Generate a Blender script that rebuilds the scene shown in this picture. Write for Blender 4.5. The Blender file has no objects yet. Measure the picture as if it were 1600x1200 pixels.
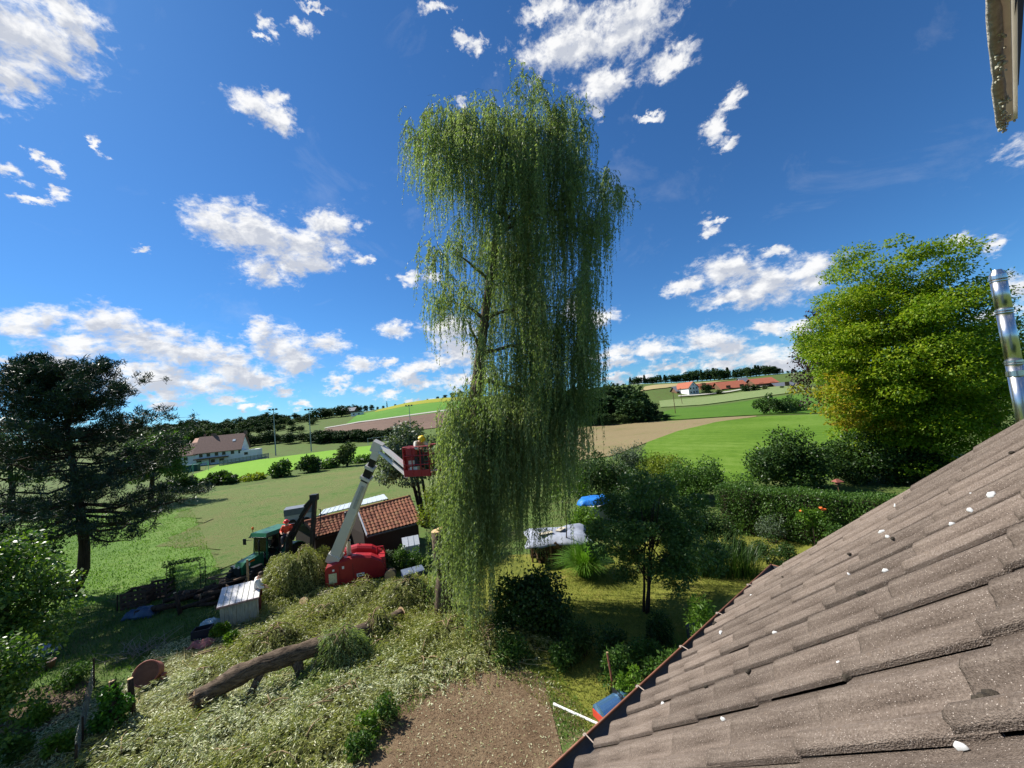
import bpy, math, random
import numpy as np
from mathutils import Vector, Matrix
# ---------------------------------------------------------------- camera, sky, sun
SC = bpy.context.scene
COL = SC.collection
rng = np.random.default_rng(11)
random.seed(5)
H_EYE = 7.5
F_PX = 603.0
PITCH = math.radians(4.0)
ROLL = math.radians(5.5)
CAM = np.array([0.0, 0.0, H_EYE])
cp_, sp_, cr_, sr_ = math.cos(PITCH), math.sin(PITCH), math.cos(ROLL), math.sin(ROLL)
R0 = np.array([1.0, 0, 0]); U0 = np.array([0, -sp_, cp_]); FW = np.array([0, cp_, sp_])
RIGHT = cr_*R0 - sr_*U0
UP = sr_*R0 + cr_*U0
cam_d = bpy.data.cameras.new('camera'); cam = bpy.data.objects.new('camera', cam_d); COL.objects.link(cam)
cam.matrix_world = Matrix(((RIGHT[0], UP[0], -FW[0], 0), (RIGHT[1], UP[1], -FW[1], 0), (RIGHT[2], UP[2], -FW[2], H_EYE), (0, 0, 0, 1)))
cam_d.sensor_width = 36.0; cam_d.lens = F_PX*36.0/1600.0; cam_d.clip_start = 0.05; cam_d.clip_end = 9000
SC.camera = cam
SC.render.resolution_x, SC.render.resolution_y = 1024, 768
SC.view_settings.view_transform = 'Standard'; SC.view_settings.look = 'None'
SC.view_settings.exposure = 0.85; SC.view_settings.gamma = 1.0; SC.view_settings.use_curve_mapping = False
SC.render.engine = 'CYCLES'
SC.cycles.max_bounces = 6; SC.cycles.diffuse_bounces = 3; SC.cycles.transmission_bounces = 4; SC.cycles.transparent_max_bounces = 6
SC.cycles.caustics_reflective = False; SC.cycles.caustics_refractive = False
SUN_AZ, SUN_EL = math.radians(-67), math.radians(46)       # azimuth from +Y towards +X
SUN_DIR = np.array([math.sin(SUN_AZ)*math.cos(SUN_EL), math.cos(SUN_AZ)*math.cos(SUN_EL), math.sin(SUN_EL)])
sl = bpy.data.lights.new('sun', 'SUN'); sl.energy = 5.0; sl.angle = math.radians(0.53); sl.color = (1.0, 0.955, 0.88)
so = bpy.data.objects.new('sun', sl); COL.objects.link(so)
so.rotation_euler = Vector(-SUN_DIR).to_track_quat('-Z', 'Y').to_euler(); so.location = (-40, 10, 40)

def ray(px, py):
    u = px-800.0; w = 600.0-py
    return FW + RIGHT*(u/F_PX) + UP*(w/F_PX)
def at(px, py, d):
    return CAM + ray(px, py)*d
def hor(px):
    return 600 + F_PX*math.tan(PITCH)/cr_ - (px-800)*math.tan(ROLL)

CLOUDS = [(30,50,120,75),(15,125,48,40),(105,35,58,52),(130,70,25,30),(395,160,38,26),(430,185,36,22),(420,155,20,18),(345,345,52,30),(400,365,85,42),(470,380,75,40),(515,350,40,28),(420,425,50,26),(470,415,60,22),
 (15,262,24,14),(62,248,18,8),(85,262,16,10),(90,300,18,12),(58,312,20,7),(150,232,10,14),(230,392,16,6),(410,32,13,20),(405,58,13,7),(470,40,22,14),(490,8,22,6),(565,408,14,11),
 (688,6,24,12),(720,60,22,14),(742,72,14,16),(720,150,14,12),(850,15,45,20),(900,70,110,50),(980,50,80,52),(1040,100,55,26),(940,130,46,34),(1000,20,60,30),(935,170,18,20),(1010,183,22,6),
 (1115,205,22,22),(1140,225,22,10),(1145,160,20,14),(1110,345,16,12),(1105,365,18,10),(1130,345,12,10),(1080,445,50,14),(1130,430,62,32),(1200,445,90,34),(1260,430,55,26),(1160,462,80,14),(1210,395,26,10),(1500,375,36,16),(1545,380,36,14),(1600,450,40,26),(1560,490,50,16),(1205,508,28,11),
 (640,437,26,9),(670,432,22,8),(617,516,24,9),(705,515,40,20),(720,545,40,18),(900,480,20,16),(930,498,30,14),
 (30,505,60,18),(75,500,34,20),(120,535,60,18),(165,510,46,25),(235,535,80,24),(310,552,70,18),(350,560,50,14),(405,515,28,20),(430,540,42,24),(455,555,36,14),(85,560,34,16),(20,567,30,5),(200,580,40,12),(255,598,85,20),(320,605,50,12),(365,577,50,11),(410,592,50,10),(465,570,42,14),(513,537,30,14),(350,621,32,6),(250,618,40,8),(265,638,34,6),(445,612,20,6),(420,595,40,8),(380,636,12,4),(415,634,13,5),(470,631,17,5),(525,593,20,8),(520,608,18,6),(562,569,30,9),(610,563,18,7),(568,605,20,6),(605,616,17,5),(630,590,36,9),(650,600,38,7),(665,572,34,9),(690,565,40,10),(650,628,20,5),(730,595,50,10),
 (1010,547,62,12),(960,552,40,8),(1100,532,36,18),(1135,545,50,16),(1060,575,50,6),(1190,555,46,12),(1230,570,50,10),(960,570,36,6),(1005,592,26,5),(1250,540,34,12),(1250,512,30,8),(960,590,24,5),(1300,560,60,16),(1130,572,36,6)]

def build_world():
    w = bpy.data.worlds.new('World'); SC.world = w; w.use_nodes = True
    nt = w.node_tree; nt.nodes.clear(); N = nt.nodes.new; L = nt.links.new
    out = N('ShaderNodeOutputWorld'); mix = N('ShaderNodeMixShader'); bg = N('ShaderNodeBackground'); bc = N('ShaderNodeBackground')
    sky = N('ShaderNodeTexSky'); sky.sky_type = 'NISHITA'; sky.sun_disc = False
    sky.sun_elevation = SUN_EL; sky.sun_rotation = SUN_AZ
    sky.altitude = 450; sky.air_density = 1.0; sky.dust_density = 0.25; sky.ozone_density = 3.0
    tint = N('ShaderNodeMix'); tint.data_type = 'RGBA'; tint.blend_type = 'MULTIPLY'; tint.inputs[0].default_value = 1.0
    tint.inputs[7].default_value = (0.37, 0.73, 1.06, 1)
    L(sky.outputs[0], tint.inputs[6]); L(tint.outputs[2], bg.inputs[0]); bg.inputs[1].default_value = 0.068
    tc = N('ShaderNodeTexCoord'); nz = N('ShaderNodeVectorMath'); nz.operation = 'NORMALIZE'; L(tc.outputs['Generated'], nz.inputs[0])
    sx = N('ShaderNodeSeparateXYZ'); L(nz.outputs[0], sx.inputs[0])
    def M(op, a, b=None, c=None):
        n = N('ShaderNodeMath'); n.operation = op
        for i, v in enumerate((a, b, c)):
            if v is None: continue
            if isinstance(v, (int, float)): n.inputs[i].default_value = v
            else: L(v, n.inputs[i])
        return n.outputs[0]
    az = M('ARCTAN2', sx.outputs[0], sx.outputs[1]); el = M('ARCSINE', sx.outputs[2])
    cv = N('ShaderNodeCombineXYZ'); L(az, cv.inputs[0]); L(el, cv.inputs[1])
    # cloud population: those in view, plus the same kind of clouds all round the rest of the sky
    ells = []
    for (cx, cy, rx, ry) in CLOUDS:
        def ae(x, y):
            r = ray(x, y); r = r/np.linalg.norm(r)
            return math.atan2(r[0], r[1]), math.asin(r[2])
        if cy > 490: ry *= 1.45; rx *= 1.12
        a, e = ae(cx, cy); a1, e1 = ae(cx+rx, cy); a2, e2 = ae(cx, cy-ry)
        ells.append((a, e, max(math.hypot(a1-a, (e1-e)*0.5), .008), max(abs(e2-e), .006)))
    rr = random.Random(3)
    for _ in range(46):
        a = rr.choice((-1, 1))*rr.uniform(1.05, math.pi); e = rr.uniform(.02, 1.2)**1.3
        s = rr.uniform(.05, .16)*(0.35+e); n = rr.randint(1, 2)
        for _k in range(n):
            ells.append((a+rr.uniform(-1, 1)*s, e+rr.uniform(-.3, .3)*s, s*rr.uniform(.6, 1.2), s*rr.uniform(.3, .55)))
    # warp the coordinates a little so that no outline is an ellipse
    def noise(vec, scale, detail, rough=.6, dist=0.0):
        n = N('ShaderNodeTexNoise'); n.noise_dimensions = '3D'; L(vec, n.inputs['Vector'])
        n.inputs['Scale'].default_value = scale; n.inputs['Detail'].default_value = detail; n.inputs['Roughness'].default_value = rough
        n.inputs['Distortion'].default_value = dist
        return n
    st = N('ShaderNodeVectorMath'); st.operation = 'MULTIPLY'; L(cv.outputs[0], st.inputs[0]); st.inputs[1].default_value = (1, 1.6, 1)
    wn = noise(st.outputs[0], 9, 3)
    ws = N('ShaderNodeVectorMath'); ws.operation = 'SUBTRACT'; L(wn.outputs['Color'], ws.inputs[0]); ws.inputs[1].default_value = (.5, .5, .5)
    wm = N('ShaderNodeVectorMath'); wm.operation = 'MULTIPLY_ADD'; L(ws.outputs[0], wm.inputs[0]); wm.inputs[1].default_value = (.075, .05, 0); L(cv.outputs[0], wm.inputs[2])
    wn2 = noise(st.outputs[0], 42, 5, .65)
    ws2 = N('ShaderNodeVectorMath'); ws2.operation = 'SUBTRACT'; L(wn2.outputs['Color'], ws2.inputs[0]); ws2.inputs[1].default_value = (.5, .5, .5)
    wm2 = N('ShaderNodeVectorMath'); wm2.operation = 'MULTIPLY_ADD'; L(ws2.outputs[0], wm2.inputs[0]); wm2.inputs[1].default_value = (.060, .040, 0); L(wm.outputs[0], wm2.inputs[2])
    fl = N('ShaderNodeVectorMath'); fl.operation = 'MULTIPLY'; L(wm2.outputs[0], fl.inputs[0]); fl.inputs[1].default_value = (1, 1, 0)
    best = None; below = None
    for (a, e, ra, re_) in ells:
        v = N('ShaderNodeVectorMath'); v.operation = 'MULTIPLY_ADD'; L(fl.outputs[0], v.inputs[0])
        v.inputs[1].default_value = (1/ra, 1/re_, 0); v.inputs[2].default_value = (-a/ra, -e/re_, 0)
        ln = N('ShaderNodeVectorMath'); ln.operation = 'LENGTH'; L(v.outputs[0], ln.inputs[0])
        best = ln.outputs['Value'] if best is None else M('SMOOTH_MIN', best, ln.outputs['Value'], .25)
    body = M('SUBTRACT', 1.18, best)
    up_ = N('ShaderNodeVectorMath'); up_.operation = 'ADD'; L(fl.outputs[0], up_.inputs[0]); up_.inputs[1].default_value = (-.012, .030, 0)
    best2 = None
    for (a, e, ra, re_) in ells:
        if ra < .035: continue
        v = N('ShaderNodeVectorMath'); v.operation = 'MULTIPLY_ADD'; L(up_.outputs[0], v.inputs[0])
        v.inputs[1].default_value = (1/ra, 1/re_, 0); v.inputs[2].default_value = (-a/ra, -e/re_, 0)
        ln = N('ShaderNodeVectorMath'); ln.operation = 'LENGTH'; L(v.outputs[0], ln.inputs[0])
        best2 = ln.outputs['Value'] if best2 is None else M('SMOOTH_MIN', best2, ln.outputs['Value'], .25)
    n1 = noise(st.outputs[0], 17, 10, .60, .3)
    off = N('ShaderNodeVectorMath'); off.operation = 'ADD'; L(st.outputs[0], off.inputs[0]); off.inputs[1].default_value = (-.016, .024, 0)
    n1b = noise(off.outputs[0], 17, 5, .60, .3)
    n2 = noise(st.outputs[0], 60, 8, .65, .5)
    dens = M('ADD', M('ADD', body, M('MULTIPLY', M('SUBTRACT', n1.outputs[0], .50), 2.3)), M('MULTIPLY', M('SUBTRACT', n2.outputs[0], .5), 1.3))
    mr = N('ShaderNodeMapRange'); mr.interpolation_type = 'SMOOTHSTEP'; L(dens, mr.inputs[0]); mr.inputs[1].default_value = -.05; mr.inputs[2].default_value = .95
    # thin streaks of high cloud everywhere, very faint
    wsp = noise(st.outputs[0], 4, 7, .65, .6); wr = N('ShaderNodeMapRange'); L(wsp.outputs[0], wr.inputs[0]); wr.inputs[1].default_value = .56; wr.inputs[2].default_value = .85; wr.inputs[4].default_value = .16
    alpha = M('MAXIMUM', M('MULTIPLY', mr.outputs[0], .97), wr.outputs[0])
    lit = M('MULTIPLY_ADD', M('SUBTRACT', n1.outputs[0], n1b.outputs[0]), 1.9, .80)
    deep = N('ShaderNodeMapRange'); deep.interpolation_type = 'SMOOTHSTEP'; L(dens, deep.inputs[0]); deep.inputs[1].default_value = .5; deep.inputs[2].default_value = 1.5; deep.inputs[4].default_value = .12
    shd = N('ShaderNodeMapRange'); shd.interpolation_type = 'SMOOTHSTEP'; L(M('ADD', M('SUBTRACT', 1.0, best2), M('MULTIPLY', M('SUBTRACT', n1b.outputs[0], .5), 1.6)), shd.inputs[0]); shd.inputs[1].default_value = -.1; shd.inputs[2].default_value = .7; shd.inputs[4].default_value = .42
    lum = M('SUBTRACT', M('SUBTRACT', M('ADD', lit, .10), deep.outputs[0]), shd.outputs[0]); lum = M('MINIMUM', M('MAXIMUM', lum, .42), 1.0)
    ramp = N('ShaderNodeMix'); ramp.data_type = 'RGBA'; L(lum, ramp.inputs[0]); ramp.inputs[6].default_value = (.30, .36, .50, 1); ramp.inputs[7].default_value = (1.0, 1.0, 1.0, 1)
    L(ramp.outputs[2], bc.inputs[0]); bc.inputs[1].default_value = .56
    L(alpha, mix.inputs[0]); L(bg.outputs[0], mix.inputs[1]); L(bc.outputs[0], mix.inputs[2]); L(mix.outputs[0], out.inputs[0])
    w.cycles.sampling_method = 'MANUAL'; w.cycles.sample_map_resolution = 512
build_world()

# ---------------------------------------------------------------- tagging and mesh helpers
def tag(o, label=None, cat=None, group=None, kind=None):
    if label: o['label'] = label
    if cat: o['category'] = cat
    if group: o['group'] = group
    if kind: o['kind'] = kind
    return o
def thing(name, label, cat, loc=(0, 0, 0), rotz=0.0, group=None):
    o = bpy.data.objects.new(name, None); o.empty_display_size = .3; COL.objects.link(o)
    o.location = tuple(float(v) for v in loc); o.rotation_euler = (0, 0, rotz)
    return tag(o, label, cat, group)
def link(name, me, mats=(), parent=None):
    o = bpy.data.objects.new(name, me); COL.objects.link(o)
    for m in (mats if isinstance(mats, (list, tuple)) else (mats,)): me.materials.append(m)
    if parent: o.parent = parent
    return o
def inst(o, parent=None, loc=None, rot=None, scale=None):
    c = o.copy(); COL.objects.link(c)
    if parent: c.parent = parent
    if loc is not None: c.location = loc
    if rot is not None: c.rotation_euler = rot
    if scale is not None: c.scale = scale
    return c
def copy_tree(o, parent=None):
    c = o.copy(); COL.objects.link(c)
    if parent: c.parent = parent
    for ch in list(o.children): copy_tree(ch, c)
    return c
def unit(a):
    a = np.asarray(a, float); n = np.linalg.norm(a, axis=-1, keepdims=True); return a/np.maximum(n, 1e-9)
class MB:
    def __init__(s, off=(0, 0, 0)):
        s.v = []; s.f = []; s.m = []; s.off = np.asarray(off, float)
    def add(s, vs, fs, mi=0):
        b = len(s.v); s.v += [tuple(np.asarray(p, float)-s.off) for p in vs]
        s.f += [tuple(i+b for i in f) for f in fs]; s.m += [mi]*len(fs); return s
    def box(s, c, size, ax=None, mi=0, taper=1.0):
        c = np.asarray(c, float); h = np.asarray(size, float)/2
        A = np.eye(3) if ax is None else np.asarray(ax, float)
        vs = []
        for z in (-1, 1):
            k = taper if z > 0 else 1.0
            for x, y in ((-1, -1), (1, -1), (1, 1), (-1, 1)): vs.append(c + A[0]*x*h[0]*k + A[1]*y*h[1]*k + A[2]*z*h[2])
        return s.add(vs, [(3, 2, 1, 0), (4, 5, 6, 7), (0, 1, 5, 4), (1, 2, 6, 5), (2, 3, 7, 6), (3, 0, 4, 7)], mi)
    def beam(s, a, b, w, h, mi=0, up=(0, 0, 1)):
        a = np.asarray(a, float); b = np.asarray(b, float); d = unit(b-a); x = np.cross(d, up)
        if np.linalg.norm(x) < 1e-3: x = np.cross(d, (1, 0, 0))
        x = unit(x); y = np.cross(x, d)
        return s.box((a+b)/2, (w, np.linalg.norm(b-a), h), (x, d, y), mi)
    def tube(s, pts, rad, n=8, mi=0, caps=True, jit=0.0):
        pts = np.asarray(pts, float); m = len(pts)
        rad = np.full(m, rad) if np.isscalar(rad) else np.asarray(rad, float)
        t = unit(np.gradient(pts, axis=0)); ref = np.array([0, 0, 1.0]) if abs(t[0][2]) < .9 else np.array([1.0, 0, 0])
        vs = []; x = unit(np.cross(t[0], ref))
        for i in range(m):
            x = unit(x - t[i]*(x@t[i])); y = np.cross(t[i], x)
            for k in range(n):
                a = 2*math.pi*k/n; r = rad[i]*(1+jit*(random.random()-.5)*2)
                vs.append(pts[i]+(x*math.cos(a)+y*math.sin(a))*r)
        fs = [(i*n+k, i*n+(k+1) % n, (i+1)*n+(k+1) % n, (i+1)*n+k) for i in range(m-1) for k in range(n)]
        if caps: fs += [tuple(range(n))[::-1], tuple((m-1)*n+k for k in range(n))]
        return s.add(vs, fs, mi)
    def ext(s, poly, vec, mi=0):
        poly = [np.asarray(p, float) for p in poly]; vec = np.asarray(vec, float); n = len(poly)
        return s.add(poly+[p+vec for p in poly], [tuple(range(n))[::-1], tuple(range(n, 2*n))]+[(i, (i+1) % n, (i+1) % n+n, i+n) for i in range(n)], mi)
    def lathe(s, c, axis, prof, n=16, mi=0):
        axis = unit(axis); x = unit(np.cross(axis, (0, 0, 1) if abs(axis[2]) < .9 else (1, 0, 0))); y = np.cross(axis, x); c = np.asarray(c, float)
        vs = [c+axis*h+(x*math.cos(2*math.pi*k/n)+y*math.sin(2*math.pi*k/n))*r for h, r in prof for k in range(n)]
        fs = [(i*n+k, i*n+(k+1) % n, (i+1)*n+(k+1) % n, (i+1)*n+k) for i in range(len(prof)-1) for k in range(n)]
        fs += [tuple(range(n))[::-1], tuple((len(prof)-1)*n+k for k in range(n))]
        return s.add(vs, fs, mi)
    def ball(s, c, r, mi=0, n=10, m=7):
        r = np.ones(3)*r; c = np.asarray(c, float)
        vs = [c+(0, 0, -r[2])]+[c+np.array([math.cos(2*math.pi*k/n)*math.sin(math.pi*j/m), math.sin(2*math.pi*k/n)*math.sin(math.pi*j/m), -math.cos(math.pi*j/m)])*r for j in range(1, m) for k in range(n)]+[c+(0, 0, r[2])]
        fs = [(0, 1+(k+1) % n, 1+k) for k in range(n)]
        fs += [(1+j*n+k, 1+j*n+(k+1) % n, 1+(j+1)*n+(k+1) % n, 1+(j+1)*n+k) for j in range(m-2) for k in range(n)]
        t = len(vs)-1; fs += [(t, 1+(m-2)*n+k, 1+(m-2)*n+(k+1) % n) for k in range(n)]
        return s.add(vs, fs, mi)
    def build(s, name, mats, parent=None, smooth=False):
        me = bpy.data.meshes.new(name); me.from_pydata(s.v, [], s.f); me.update()
        if any(s.m): me.polygons.foreach_set('material_index', s.m)
        if smooth: me.polygons.foreach_set('use_smooth', [True]*len(me.polygons))
        return link(name, me, mats, parent)
def np_mesh(name, V, quads, mats, parent=None, smooth=False):
    V = np.ascontiguousarray(V, np.float32); Q = np.ascontiguousarray(quads, np.int32); k = Q.shape[1]
    me = bpy.data.meshes.new(name); me.vertices.add(len(V)); me.vertices.foreach_set('co', V.ravel())
    me.loops.add(Q.size); me.loops.foreach_set('vertex_index', Q.ravel())
    me.polygons.add(len(Q)); me.polygons.foreach_set('loop_start', np.arange(0, Q.size, k, dtype=np.int32))
    if smooth: me.polygons.foreach_set('use_smooth', np.ones(len(Q), bool))
    me.update(calc_edges=True)
    return link(name, me, mats, parent)
def rand_unit(n):
    return unit(rng.normal(size=(n, 3)))
def leaf_verts(P, D, S, L, W):
    """diamond leaves: P base points, D along, S across (unit), L length, W width"""
    L = np.broadcast_to(np.asarray(L, float), (len(P),))[:, None]; W = np.broadcast_to(np.asarray(W, float), (len(P),))[:, None]
    V = np.empty((len(P), 4, 3)); V[:, 0] = P; V[:, 1] = P+D*L*.45+S*W*.5; V[:, 2] = P+D*L; V[:, 3] = P+D*L*.45-S*W*.5
    return V.reshape(-1, 3)
def leaf_mesh(name, V, mat, parent=None):
    return np_mesh(name, V, np.arange(len(V)).reshape(-1, 4), mat, parent)

# ---------------------------------------------------------------- materials
def new_mat(name):
    m = bpy.data.materials.new(name); m.use_nodes = True; nt = m.node_tree
    return m, nt, nt.nodes['Principled BSDF']
def rgba(c): return (c[0], c[1], c[2], 1)
def ramp_of(nt, src, stops, interp='LINEAR'):
    r = nt.nodes.new('ShaderNodeValToRGB'); r.color_ramp.interpolation = interp
    e = r.color_ramp.elements
    while len(e) < len(stops): e.new(.5)
    for i, (p, c) in enumerate(stops): e[i].position = p; e[i].color = rgba(c)
    nt.links.new(src, r.inputs[0]); return r.outputs[0]
def noise_of(nt, scale, detail=4, rough=.6, coord='Object', stretch=None, dist=0):
    tc = nt.nodes.new('ShaderNodeTexCoord'); v = tc.outputs[coord]
    if coord == 'World': pass
    if stretch:
        mp = nt.nodes.new('ShaderNodeMapping'); mp.inputs['Scale'].default_value = stretch; nt.links.new(v, mp.inputs[0]); v = mp.outputs[0]
    n = nt.nodes.new('ShaderNodeTexNoise'); n.inputs['Scale'].default_value = scale; n.inputs['Detail'].default_value = detail; n.inputs['Roughness'].default_value = rough; n.inputs['Distortion'].default_value = dist
    nt.links.new(v, n.inputs['Vector']); return n.outputs[0]
def bump_of(nt, bsdf, h, strength=.4, dist=.02):
    b = nt.nodes.new('ShaderNodeBump'); b.inputs['Strength'].default_value = strength; b.inputs['Distance'].default_value = dist
    nt.links.new(h, b.inputs['Height']); nt.links.new(b.outputs[0], bsdf.inputs['Normal'])
def mat(name, c, rough=.6, metal=0.0, var=.25, scale=6, bump=.0, bscale=40, spec=.3, stretch=None):
    """plain surface with mottled colour and fine relief"""
    m, nt, b = new_mat(name); c = np.array(c, float)
    n = noise_of(nt, scale, 5, .6, stretch=stretch)
    nt.links.new(ramp_of(nt, n, [(.25, np.clip(c*(1-var), 0, 1)), (.75, np.clip(c*(1+var), 0, 1))]), b.inputs['Base Color'])
    b.inputs['Roughness'].default_value = rough; b.inputs['Metallic'].default_value = metal; b.inputs['Specular IOR Level'].default_value = spec
    if bump: bump_of(nt, b, noise_of(nt, bscale, 4, .6, stretch=stretch), bump, .02)
    return m
def leaf_mat(name, cols, trans=.32, rough=.6, pscale=.5, pvar=.5, spec=.2, rnd=.5):
    """foliage: colour differs from leaf to leaf (random per island) and from bough to bough (noise); light shines through"""
    m, nt, b = new_mat(name); L = nt.links.new
    geo = nt.nodes.new('ShaderNodeNewGeometry')
    n = noise_of(nt, pscale, 2, .5)
    mx = nt.nodes.new('ShaderNodeMath'); mx.operation = 'MULTIPLY_ADD'; L(n, mx.inputs[0]); mx.inputs[1].default_value = pvar*2; mx.inputs[2].default_value = .5-pvar
    av = nt.nodes.new('ShaderNodeMix'); av.data_type = 'FLOAT'; av.inputs[0].default_value = 1-rnd
    L(geo.outputs['Random Per Island'], av.inputs[2]); L(mx.outputs[0], av.inputs[3])
    k = len(cols)
    col = ramp_of(nt, av.outputs[0], [(.15+.7*i/(k-1), c) for i, c in enumerate(cols)])
    L(col, b.inputs['Base Color']); b.inputs['Roughness'].default_value = rough; b.inputs['Specular IOR Level'].default_value = spec
    tr = nt.nodes.new('ShaderNodeBsdfTranslucent'); hs = nt.nodes.new('ShaderNodeMix'); hs.data_type = 'RGBA'; hs.blend_type = 'MULTIPLY'; hs.inputs[0].default_value = 1
    hs.inputs[7].default_value = (1.25, 1.35, .55, 1); L(col, hs.inputs[6]); L(hs.outputs[2], tr.inputs[0])
    ms = nt.nodes.new('ShaderNodeMixShader'); ms.inputs[0].default_value = trans
    L(b.outputs[0], ms.inputs[1]); L(tr.outputs[0], ms.inputs[2]); L(ms.outputs[0], nt.nodes['Material Output'].inputs[0])
    return m
def field_mat(name, cols, s1=.05, s2=1.2, rows=None, stretch=None, bump=.5, bdist=.06, tight=.28):
    """ground cover: large patches, small tufts and, for rows, drill lines along a world direction"""
    m, nt, b = new_mat(name); L = nt.links.new
    a = noise_of(nt, s1, 5, .62, stretch=stretch); c = noise_of(nt, s2, 6, .72); d = noise_of(nt, s2*7, 3, .7)
    mx = nt.nodes.new('ShaderNodeMix'); mx.data_type = 'FLOAT'; mx.inputs[0].default_value = .5; L(a, mx.inputs[2]); L(c, mx.inputs[3])
    m2 = nt.nodes.new('ShaderNodeMix'); m2.data_type = 'FLOAT'; m2.inputs[0].default_value = .3; L(mx.outputs[0], m2.inputs[2]); L(d, m2.inputs[3])
    v = m2.outputs[0]
    if rows:
        ang, per, amt = rows
        tc = nt.nodes.new('ShaderNodeTexCoord'); mp = nt.nodes.new('ShaderNodeMapping'); mp.inputs['Rotation'].default_value = (0, 0, ang); L(tc.outputs['Object'], mp.inputs[0])
        wv = nt.nodes.new('ShaderNodeTexWave'); wv.inputs['Scale'].default_value = 1/per*.314; wv.inputs['Distortion'].default_value = 1.2; wv.inputs['Detail'].default_value = 2; L(mp.outputs[0], wv.inputs[0])
        m3 = nt.nodes.new('ShaderNodeMix'); m3.data_type = 'FLOAT'; m3.inputs[0].default_value = amt; L(v, m3.inputs[2]); L(wv.outputs['Fac'], m3.inputs[3]); v = m3.outputs[0]
    k = len(cols)
    L(ramp_of(nt, v, [(.5-tight/2+tight*i/(k-1), cc) for i, cc in enumerate(cols)]), b.inputs['Base Color'])
    b.inputs['Roughness'].default_value = .9; b.inputs['Specular IOR Level'].default_value = .1
    bump_of(nt, b, d, bump, bdist)
    return m
def bark_mat(name, c1, c2, scale=3, st=(1, 1, .22)):
    m, nt, b = new_mat(name); n = noise_of(nt, scale*4, 7, .7, stretch=st, dist=.6)
    nt.links.new(ramp_of(nt, n, [(.35, c1), (.62, c2)]), b.inputs['Base Color']); b.inputs['Roughness'].default_value = .9; b.inputs['Specular IOR Level'].default_value = .15
    bump_of(nt, b, n, .9, .04); return m
# ---------------------------------------------------------------- terrain
CP = []
for t in [(250,850,29),(450,770,48),(400,757,60),(600,721,77),(310,760,60),(150,800,40),(30,800,42),(400,722,108),(600,690,156),(320,735,105),(340,727,116),(150,738,112),(0,752,112),
          (500,694,160),(620,683,172),(570,679,188),(557,650,300),(520,668,235),(640,651,262),(690,642,275),(590,641,385),(640,629,365),(690,623,385),(560,644,365),(250,700,240),(400,678,230),(100,715,240),
          (300,672,330),(450,658,330),(100,692,340),(800,640,260),(800,655,150),(800,690,86),(800,716,60),(1000,680,79),(930,665,118),(1100,650,118),(1250,650,92),(1250,630,140),(1088,617,250),
          (1200,605,250),(1020,612,272),(1050,602,330),(1150,592,400),(1000,601,330),(930,622,300),(1230,583,420),(970,656,130),(1300,640,104),(1450,622,112),(1580,602,122),(1300,601,262),(1500,582,262)]:
    CP.append(tuple(at(*t)))
for a in range(-180, 180, 30):
    for d in (4, 9, 15, 22):
        CP.append((d*math.sin(math.radians(a)), d*math.cos(math.radians(a)), 0.0))
    if abs(a) > 75:
        for d, z in ((35, 0), (100, 1), (250, 5), (500, 12)): CP.append((d*math.sin(math.radians(a)), d*math.cos(math.radians(a)), z))
    for d, z in ((900, 9), (2500, 4)): CP.append((d*math.sin(math.radians(a)), d*math.cos(math.radians(a)), z))
CP = np.array(CP)
def _emb(x, y):
    a = np.arctan2(x, y); d = np.clip(np.hypot(x, y), 4, 2600)
    return np.stack([1.5*np.sin(a), 1.5*np.cos(a), .95*np.log(d)], -1)
_E = _emb(CP[:, 0], CP[:, 1]); _n = len(CP)
_K = np.linalg.norm(_E[:, None]-_E[None], axis=-1)**3; _P = np.hstack([np.ones((_n, 1)), _E])
_S = np.linalg.solve(np.block([[_K+np.eye(_n)*1e-3, _P], [_P.T, np.zeros((4, 4))]]), np.concatenate([CP[:, 2], np.zeros(4)]))
def Z(x, y):
    x = np.atleast_1d(np.asarray(x, float)); y = np.atleast_1d(np.asarray(y, float)); e = _emb(x, y)
    out = np.empty(len(x))
    for i in range(0, len(x), 8000):
        q = e[i:i+8000]
        out[i:i+8000] = (np.linalg.norm(q[:, None]-_E[None], axis=-1)**3)@_S[:_n] + _S[_n] + q@_S[_n+1:]
    d = np.hypot(x, y); k = np.clip((d-20)/9, 0, 1)
    return out*k*k*(3-2*k)
_T = np.geomspace(3.0, 1500, 500)
def G(px, py, dmax=1500):
    """where the line of sight through a pixel meets the ground"""
    r = ray(px, py); P = CAM+r*_T[:, None]; g = P[:, 2]-Z(P[:, 0], P[:, 1]); i = np.argmax(g < 0)
    if g[i] >= 0 or i == 0: i = int(np.argmin((g/_T)[60:460]))+60; g = g*0+1.0; g[i] = 0.0   # above the skyline: the crest below it
    t = _T[i-1]+(_T[i]-_T[i-1])*g[i-1]/(g[i-1]-g[i]) if i > 0 else _T[0]
    p = CAM+r*t; return np.array([p[0], p[1], float(Z(p[0], p[1])[0])])
def GD(px, d, py=None):
    """ground point at depth d: seen at column px itself, or straight below what is seen at (px, py)"""
    if py is None:
        z = 0.0
        for _ in range(3): py = hor(px)+(H_EYE-z)*F_PX/d; p = at(px, py, d); z = float(Z(p[0], p[1])[0])
    p = at(px, py, d); return np.array([p[0], p[1], float(Z(p[0], p[1])[0])])
def top_h(px, py, d, base):
    return at(px, py, d)[2]-base[2]

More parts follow.
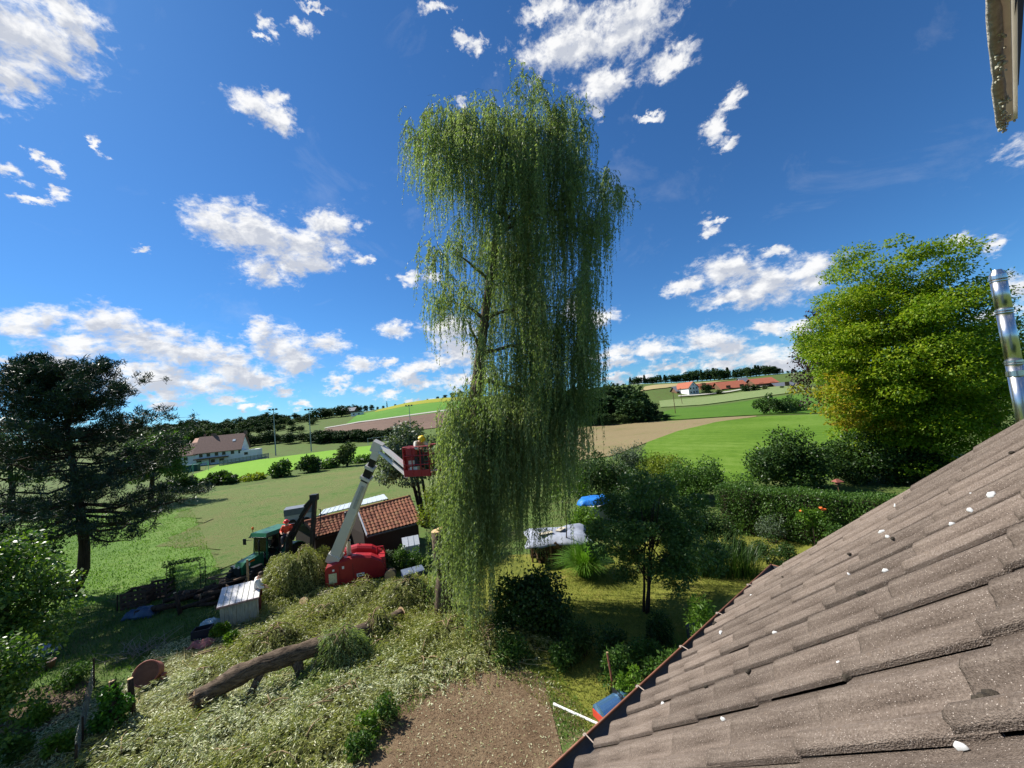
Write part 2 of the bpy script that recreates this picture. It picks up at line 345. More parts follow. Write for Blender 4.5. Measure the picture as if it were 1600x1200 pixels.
m_ground = field_mat('earth_and_rough_grass', [(.075, .065, .03), (.085, .105, .03), (.075, .13, .028), (.12, .15, .045)], .35, 2.2)
m_mown = field_mat('mown_grass', [(.055, .115, .018), (.085, .16, .026), (.11, .19, .035), (.145, .18, .06)], .18, 2.0, tight=.2)
m_meadow = field_mat('rough_meadow', [(.07, .135, .025), (.115, .195, .045), (.18, .18, .07), (.10, .185, .04), (.21, .155, .075), (.15, .215, .06)], .22, 2.2, bump=1.0, bdist=.15, tight=.17)
m_pitch = field_mat('football_turf', [(.11, .235, .016), (.145, .285, .024), (.17, .30, .03)], .04, .5)
m_plough = field_mat('ploughed_soil', [(.10, .07, .05), (.15, .10, .075), (.19, .13, .095)], .03, .5)
m_hillg = field_mat('hill_grass', [(.055, .15, .02), (.09, .21, .03), (.12, .24, .035)], .02, .3)
m_maize = field_mat('ripe_maize', [(.17, .20, .02), (.27, .27, .03), (.20, .24, .03)], .05, .6)
m_stub = field_mat('stubble', [(.14, .145, .05), (.20, .155, .08), (.235, .175, .095), (.12, .165, .045)], .06, 1.4, tight=.18)
m_crop = field_mat('young_crop', [(.060, .125, .008), (.085, .16, .012), (.125, .20, .03)], .06, 1.0, tight=.16, rows=(math.radians(-38), 3.2, .04))
m_dgreen = field_mat('green_pasture', [(.045, .105, .010), (.065, .14, .014), (.09, .17, .02)], .03, .4)
m_veg = field_mat('vegetable_rows', [(.10, .16, .05), (.15, .24, .07), (.24, .26, .12)], .05, .8, rows=(math.radians(70), 4, .5))
m_tan = field_mat('cut_corn', [(.27, .23, .10), (.35, .28, .14), (.25, .27, .09)], .02, .3)
m_track = field_mat('gravel_track', [(.33, .32, .28), (.42, .40, .35)], .2, 2)
m_lawn = field_mat('lawn', [(.085, .10, .02), (.13, .145, .024), (.175, .18, .032), (.23, .18, .06)], .45, 3.5, tight=.2)
m_soil = field_mat('wood_chip_soil', [(.085, .055, .032), (.16, .105, .062), (.215, .15, .09), (.27, .20, .12), (.13, .12, .05)], .9, 9, bump=1.0, bdist=.05)
m_bed = field_mat('dug_soil', [(.09, .065, .045), (.15, .105, .07), (.20, .15, .10)], .8, 5, bump=1)

def make_ground():
    az = np.concatenate([np.linspace(-65, 65, 210), np.linspace(65, 295, 56)[1:-1]]); az = np.radians(az)
    d = np.concatenate([[0.6], np.linspace(2, 30, 30), np.geomspace(31, 900, 118)[0:], [1400, 2200, 3600]])
    A, D = np.meshgrid(az, d, indexing='ij'); X = (np.sin(A)*D).ravel(); Y = (np.cos(A)*D).ravel(); z = Z(X, Y)
    n, k = len(az), len(d)
    i, j = np.meshgrid(np.arange(n), np.arange(k-1), indexing='ij'); i2 = (i+1) % n
    Q = np.stack([i*k+j, i*k+j+1, i2*k+j+1, i2*k+j], -1).reshape(-1, 4)[:, ::-1]
    V = np.stack([X, Y, z], -1); c = len(V)
    o = np_mesh('ground', V, Q, m_ground, smooth=True)
    tag(o, kind='structure')
make_ground()
def resample(poly, n):
    p = np.array([G(*q)[:2] for q in poly]) if len(poly[0]) == 2 else np.array([q[:2] for q in poly], float)
    s = np.concatenate([[0], np.cumsum(np.linalg.norm(np.diff(p, axis=0), axis=1))]); t = np.linspace(0, s[-1], n)
    return np.stack([np.interp(t, s, p[:, 0]), np.interp(t, s, p[:, 1])], -1)
def patch(name, near, far, m, off=.05, nu=48, nv=24, wob=0.0, side=0.0):
    a = resample(near, nu); b = resample(far, nu)
    if wob:
        sm = lambda s_: np.stack([np.convolve(rng.normal(size=s_[0]+8), np.ones(5)/5, 'same')[4:-4] for _ in range(2)], -1)
        a = a+sm(a.shape)*wob*1.6; b = b+sm(b.shape)*wob*1.6
    t = np.linspace(0, 1, nv)[None, :, None]; P = a[:, None]*(1-t)+b[:, None]*t
    if side:                                    # uneven left border
        w = np.convolve(rng.normal(size=nv+10), np.ones(9)/9, 'same')[5:-5]*side*3; w[0] = w[-1] = 0
        f = np.clip(1-np.arange(nu)/9, 0, 1)[:, None]; u = unit(P[-1]-P[0]); P = P+(f*w[None])[..., None]*u[None]
    X = P[..., 0].ravel(); Y = P[..., 1].ravel(); d = np.hypot(X, Y); z = Z(X, Y)+off+.0013*np.maximum(d-25, 0)
    i, j = np.meshgrid(np.arange(nu-1), np.arange(nv-1), indexing='ij')
    Q = np.stack([i*nv+j, (i+1)*nv+j, (i+1)*nv+j+1, i*nv+j+1], -1).reshape(-1, 4)
    return tag(np_mesh(name, np.stack([X, Y, z], -1), Q, m, smooth=True), kind='structure')
patch('mown_grass', [(-60,1010),(60,965),(130,950),(230,918),(345,893)], [(-80,800),(60,800),(180,800),(300,800)], m_mown, .012)
patch('meadow', [(338,893),(390,872),(450,850),(560,815),(640,785),(720,770)], [(284,782),(320,773),(360,764),(440,750),(530,735),(620,722),(720,708)], m_meadow, .03, 60, 60, 0, .9)
patch('football_pitch', [(295,757),(345,752),(385,746),(425,741),(512,724),(575,718),(650,709)], [(302,742),(340,728),(380,722),(425,717),(475,710),(560,699),(650,687)], m_pitch, .05, 60)
patch('ploughed_field', [(480,688),(560,681),(640,673),(720,664)], [(515,668),(580,659),(640,651),(720,641)], m_plough, .10)
patch('pasture', [(540,664),(600,656),(650,650),(720,641)], [(560,648),(600,641),(640,634),(720,626)], m_hillg, .14)
patch('gravel_track', [(505,671),(560,661.5),(640,650.6),(720,640)], [(510,669),(560,660),(640,649),(720,638.6)], m_track, .3, 60, 4)
patch('maize_field', [(585,645),(640,634.5),(720,626.5)], [(590,641.5),(640,629.5),(720,620)], m_maize, .2)
patch('stubble_field', [(870,725),(960,712),(1011,692),(1060,674),(1120,660),(1182,652)], [(880,672),(940,665),(1000,661),(1060,658),(1120,653.6),(1182,650.4)], m_stub, .04)
patch('crop_field', [(985,730),(1100,755),(1250,750),(1400,735),(1500,690)], [(1011,692),(1060,674),(1120,660),(1190,651.5),(1290,648),(1450,636)], m_crop, .05, 80, 40)
patch('pasture', [(990,659),(1080,655),(1180,649),(1290,646),(1450,633)], [(1050,640),(1120,634),(1180,625),(1300,612),(1440,600)], m_dgreen, .06)
patch('vegetable_field', [(1032,637),(1100,633),(1180,622),(1260,612)], [(1030,627),(1090,622),(1150,615),(1250,602)], m_veg, .09)
patch('cut_cornfield', [(1000,612.5),(1040,607),(1070,603)], [(1008,605),(1050,600.5),(1140,595)], m_tan, .2)
patch('gravel_track', [(1060,621),(1140,614),(1250,601)], [(1060,619.5),(1140,612.6),(1250,599.6)], m_track, .45, 40, 4)
patch('lawn', [(700,1000),(780,1030),(850,1075),(930,1150),(1000,1190),(1200,1190)], [(760,868),(850,866),(920,858),(1050,842),(1290,826),(1560,850)], m_lawn, .012, 40, 40)
patch('soil_patch', [(520,1240),(640,1250),(760,1250),(890,1230)], [(622,1105),(650,1072),(690,1058),(760,1032),(800,1040),(850,1068)], m_soil, .022, 40, 30, .09)
patch('soil_bed', [(-20,1150),(60,1145),(130,1110)], [(20,1085),(80,1070),(150,1065)], m_bed, .022, 24, 12, .03)
patch('soil_bed', [(335,935),(400,925),(420,915)], [(345,905),(380,893),(415,890)], m_bed, .03, 24, 12, .05)
# ---------------------------------------------------------------- the house whose roof fills the lower right
E_ = np.array([0.83916477, 0.5139024, 0.17806409]); D_ = np.array([-0.29316756, 0.70316935, -0.64776975]); N_ = np.array([-0.45809964, 0.49138294, 0.74073445])
RH = 0.44; RO = CAM-N_*RH
def roof(e, d, h=0.0): return RO+E_*e+D_*d+N_*(h-.036)
def px_roof(px, py, h=0.0):
    r = ray(px, py); t = (-(RH-h+.036))/(N_@r); p = r*t; return float(p@E_), float(p@D_)
TW, TL, E0, D0 = .311, .396, .870, .726
def tile_z(x):
    def roll(c, w, h): return h*math.cos(max(-1, min(1, (x-c)/w))*math.pi/2)**1.5 if abs(x-c) < w else 0
    return roll(.030, .052, .036)+roll(.184, .068, .038)
def m_tile():
    m, nt, b = new_mat('concrete_roof_tile'); L = nt.links.new
    oi = nt.nodes.new('ShaderNodeObjectInfo')
    n1 = noise_of(nt, 7, 6, .7); n2 = noise_of(nt, 170, 4, .8)
    mx = nt.nodes.new('ShaderNodeMix'); mx.data_type = 'FLOAT'; mx.inputs[0].default_value = .45; st_ = noise_of(nt, 1.0, 5, .7, stretch=(34, 2.2, 1)); ms = nt.nodes.new('ShaderNodeMix'); ms.data_type = 'FLOAT'; ms.inputs[0].default_value = .72; L(n1, ms.inputs[2]); L(st_, ms.inputs[3]); L(ms.outputs[0], mx.inputs[2]); L(n2, mx.inputs[3])
    col = ramp_of(nt, mx.outputs[0], [(.34, (.034, .026, .020)), (.45, (.110, .084, .066)), (.55, (.180, .142, .115)), (.66, (.30, .245, .20))])
    hs = nt.nodes.new('ShaderNodeHueSaturation'); L(col, hs.inputs['Color'])
    mv = nt.nodes.new('ShaderNodeMapRange'); L(oi.outputs['Random'], mv.inputs[0]); mv.inputs[3].default_value = .76; mv.inputs[4].default_value = 1.16; L(mv.outputs[0], hs.inputs['Value'])
    tc = nt.nodes.new('ShaderNodeTexCoord'); vo = nt.nodes.new('ShaderNodeTexVoronoi'); vo.inputs['Scale'].default_value = 330; L(tc.outputs['Object'], vo.inputs['Vector'])
    sx = nt.nodes.new('ShaderNodeSeparateColor'); L(vo.outputs['Color'], sx.inputs[0])
    gr = nt.nodes.new('ShaderNodeMath'); gr.operation = 'GREATER_THAN'; L(sx.outputs[0], gr.inputs[0]); gr.inputs[1].default_value = .93
    ds = nt.nodes.new('ShaderNodeMath'); ds.operation = 'LESS_THAN'; L(vo.outputs['Distance'], ds.inputs[0]); ds.inputs[1].default_value = .36
    mu = nt.nodes.new('ShaderNodeMath'); mu.operation = 'MULTIPLY'; L(gr.outputs[0], mu.inputs[0]); L(ds.outputs[0], mu.inputs[1])
    sp = nt.nodes.new('ShaderNodeMix'); sp.data_type = 'RGBA'; L(mu.outputs[0], sp.inputs[0]); L(hs.outputs[0], sp.inputs[6]); sp.inputs[7].default_value = (.40, .34, .29, 1)
    n3 = noise_of(nt, 3.1, 4, .7); lr = nt.nodes.new('ShaderNodeMapRange'); L(n3, lr.inputs[0]); lr.inputs[1].default_value = .63; lr.inputs[2].default_value = .72; lr.inputs[4].default_value = .55
    ln = nt.nodes.new('ShaderNodeMix'); ln.data_type = 'RGBA'; L(lr.outputs[0], ln.inputs[0]); L(sp.outputs[2], ln.inputs[6]); ln.inputs[7].default_value = (.20, .135, .085, 1)
    L(ln.outputs[2], b.inputs['Base Color']); b.inputs['Roughness'].default_value = .92; b.inputs['Specular IOR Level'].default_value = .15
    ad = nt.nodes.new('ShaderNodeMath'); ad.operation = 'ADD'; L(n2, ad.inputs[0]); L(vo.outputs['Distance'], ad.inputs[1])
    bump_of(nt, b, ad.outputs[0], .8, .0035)
    return m
def tile_mesh(seed, mt):
    rr = random.Random(seed)
    xs = [0, .006, .016, .027, .040, .052, .064, .074, .116, .132, .150, .167, .184, .201, .218, .236, .252, .28, .322]; ln = [0, .012, .16, .32, .47]
    ch = [rr.uniform(-.004, .004) for _ in xs]
    V = []; F = []
    def col(x, y, i):
        lift = .011*(1-y/.47)+.004
        rnd = -.007 if y == 0 else 0
        return tile_z(x)+lift+rnd
    nx, ny = len(xs), len(ln)
    for layer in (0, 1):
        for j, y in enumerate(ln):
            for i, x in enumerate(xs):
                V.append((x, -(y+(ch[i] if j == 0 else 0)+(.004 if layer and j == 0 else 0)), col(x, y, i)-(.013 if layer else 0)))
    o = nx*ny
    for j in range(ny-1):
        for i in range(nx-1):
            a = j*nx+i; F.append((a, a+1, a+nx+1, a+nx)); F.append((o+a+nx, o+a+nx+1, o+a+1, o+a))
    for i in range(nx-1): F.append((i+1, i, o+i, o+i+1))
    for j in range(ny-1):
        a = j*nx; F.append((a, a+nx, o+a+nx, o+a)); a += nx-1; F.append((a+nx, a, o+a, o+a+nx))
    F = [f[::-1] for f in F]
    me = bpy.data.meshes.new('roof_tile'); me.from_pydata(V, [], F); me.update(); me.materials.append(mt)
    k_ = 2*(nx-1)*(ny-1); me.polygons.foreach_set('use_smooth', [True]*k_+[False]*(len(F)-k_))
    return me
m_white = mat('white_dropping', (.58, .58, .56), .7, var=.12, scale=60)
m_moss = mat('dark_moss', (.035, .028, .02), .95, var=.5, scale=60, bump=.8)
m_plaster = mat('cream_plaster', (.62, .58, .50), .9, var=.06, bump=.2)
m_dkwood = mat('dark_and_shaded_wood', (.030, .022, .017), .8, var=.3, scale=12, stretch=(1, 8, 1))  # dark wood; near black also carries the shade of soffit and shed wall
m_zinc = mat('weathered_zinc', (.075, .08, .085), .6, .2, var=.25, scale=9)
m_rust = mat('rusty_gutter_lip', (.20, .085, .05), .65, .2, var=.35, scale=14)

def build_house():
    base = roof(0, 2.6); base = np.array([base[0], base[1], 0.0])
    hs = thing('house', 'house with weathered grey brown concrete tile roof and rust edged gutter in the foreground', 'house', base)
    off = base
    mt = m_tile(); protos = [link('roof_tile', tile_mesh(k, mt)) for k in range(4)]
    first = [True]*4
    Rm = Matrix(((E_[0], D_[0], N_[0]), (E_[1], D_[1], N_[1]), (E_[2], D_[2], N_[2]))).to_4x4()
    rr = random.Random(4)
    for k in range(-2, 7):
        for c in range(-8, 8):
            v = rr.randrange(4); o = protos[v] if first[v] else inst(protos[v]); first[v] = False
            o.parent = hs
            p = roof(E0+TW*c, D0+TL*k, rr.uniform(-.002, .003))-off
            o.matrix_local = Matrix.Translation(Vector(p)) @ Rm @ Matrix.Rotation(rr.uniform(-.007, .007), 4, 'Z') @ Matrix.Rotation(rr.uniform(-.006, .006), 4, 'X')
    # deck below the tiles, continuing up to the ridge behind the viewer
    mb = MB(off); mb.box(roof(.2, -.42, -.04), (6.2, 6.94, .03), (E_, D_, N_)); mb.build('roof_deck', m_dkwood, hs)
    mb = MB(off); a, b_ = roof(3.32, -3.8, -.06), roof(3.32, 3.02, -.06); mb.beam(a, b_, .03, .17, up=N_); mb.build('barge_board', m_dkwood, hs)
    Eh = unit(E_*(1, 1, 0)); Dh = np.array([-Eh[1], Eh[0], 0])
    mb = MB(off)
    w0 = roof(3.05, 2.6, -.12)-Eh*0; z0 = w0[2]; r0 = roof(3.05, -3.8, -.12)
    q = [np.array([w0[0], w0[1], -.2]), w0, r0, np.array([r0[0], r0[1], -.2])]
    mb.ext(q, -Eh*5.6+np.array([0, 0, -1.2])); mb.build('wall', m_plaster, hs)
    # gutter: outer lip found on the lines of sight of its two ends
    T0 = roof(0, 3.12)
    def lip(px, py, a):
        r = ray(px, py); A = np.stack([r, -E_, -np.array([0, 0, 1.0])], 1); t, e, bb = np.linalg.solve(A, T0+Dh*a-CAM); return CAM+r*t
    l0 = lip(860, 1200, .115); l1 = lip(1205, 882.5, .095)
    g = unit(l1-l0); l0 = l0-g*1.1; n = 24; R = .062
    rings = []
    ts = np.linspace(0, 1, 12)
    V = []; F = []
    prof = [(-math.cos(t)*R-R, -math.sin(t)*R) for t in np.linspace(math.pi, 0, 11)]   # lip at 0, inner edge at -2R
    for t in ts:
        p = l0*(1-t)+l1*t
        for (x, z) in prof: V.append(p+Dh*x+np.array([0, 0, z]))
        for (x, z) in prof[::-1]: V.append(p+Dh*(x*1.0)+np.array([0, 0, z-.003]))
    m_ = len(prof)*2
    for i in range(len(ts)-1):
        for k in range(m_): F.append((i*m_+k, i*m_+(k+1) % m_, (i+1)*m_+(k+1) % m_, (i+1)*m_+k))
    mb = MB(off); mb.add(V, F); mb.add([l1+Dh*x+np.array([0, 0, z]) for x, z in prof]+[l1+g*.003+Dh*x+np.array([0, 0, z]) for x, z in prof], [tuple(range(11)), tuple(range(11, 22))[::-1]])
    gut = mb.build('gutter', m_zinc, hs)
    mb = MB(off); mb.tube([l0, l1+g*.004], .0085, 8); mb.tube([l1+g*.004, l1+g*.004-Dh*2*R], .005, 6); mb.build('gutter_lip', m_rust, gut, True)
    L_ = np.linalg.norm(l1-l0)
    m_clip = mat('pale_gutter_clip', (.33, .26, .21), .6, var=.3)
    pc = None
    for s in np.arange(.35, L_, .52):
        if pc is None:
            mb = MB(); P = [Dh*x+np.array([0, 0, z+.004]) for x, z in [(.012, -.012), (.012, .006), (-.01, .013)]+[(-2*R, .004)]]
            mb.tube(P, .0035, 5); mb.beam(np.array([0, 0, .006])-g*.012+Dh*.002, np.array([0, 0, .006])+g*.012+Dh*.002, .016, .008)
            pc = mb.build('gutter_bracket', m_clip, gut); o = pc
        else: o = inst(pc)
        o.parent = gut; o.location = Vector(l0+g*s-off)
    # droppings and moss lying on the tiles
    def on(px, py, dh=.004):
        e, d = px_roof(px, py, .03)
        x = (e-E0) % TW; y = (D0-d) % TL
        return e, d, tile_z(x)+.011*(1-y/.47)+.010+dh
    drops = [(1243, 975, .034, .050), (1130, 993, .034, .020), (1176, 932, .028, .014), (1215, 994, .016, .018), (1033, 1095, .03, .022), (1303, 1029, .03, .008), (1557, 779, .034, .022), (1404, 794, .018, .016), (1385, 837, .010, .026), (1391, 898, .014, .018),
             (1137, 1134, .010, .014), (1491, 1156, .016, .016), (1140, 1008, .02, .006), (1497, 826, .026, .014), (1520, 800, .014, .012), (1395, 845, .02, .012), (1523, 775, .010, .008), (1335, 905, .012, .006)]
    for i, (px, py, a, b2) in enumerate(drops):
        e, d, h = on(px, py); mb = MB(off); k = 13; pts = []; rr = random.Random(i)
        for t in range(k):
            an = 2*math.pi*t/k; q = rr.uniform(.6, 1.15); ee, dd = e+math.cos(an)*a*q*.36, d+math.sin(an)*b2*q*.76
            x = (ee-E0) % TW; y = (D0-dd) % TL
            pts.append((ee, dd, tile_z(x)+.011*(1-y/.47)+.012))
        top = [roof(*p) for p in pts]; c = roof(e, d, h+.004)
        mb.add([c]+top+[p-N_*.006 for p in top], [(0, 1+t, 1+(t+1) % k) for t in range(k)]+[(1+t, 1+k+t, 1+k+(t+1) % k, 1+(t+1) % k) for t in range(k)])
        mb.build('dropping', m_white, hs, True)
    for i, (px, py, s) in enumerate([(1177, 1058, .014), (1318, 1055, .016), (1108, 1081, .010), (902, 1181, .02), (1120, 979, .018), (1298, 1011, .013), (1355, 935, .018), (1400, 845, .012), (1208, 913, .008), (1213, 908, .008), (1226, 905, .009), (1545, 747, .014), (1520, 962, .012), (1536, 1078, .016), (1538, 1100, .014), (1330, 868, .012), (1135, 952, .02), (1147, 946, .014), (1420, 900, .010), (1588, 712, .012)]):
        e, d, h = on(px, py, 0); mb = MB(off); rr = random.Random(i+50)
        for _ in range(3): mb.ball(roof(e+rr.uniform(-1, 1)*s*.5, d+rr.uniform(-1, 1)*s*.5, h), np.array([s, s, s*.6])*rr.uniform(.5, .9), n=7, m=5)
        mb.build('moss_clump', m_moss, hs, True)
    # eave of the upper roof, overhead at the right edge
    far, near = 1.55, .98
    def seg(nm, a, b, w, h, m, par=hs, end=0): mb_ = MB(off); mb_.beam(a, b, w, h, up=U_); return mb_
    A0, A1 = at(1564, 203, far), at(1549, -60, near)
    ax = unit(A1-A0); side = unit(np.cross(ax, FW)); side = side if side@RIGHT > 0 else -side; U_ = np.cross(side, ax)
    m_eave = mat('lichen_covered_cement', (.32, .30, .25), .95, var=.4, scale=30, bump=.8, bscale=60)
    m_fas = mat('weathered_cream_board', (.72, .67, .56), .7, var=.14, scale=14, bump=.3)
    mb = MB(off); k = 20
    pts = [A0*(1-t)+A1*t+side*.004*math.sin(t*30) for t in np.linspace(0, 1, k)]
    mb.tube(pts, [.006 if i == 0 else .015+.0015*rng.normal() for i in range(k)], 9, jit=.12)
    ea = mb.build('eave_tile_edge', m_eave, hs, True)
    for i in range(34):
        t = rng.random()**1.2*.8; p = A0*(1-t)+A1*t-side*(.018*rng.uniform(.2, 1.1))-FW*.012
        mb = MB(off); s = .003+.004*rng.random()
        for _ in range(5): mb.ball(p+rng.normal(size=3)*s*1.2, s*rng.uniform(.5, 1.1, 3), n=5, m=4)
        mb.build('lichen_clump', mat('pale_lichen', (.42, .40, .30), .95, var=.4, scale=80) if i == 0 else bpy.data.materials['pale_lichen'], ea, True)
    B0, B1 = at(1577, 187, far*1.0), at(1568, -60, near*1.0)
    mb = MB(off); mb.beam(B0, B1, .016, .02, up=U_); mb.build('fascia_board', m_fas, hs)
    C0, C1 = at(1584, 186, far*1.02), at(1580, -60, near*1.02)
    mb = MB(off); mb.beam(C0, C1, .006, .02, up=U_); mb.build('fascia_edge', mat('pale_metal_edge', (.66, .66, .62), .4, .2, var=.08), hs)
    S0, S1 = at(1581, 148, far*.99), at(1588, -60, near*.99)
    mb = MB(off); Rr = side*.55
    mb.ext([S0, S1, S1+Rr, S0+Rr+np.array([0, 0, .12])], U_*.02+np.array([0, 0, .03])); mb.build('soffit', m_dkwood, hs)  # near black colour carries the shade under the eave
build_house()

m_steel, nt_, b_ = new_mat('polished_steel'); b_.inputs['Metallic'].default_value = 1; b_.inputs['Base Color'].default_value = (.62, .61, .60, 1); b_.inputs['Roughness'].default_value = .27
bump_of(nt_, b_, noise_of(nt_, 5, 2), .05, .05)
def build_flue():
    d = 5.5; p = at(1598, 640, d); top = at(1551, 424, d)[2]; R = .084; b = np.array([p[0], p[1], 0.0])
    t = thing('flue_pipe', 'polished steel flue pipe with clamp bands rising behind the roof edge', 'flue', b)
    zz = lambda py: at(1560, py, d)[2]
    levels = [0, 3.2, zz(583)-1.1, zz(567), zz(484), top-.06]
    for i in range(len(levels)-1):
        mb = MB(); mb.lathe((0, 0, 0), (0, 0, 1), [(levels[i]+.002, R-.002*(i % 2)), (levels[i+1]-.002, R-.002*(i % 2))], 28); mb.build('pipe_section', m_steel, t, True)
    for z, h, r in ((zz(567), .03, .006), (zz(571), .012, .009), (zz(586), .075, .010), (zz(484), .022, .006), (zz(488), .012, .009), (top-.075, .03, .007), (top-.12, .012, .006)):
        mb = MB(); mb.lathe((0, 0, 0), (0, 0, 1), [(z-h/2, R), (z-h/2, R+r), (z+h/2, R+r), (z+h/2, R)], 28); mb.build('clamp_band', m_steel, t)
    mb = MB(); mb.lathe((0, 0, 0), (0, 0, 1), [(top-.06, R+.004), (top-.03, R+.002), (top+.045, R*.62), (top+.05, R*.55)], 28); mb.build('rain_cap', m_steel, t)
build_flue()
# ---------------------------------------------------------------- plants
def at_y(px, py, Y):
    r = ray(px, py); return CAM+r*(Y/r[1])
m_bark = bark_mat('furrowed_bark', (.045, .032, .022), (.16, .12, .085))
m_bark_d = bark_mat('dark_bark', (.018, .013, .010), (.07, .05, .036))
m_bark_g = bark_mat('grey_bark', (.08, .07, .055), (.20, .18, .145))
m_cut = mat('fresh_cut_wood', (.55, .38, .20), .8, var=.18, scale=18, bump=.2)
m_wtwig = mat('green_willow_twig', (.10, .11, .03), .7, var=.3, scale=20)
m_twig = mat('pale_twig', (.24, .17, .09), .8, var=.3, scale=20)
LM = {
 'willow': leaf_mat('willow_leaf', [(.080, .130, .040), (.165, .230, .085), (.26, .32, .15), (.37, .41, .26)], .48, .5, .6, .70, .25, .28),
 'pine': leaf_mat('pine_needle', [(.010, .026, .012), (.018, .042, .018), (.032, .062, .024)], .08, .5, .8, .5, .3),
 'maple': leaf_mat('maple_leaf', [(.066, .140, .008), (.122, .210, .010), (.20, .275, .014), (.29, .31, .022)], .42, .5, .28, .45),
 'maple_gold': leaf_mat('turning_maple_leaf', [(.13, .19, .010), (.22, .24, .014), (.30, .25, .018), (.32, .17, .015)], .42, .5, .8, .5),
 'beech': leaf_mat('purple_beech_leaf', [(.014, .006, .008), (.03, .012, .014), (.055, .02, .02)], .15, .45),
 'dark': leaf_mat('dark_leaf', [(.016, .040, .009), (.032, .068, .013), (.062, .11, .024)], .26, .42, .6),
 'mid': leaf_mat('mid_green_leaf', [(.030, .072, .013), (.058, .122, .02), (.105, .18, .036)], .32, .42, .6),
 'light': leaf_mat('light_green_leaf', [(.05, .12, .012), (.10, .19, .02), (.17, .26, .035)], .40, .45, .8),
 'yellow': leaf_mat('yellow_green_leaf', [(.08, .13, .015), (.16, .21, .02), (.24, .26, .035)], .36, .5, .8),
 'hazel': leaf_mat('hazel_leaf', [(.02, .06, .008), (.045, .11, .014), (.12, .20, .03), (.22, .30, .07)], .36, .4, 1.6, .5, .4),
 'midd': leaf_mat('orchard_leaf', [(.035, .075, .015), (.07, .13, .026), (.14, .21, .06)], .28, .42, .8),
 'grey': leaf_mat('grey_green_leaf', [(.045, .075, .04), (.085, .12, .07), (.15, .185, .12)], .25, .5, .6),
 'far': leaf_mat('distant_leaf', [(.012, .030, .010), (.024, .052, .015), (.045, .078, .022)], .12, .7, .25, .5, .1),
 'farlight': leaf_mat('distant_pale_leaf', [(.035, .060, .018), (.065, .100, .03), (.10, .135, .05)], .15, .7, .25, .5, .1),
 'grass': leaf_mat('grass_blade', [(.06, .13, .02), (.11, .19, .03), (.18, .24, .05)], .35, .5, .6),
 'pampas': leaf_mat('ornamental_grass', [(.06, .16, .015), (.12, .25, .03), (.22, .34, .07)], .38, .45, 1.5),
 'wilt': leaf_mat('wilting_willow_leaf', [(.10, .135, .026), (.21, .24, .052), (.32, .32, .09), (.42, .42, .21)], .30, .45, .9, .5, .45),
 'litter': leaf_mat('fallen_willow_leaf', [(.20, .22, .07), (.38, .41, .19), (.55, .58, .38), (.42, .36, .18)], .20, .5, .7, .5, .4),
 'ivy': leaf_mat('ivy_leaf', [(.03, .10, .012), (.06, .17, .02), (.11, .24, .035)], .3, .35, 2),
}
def clumps_in(C, R, m, cr, flat=1.0, lo=.45, hi=.95, zmin=-1.0):
    C = np.asarray(C, float); R = np.asarray(R, float); out = []
    while len(out) < m:
        u = rand_unit(1)[0]
        if u[2] < zmin: continue
        f = rng.uniform(lo, hi); r = cr*rng.uniform(.65, 1.35)
        out.append(np.concatenate([C+u*R*f, [r, r, r*flat]]))
    return np.array(out)
def foliage(name, clumps, n, Ln, Wd, m, parent=None, droop=.25, horiz=.3, spread=.85, off=(0, 0, 0), core=.55):
    w = clumps[:, 3]*clumps[:, 4]+.01; k = rng.choice(len(clumps), n, p=w/w.sum()); c = clumps[k]
    u = rand_unit(n); P = c[:, :3]+u*c[:, 3:]*(core+(1-core)*rng.random((n, 1))**.6)*(1+.18*rng.normal(size=(n, 1)))
    D = unit(u*.7+rand_unit(n)*spread+np.array([0, 0, -droop]))
    nrm = unit(u*.5+rand_unit(n)*.55+np.array([0, 0, horiz])); S = unit(np.cross(D, nrm))
    s = rng.uniform(.6, 1.4, n)
    return leaf_mesh(name, leaf_verts(P-np.asarray(off, float), D, S, Ln*s, Wd*s), m, parent)
def limb(mb, a, b, r0, r1, sag=.0, n=7, seg=6, wob=.05):
    a = np.asarray(a, float); b = np.asarray(b, float); L = np.linalg.norm(b-a); t = np.linspace(0, 1, seg)[:, None]
    P = a*(1-t)+b*t+np.array([0, 0, 1.0])*sag*L*(t*(1-t)*4)+rng.normal(size=(seg, 3))*wob*L*.25*(t*(1-t)*4)
    mb.tube(P, np.linspace(r0, r1, seg), n, jit=.08); return P

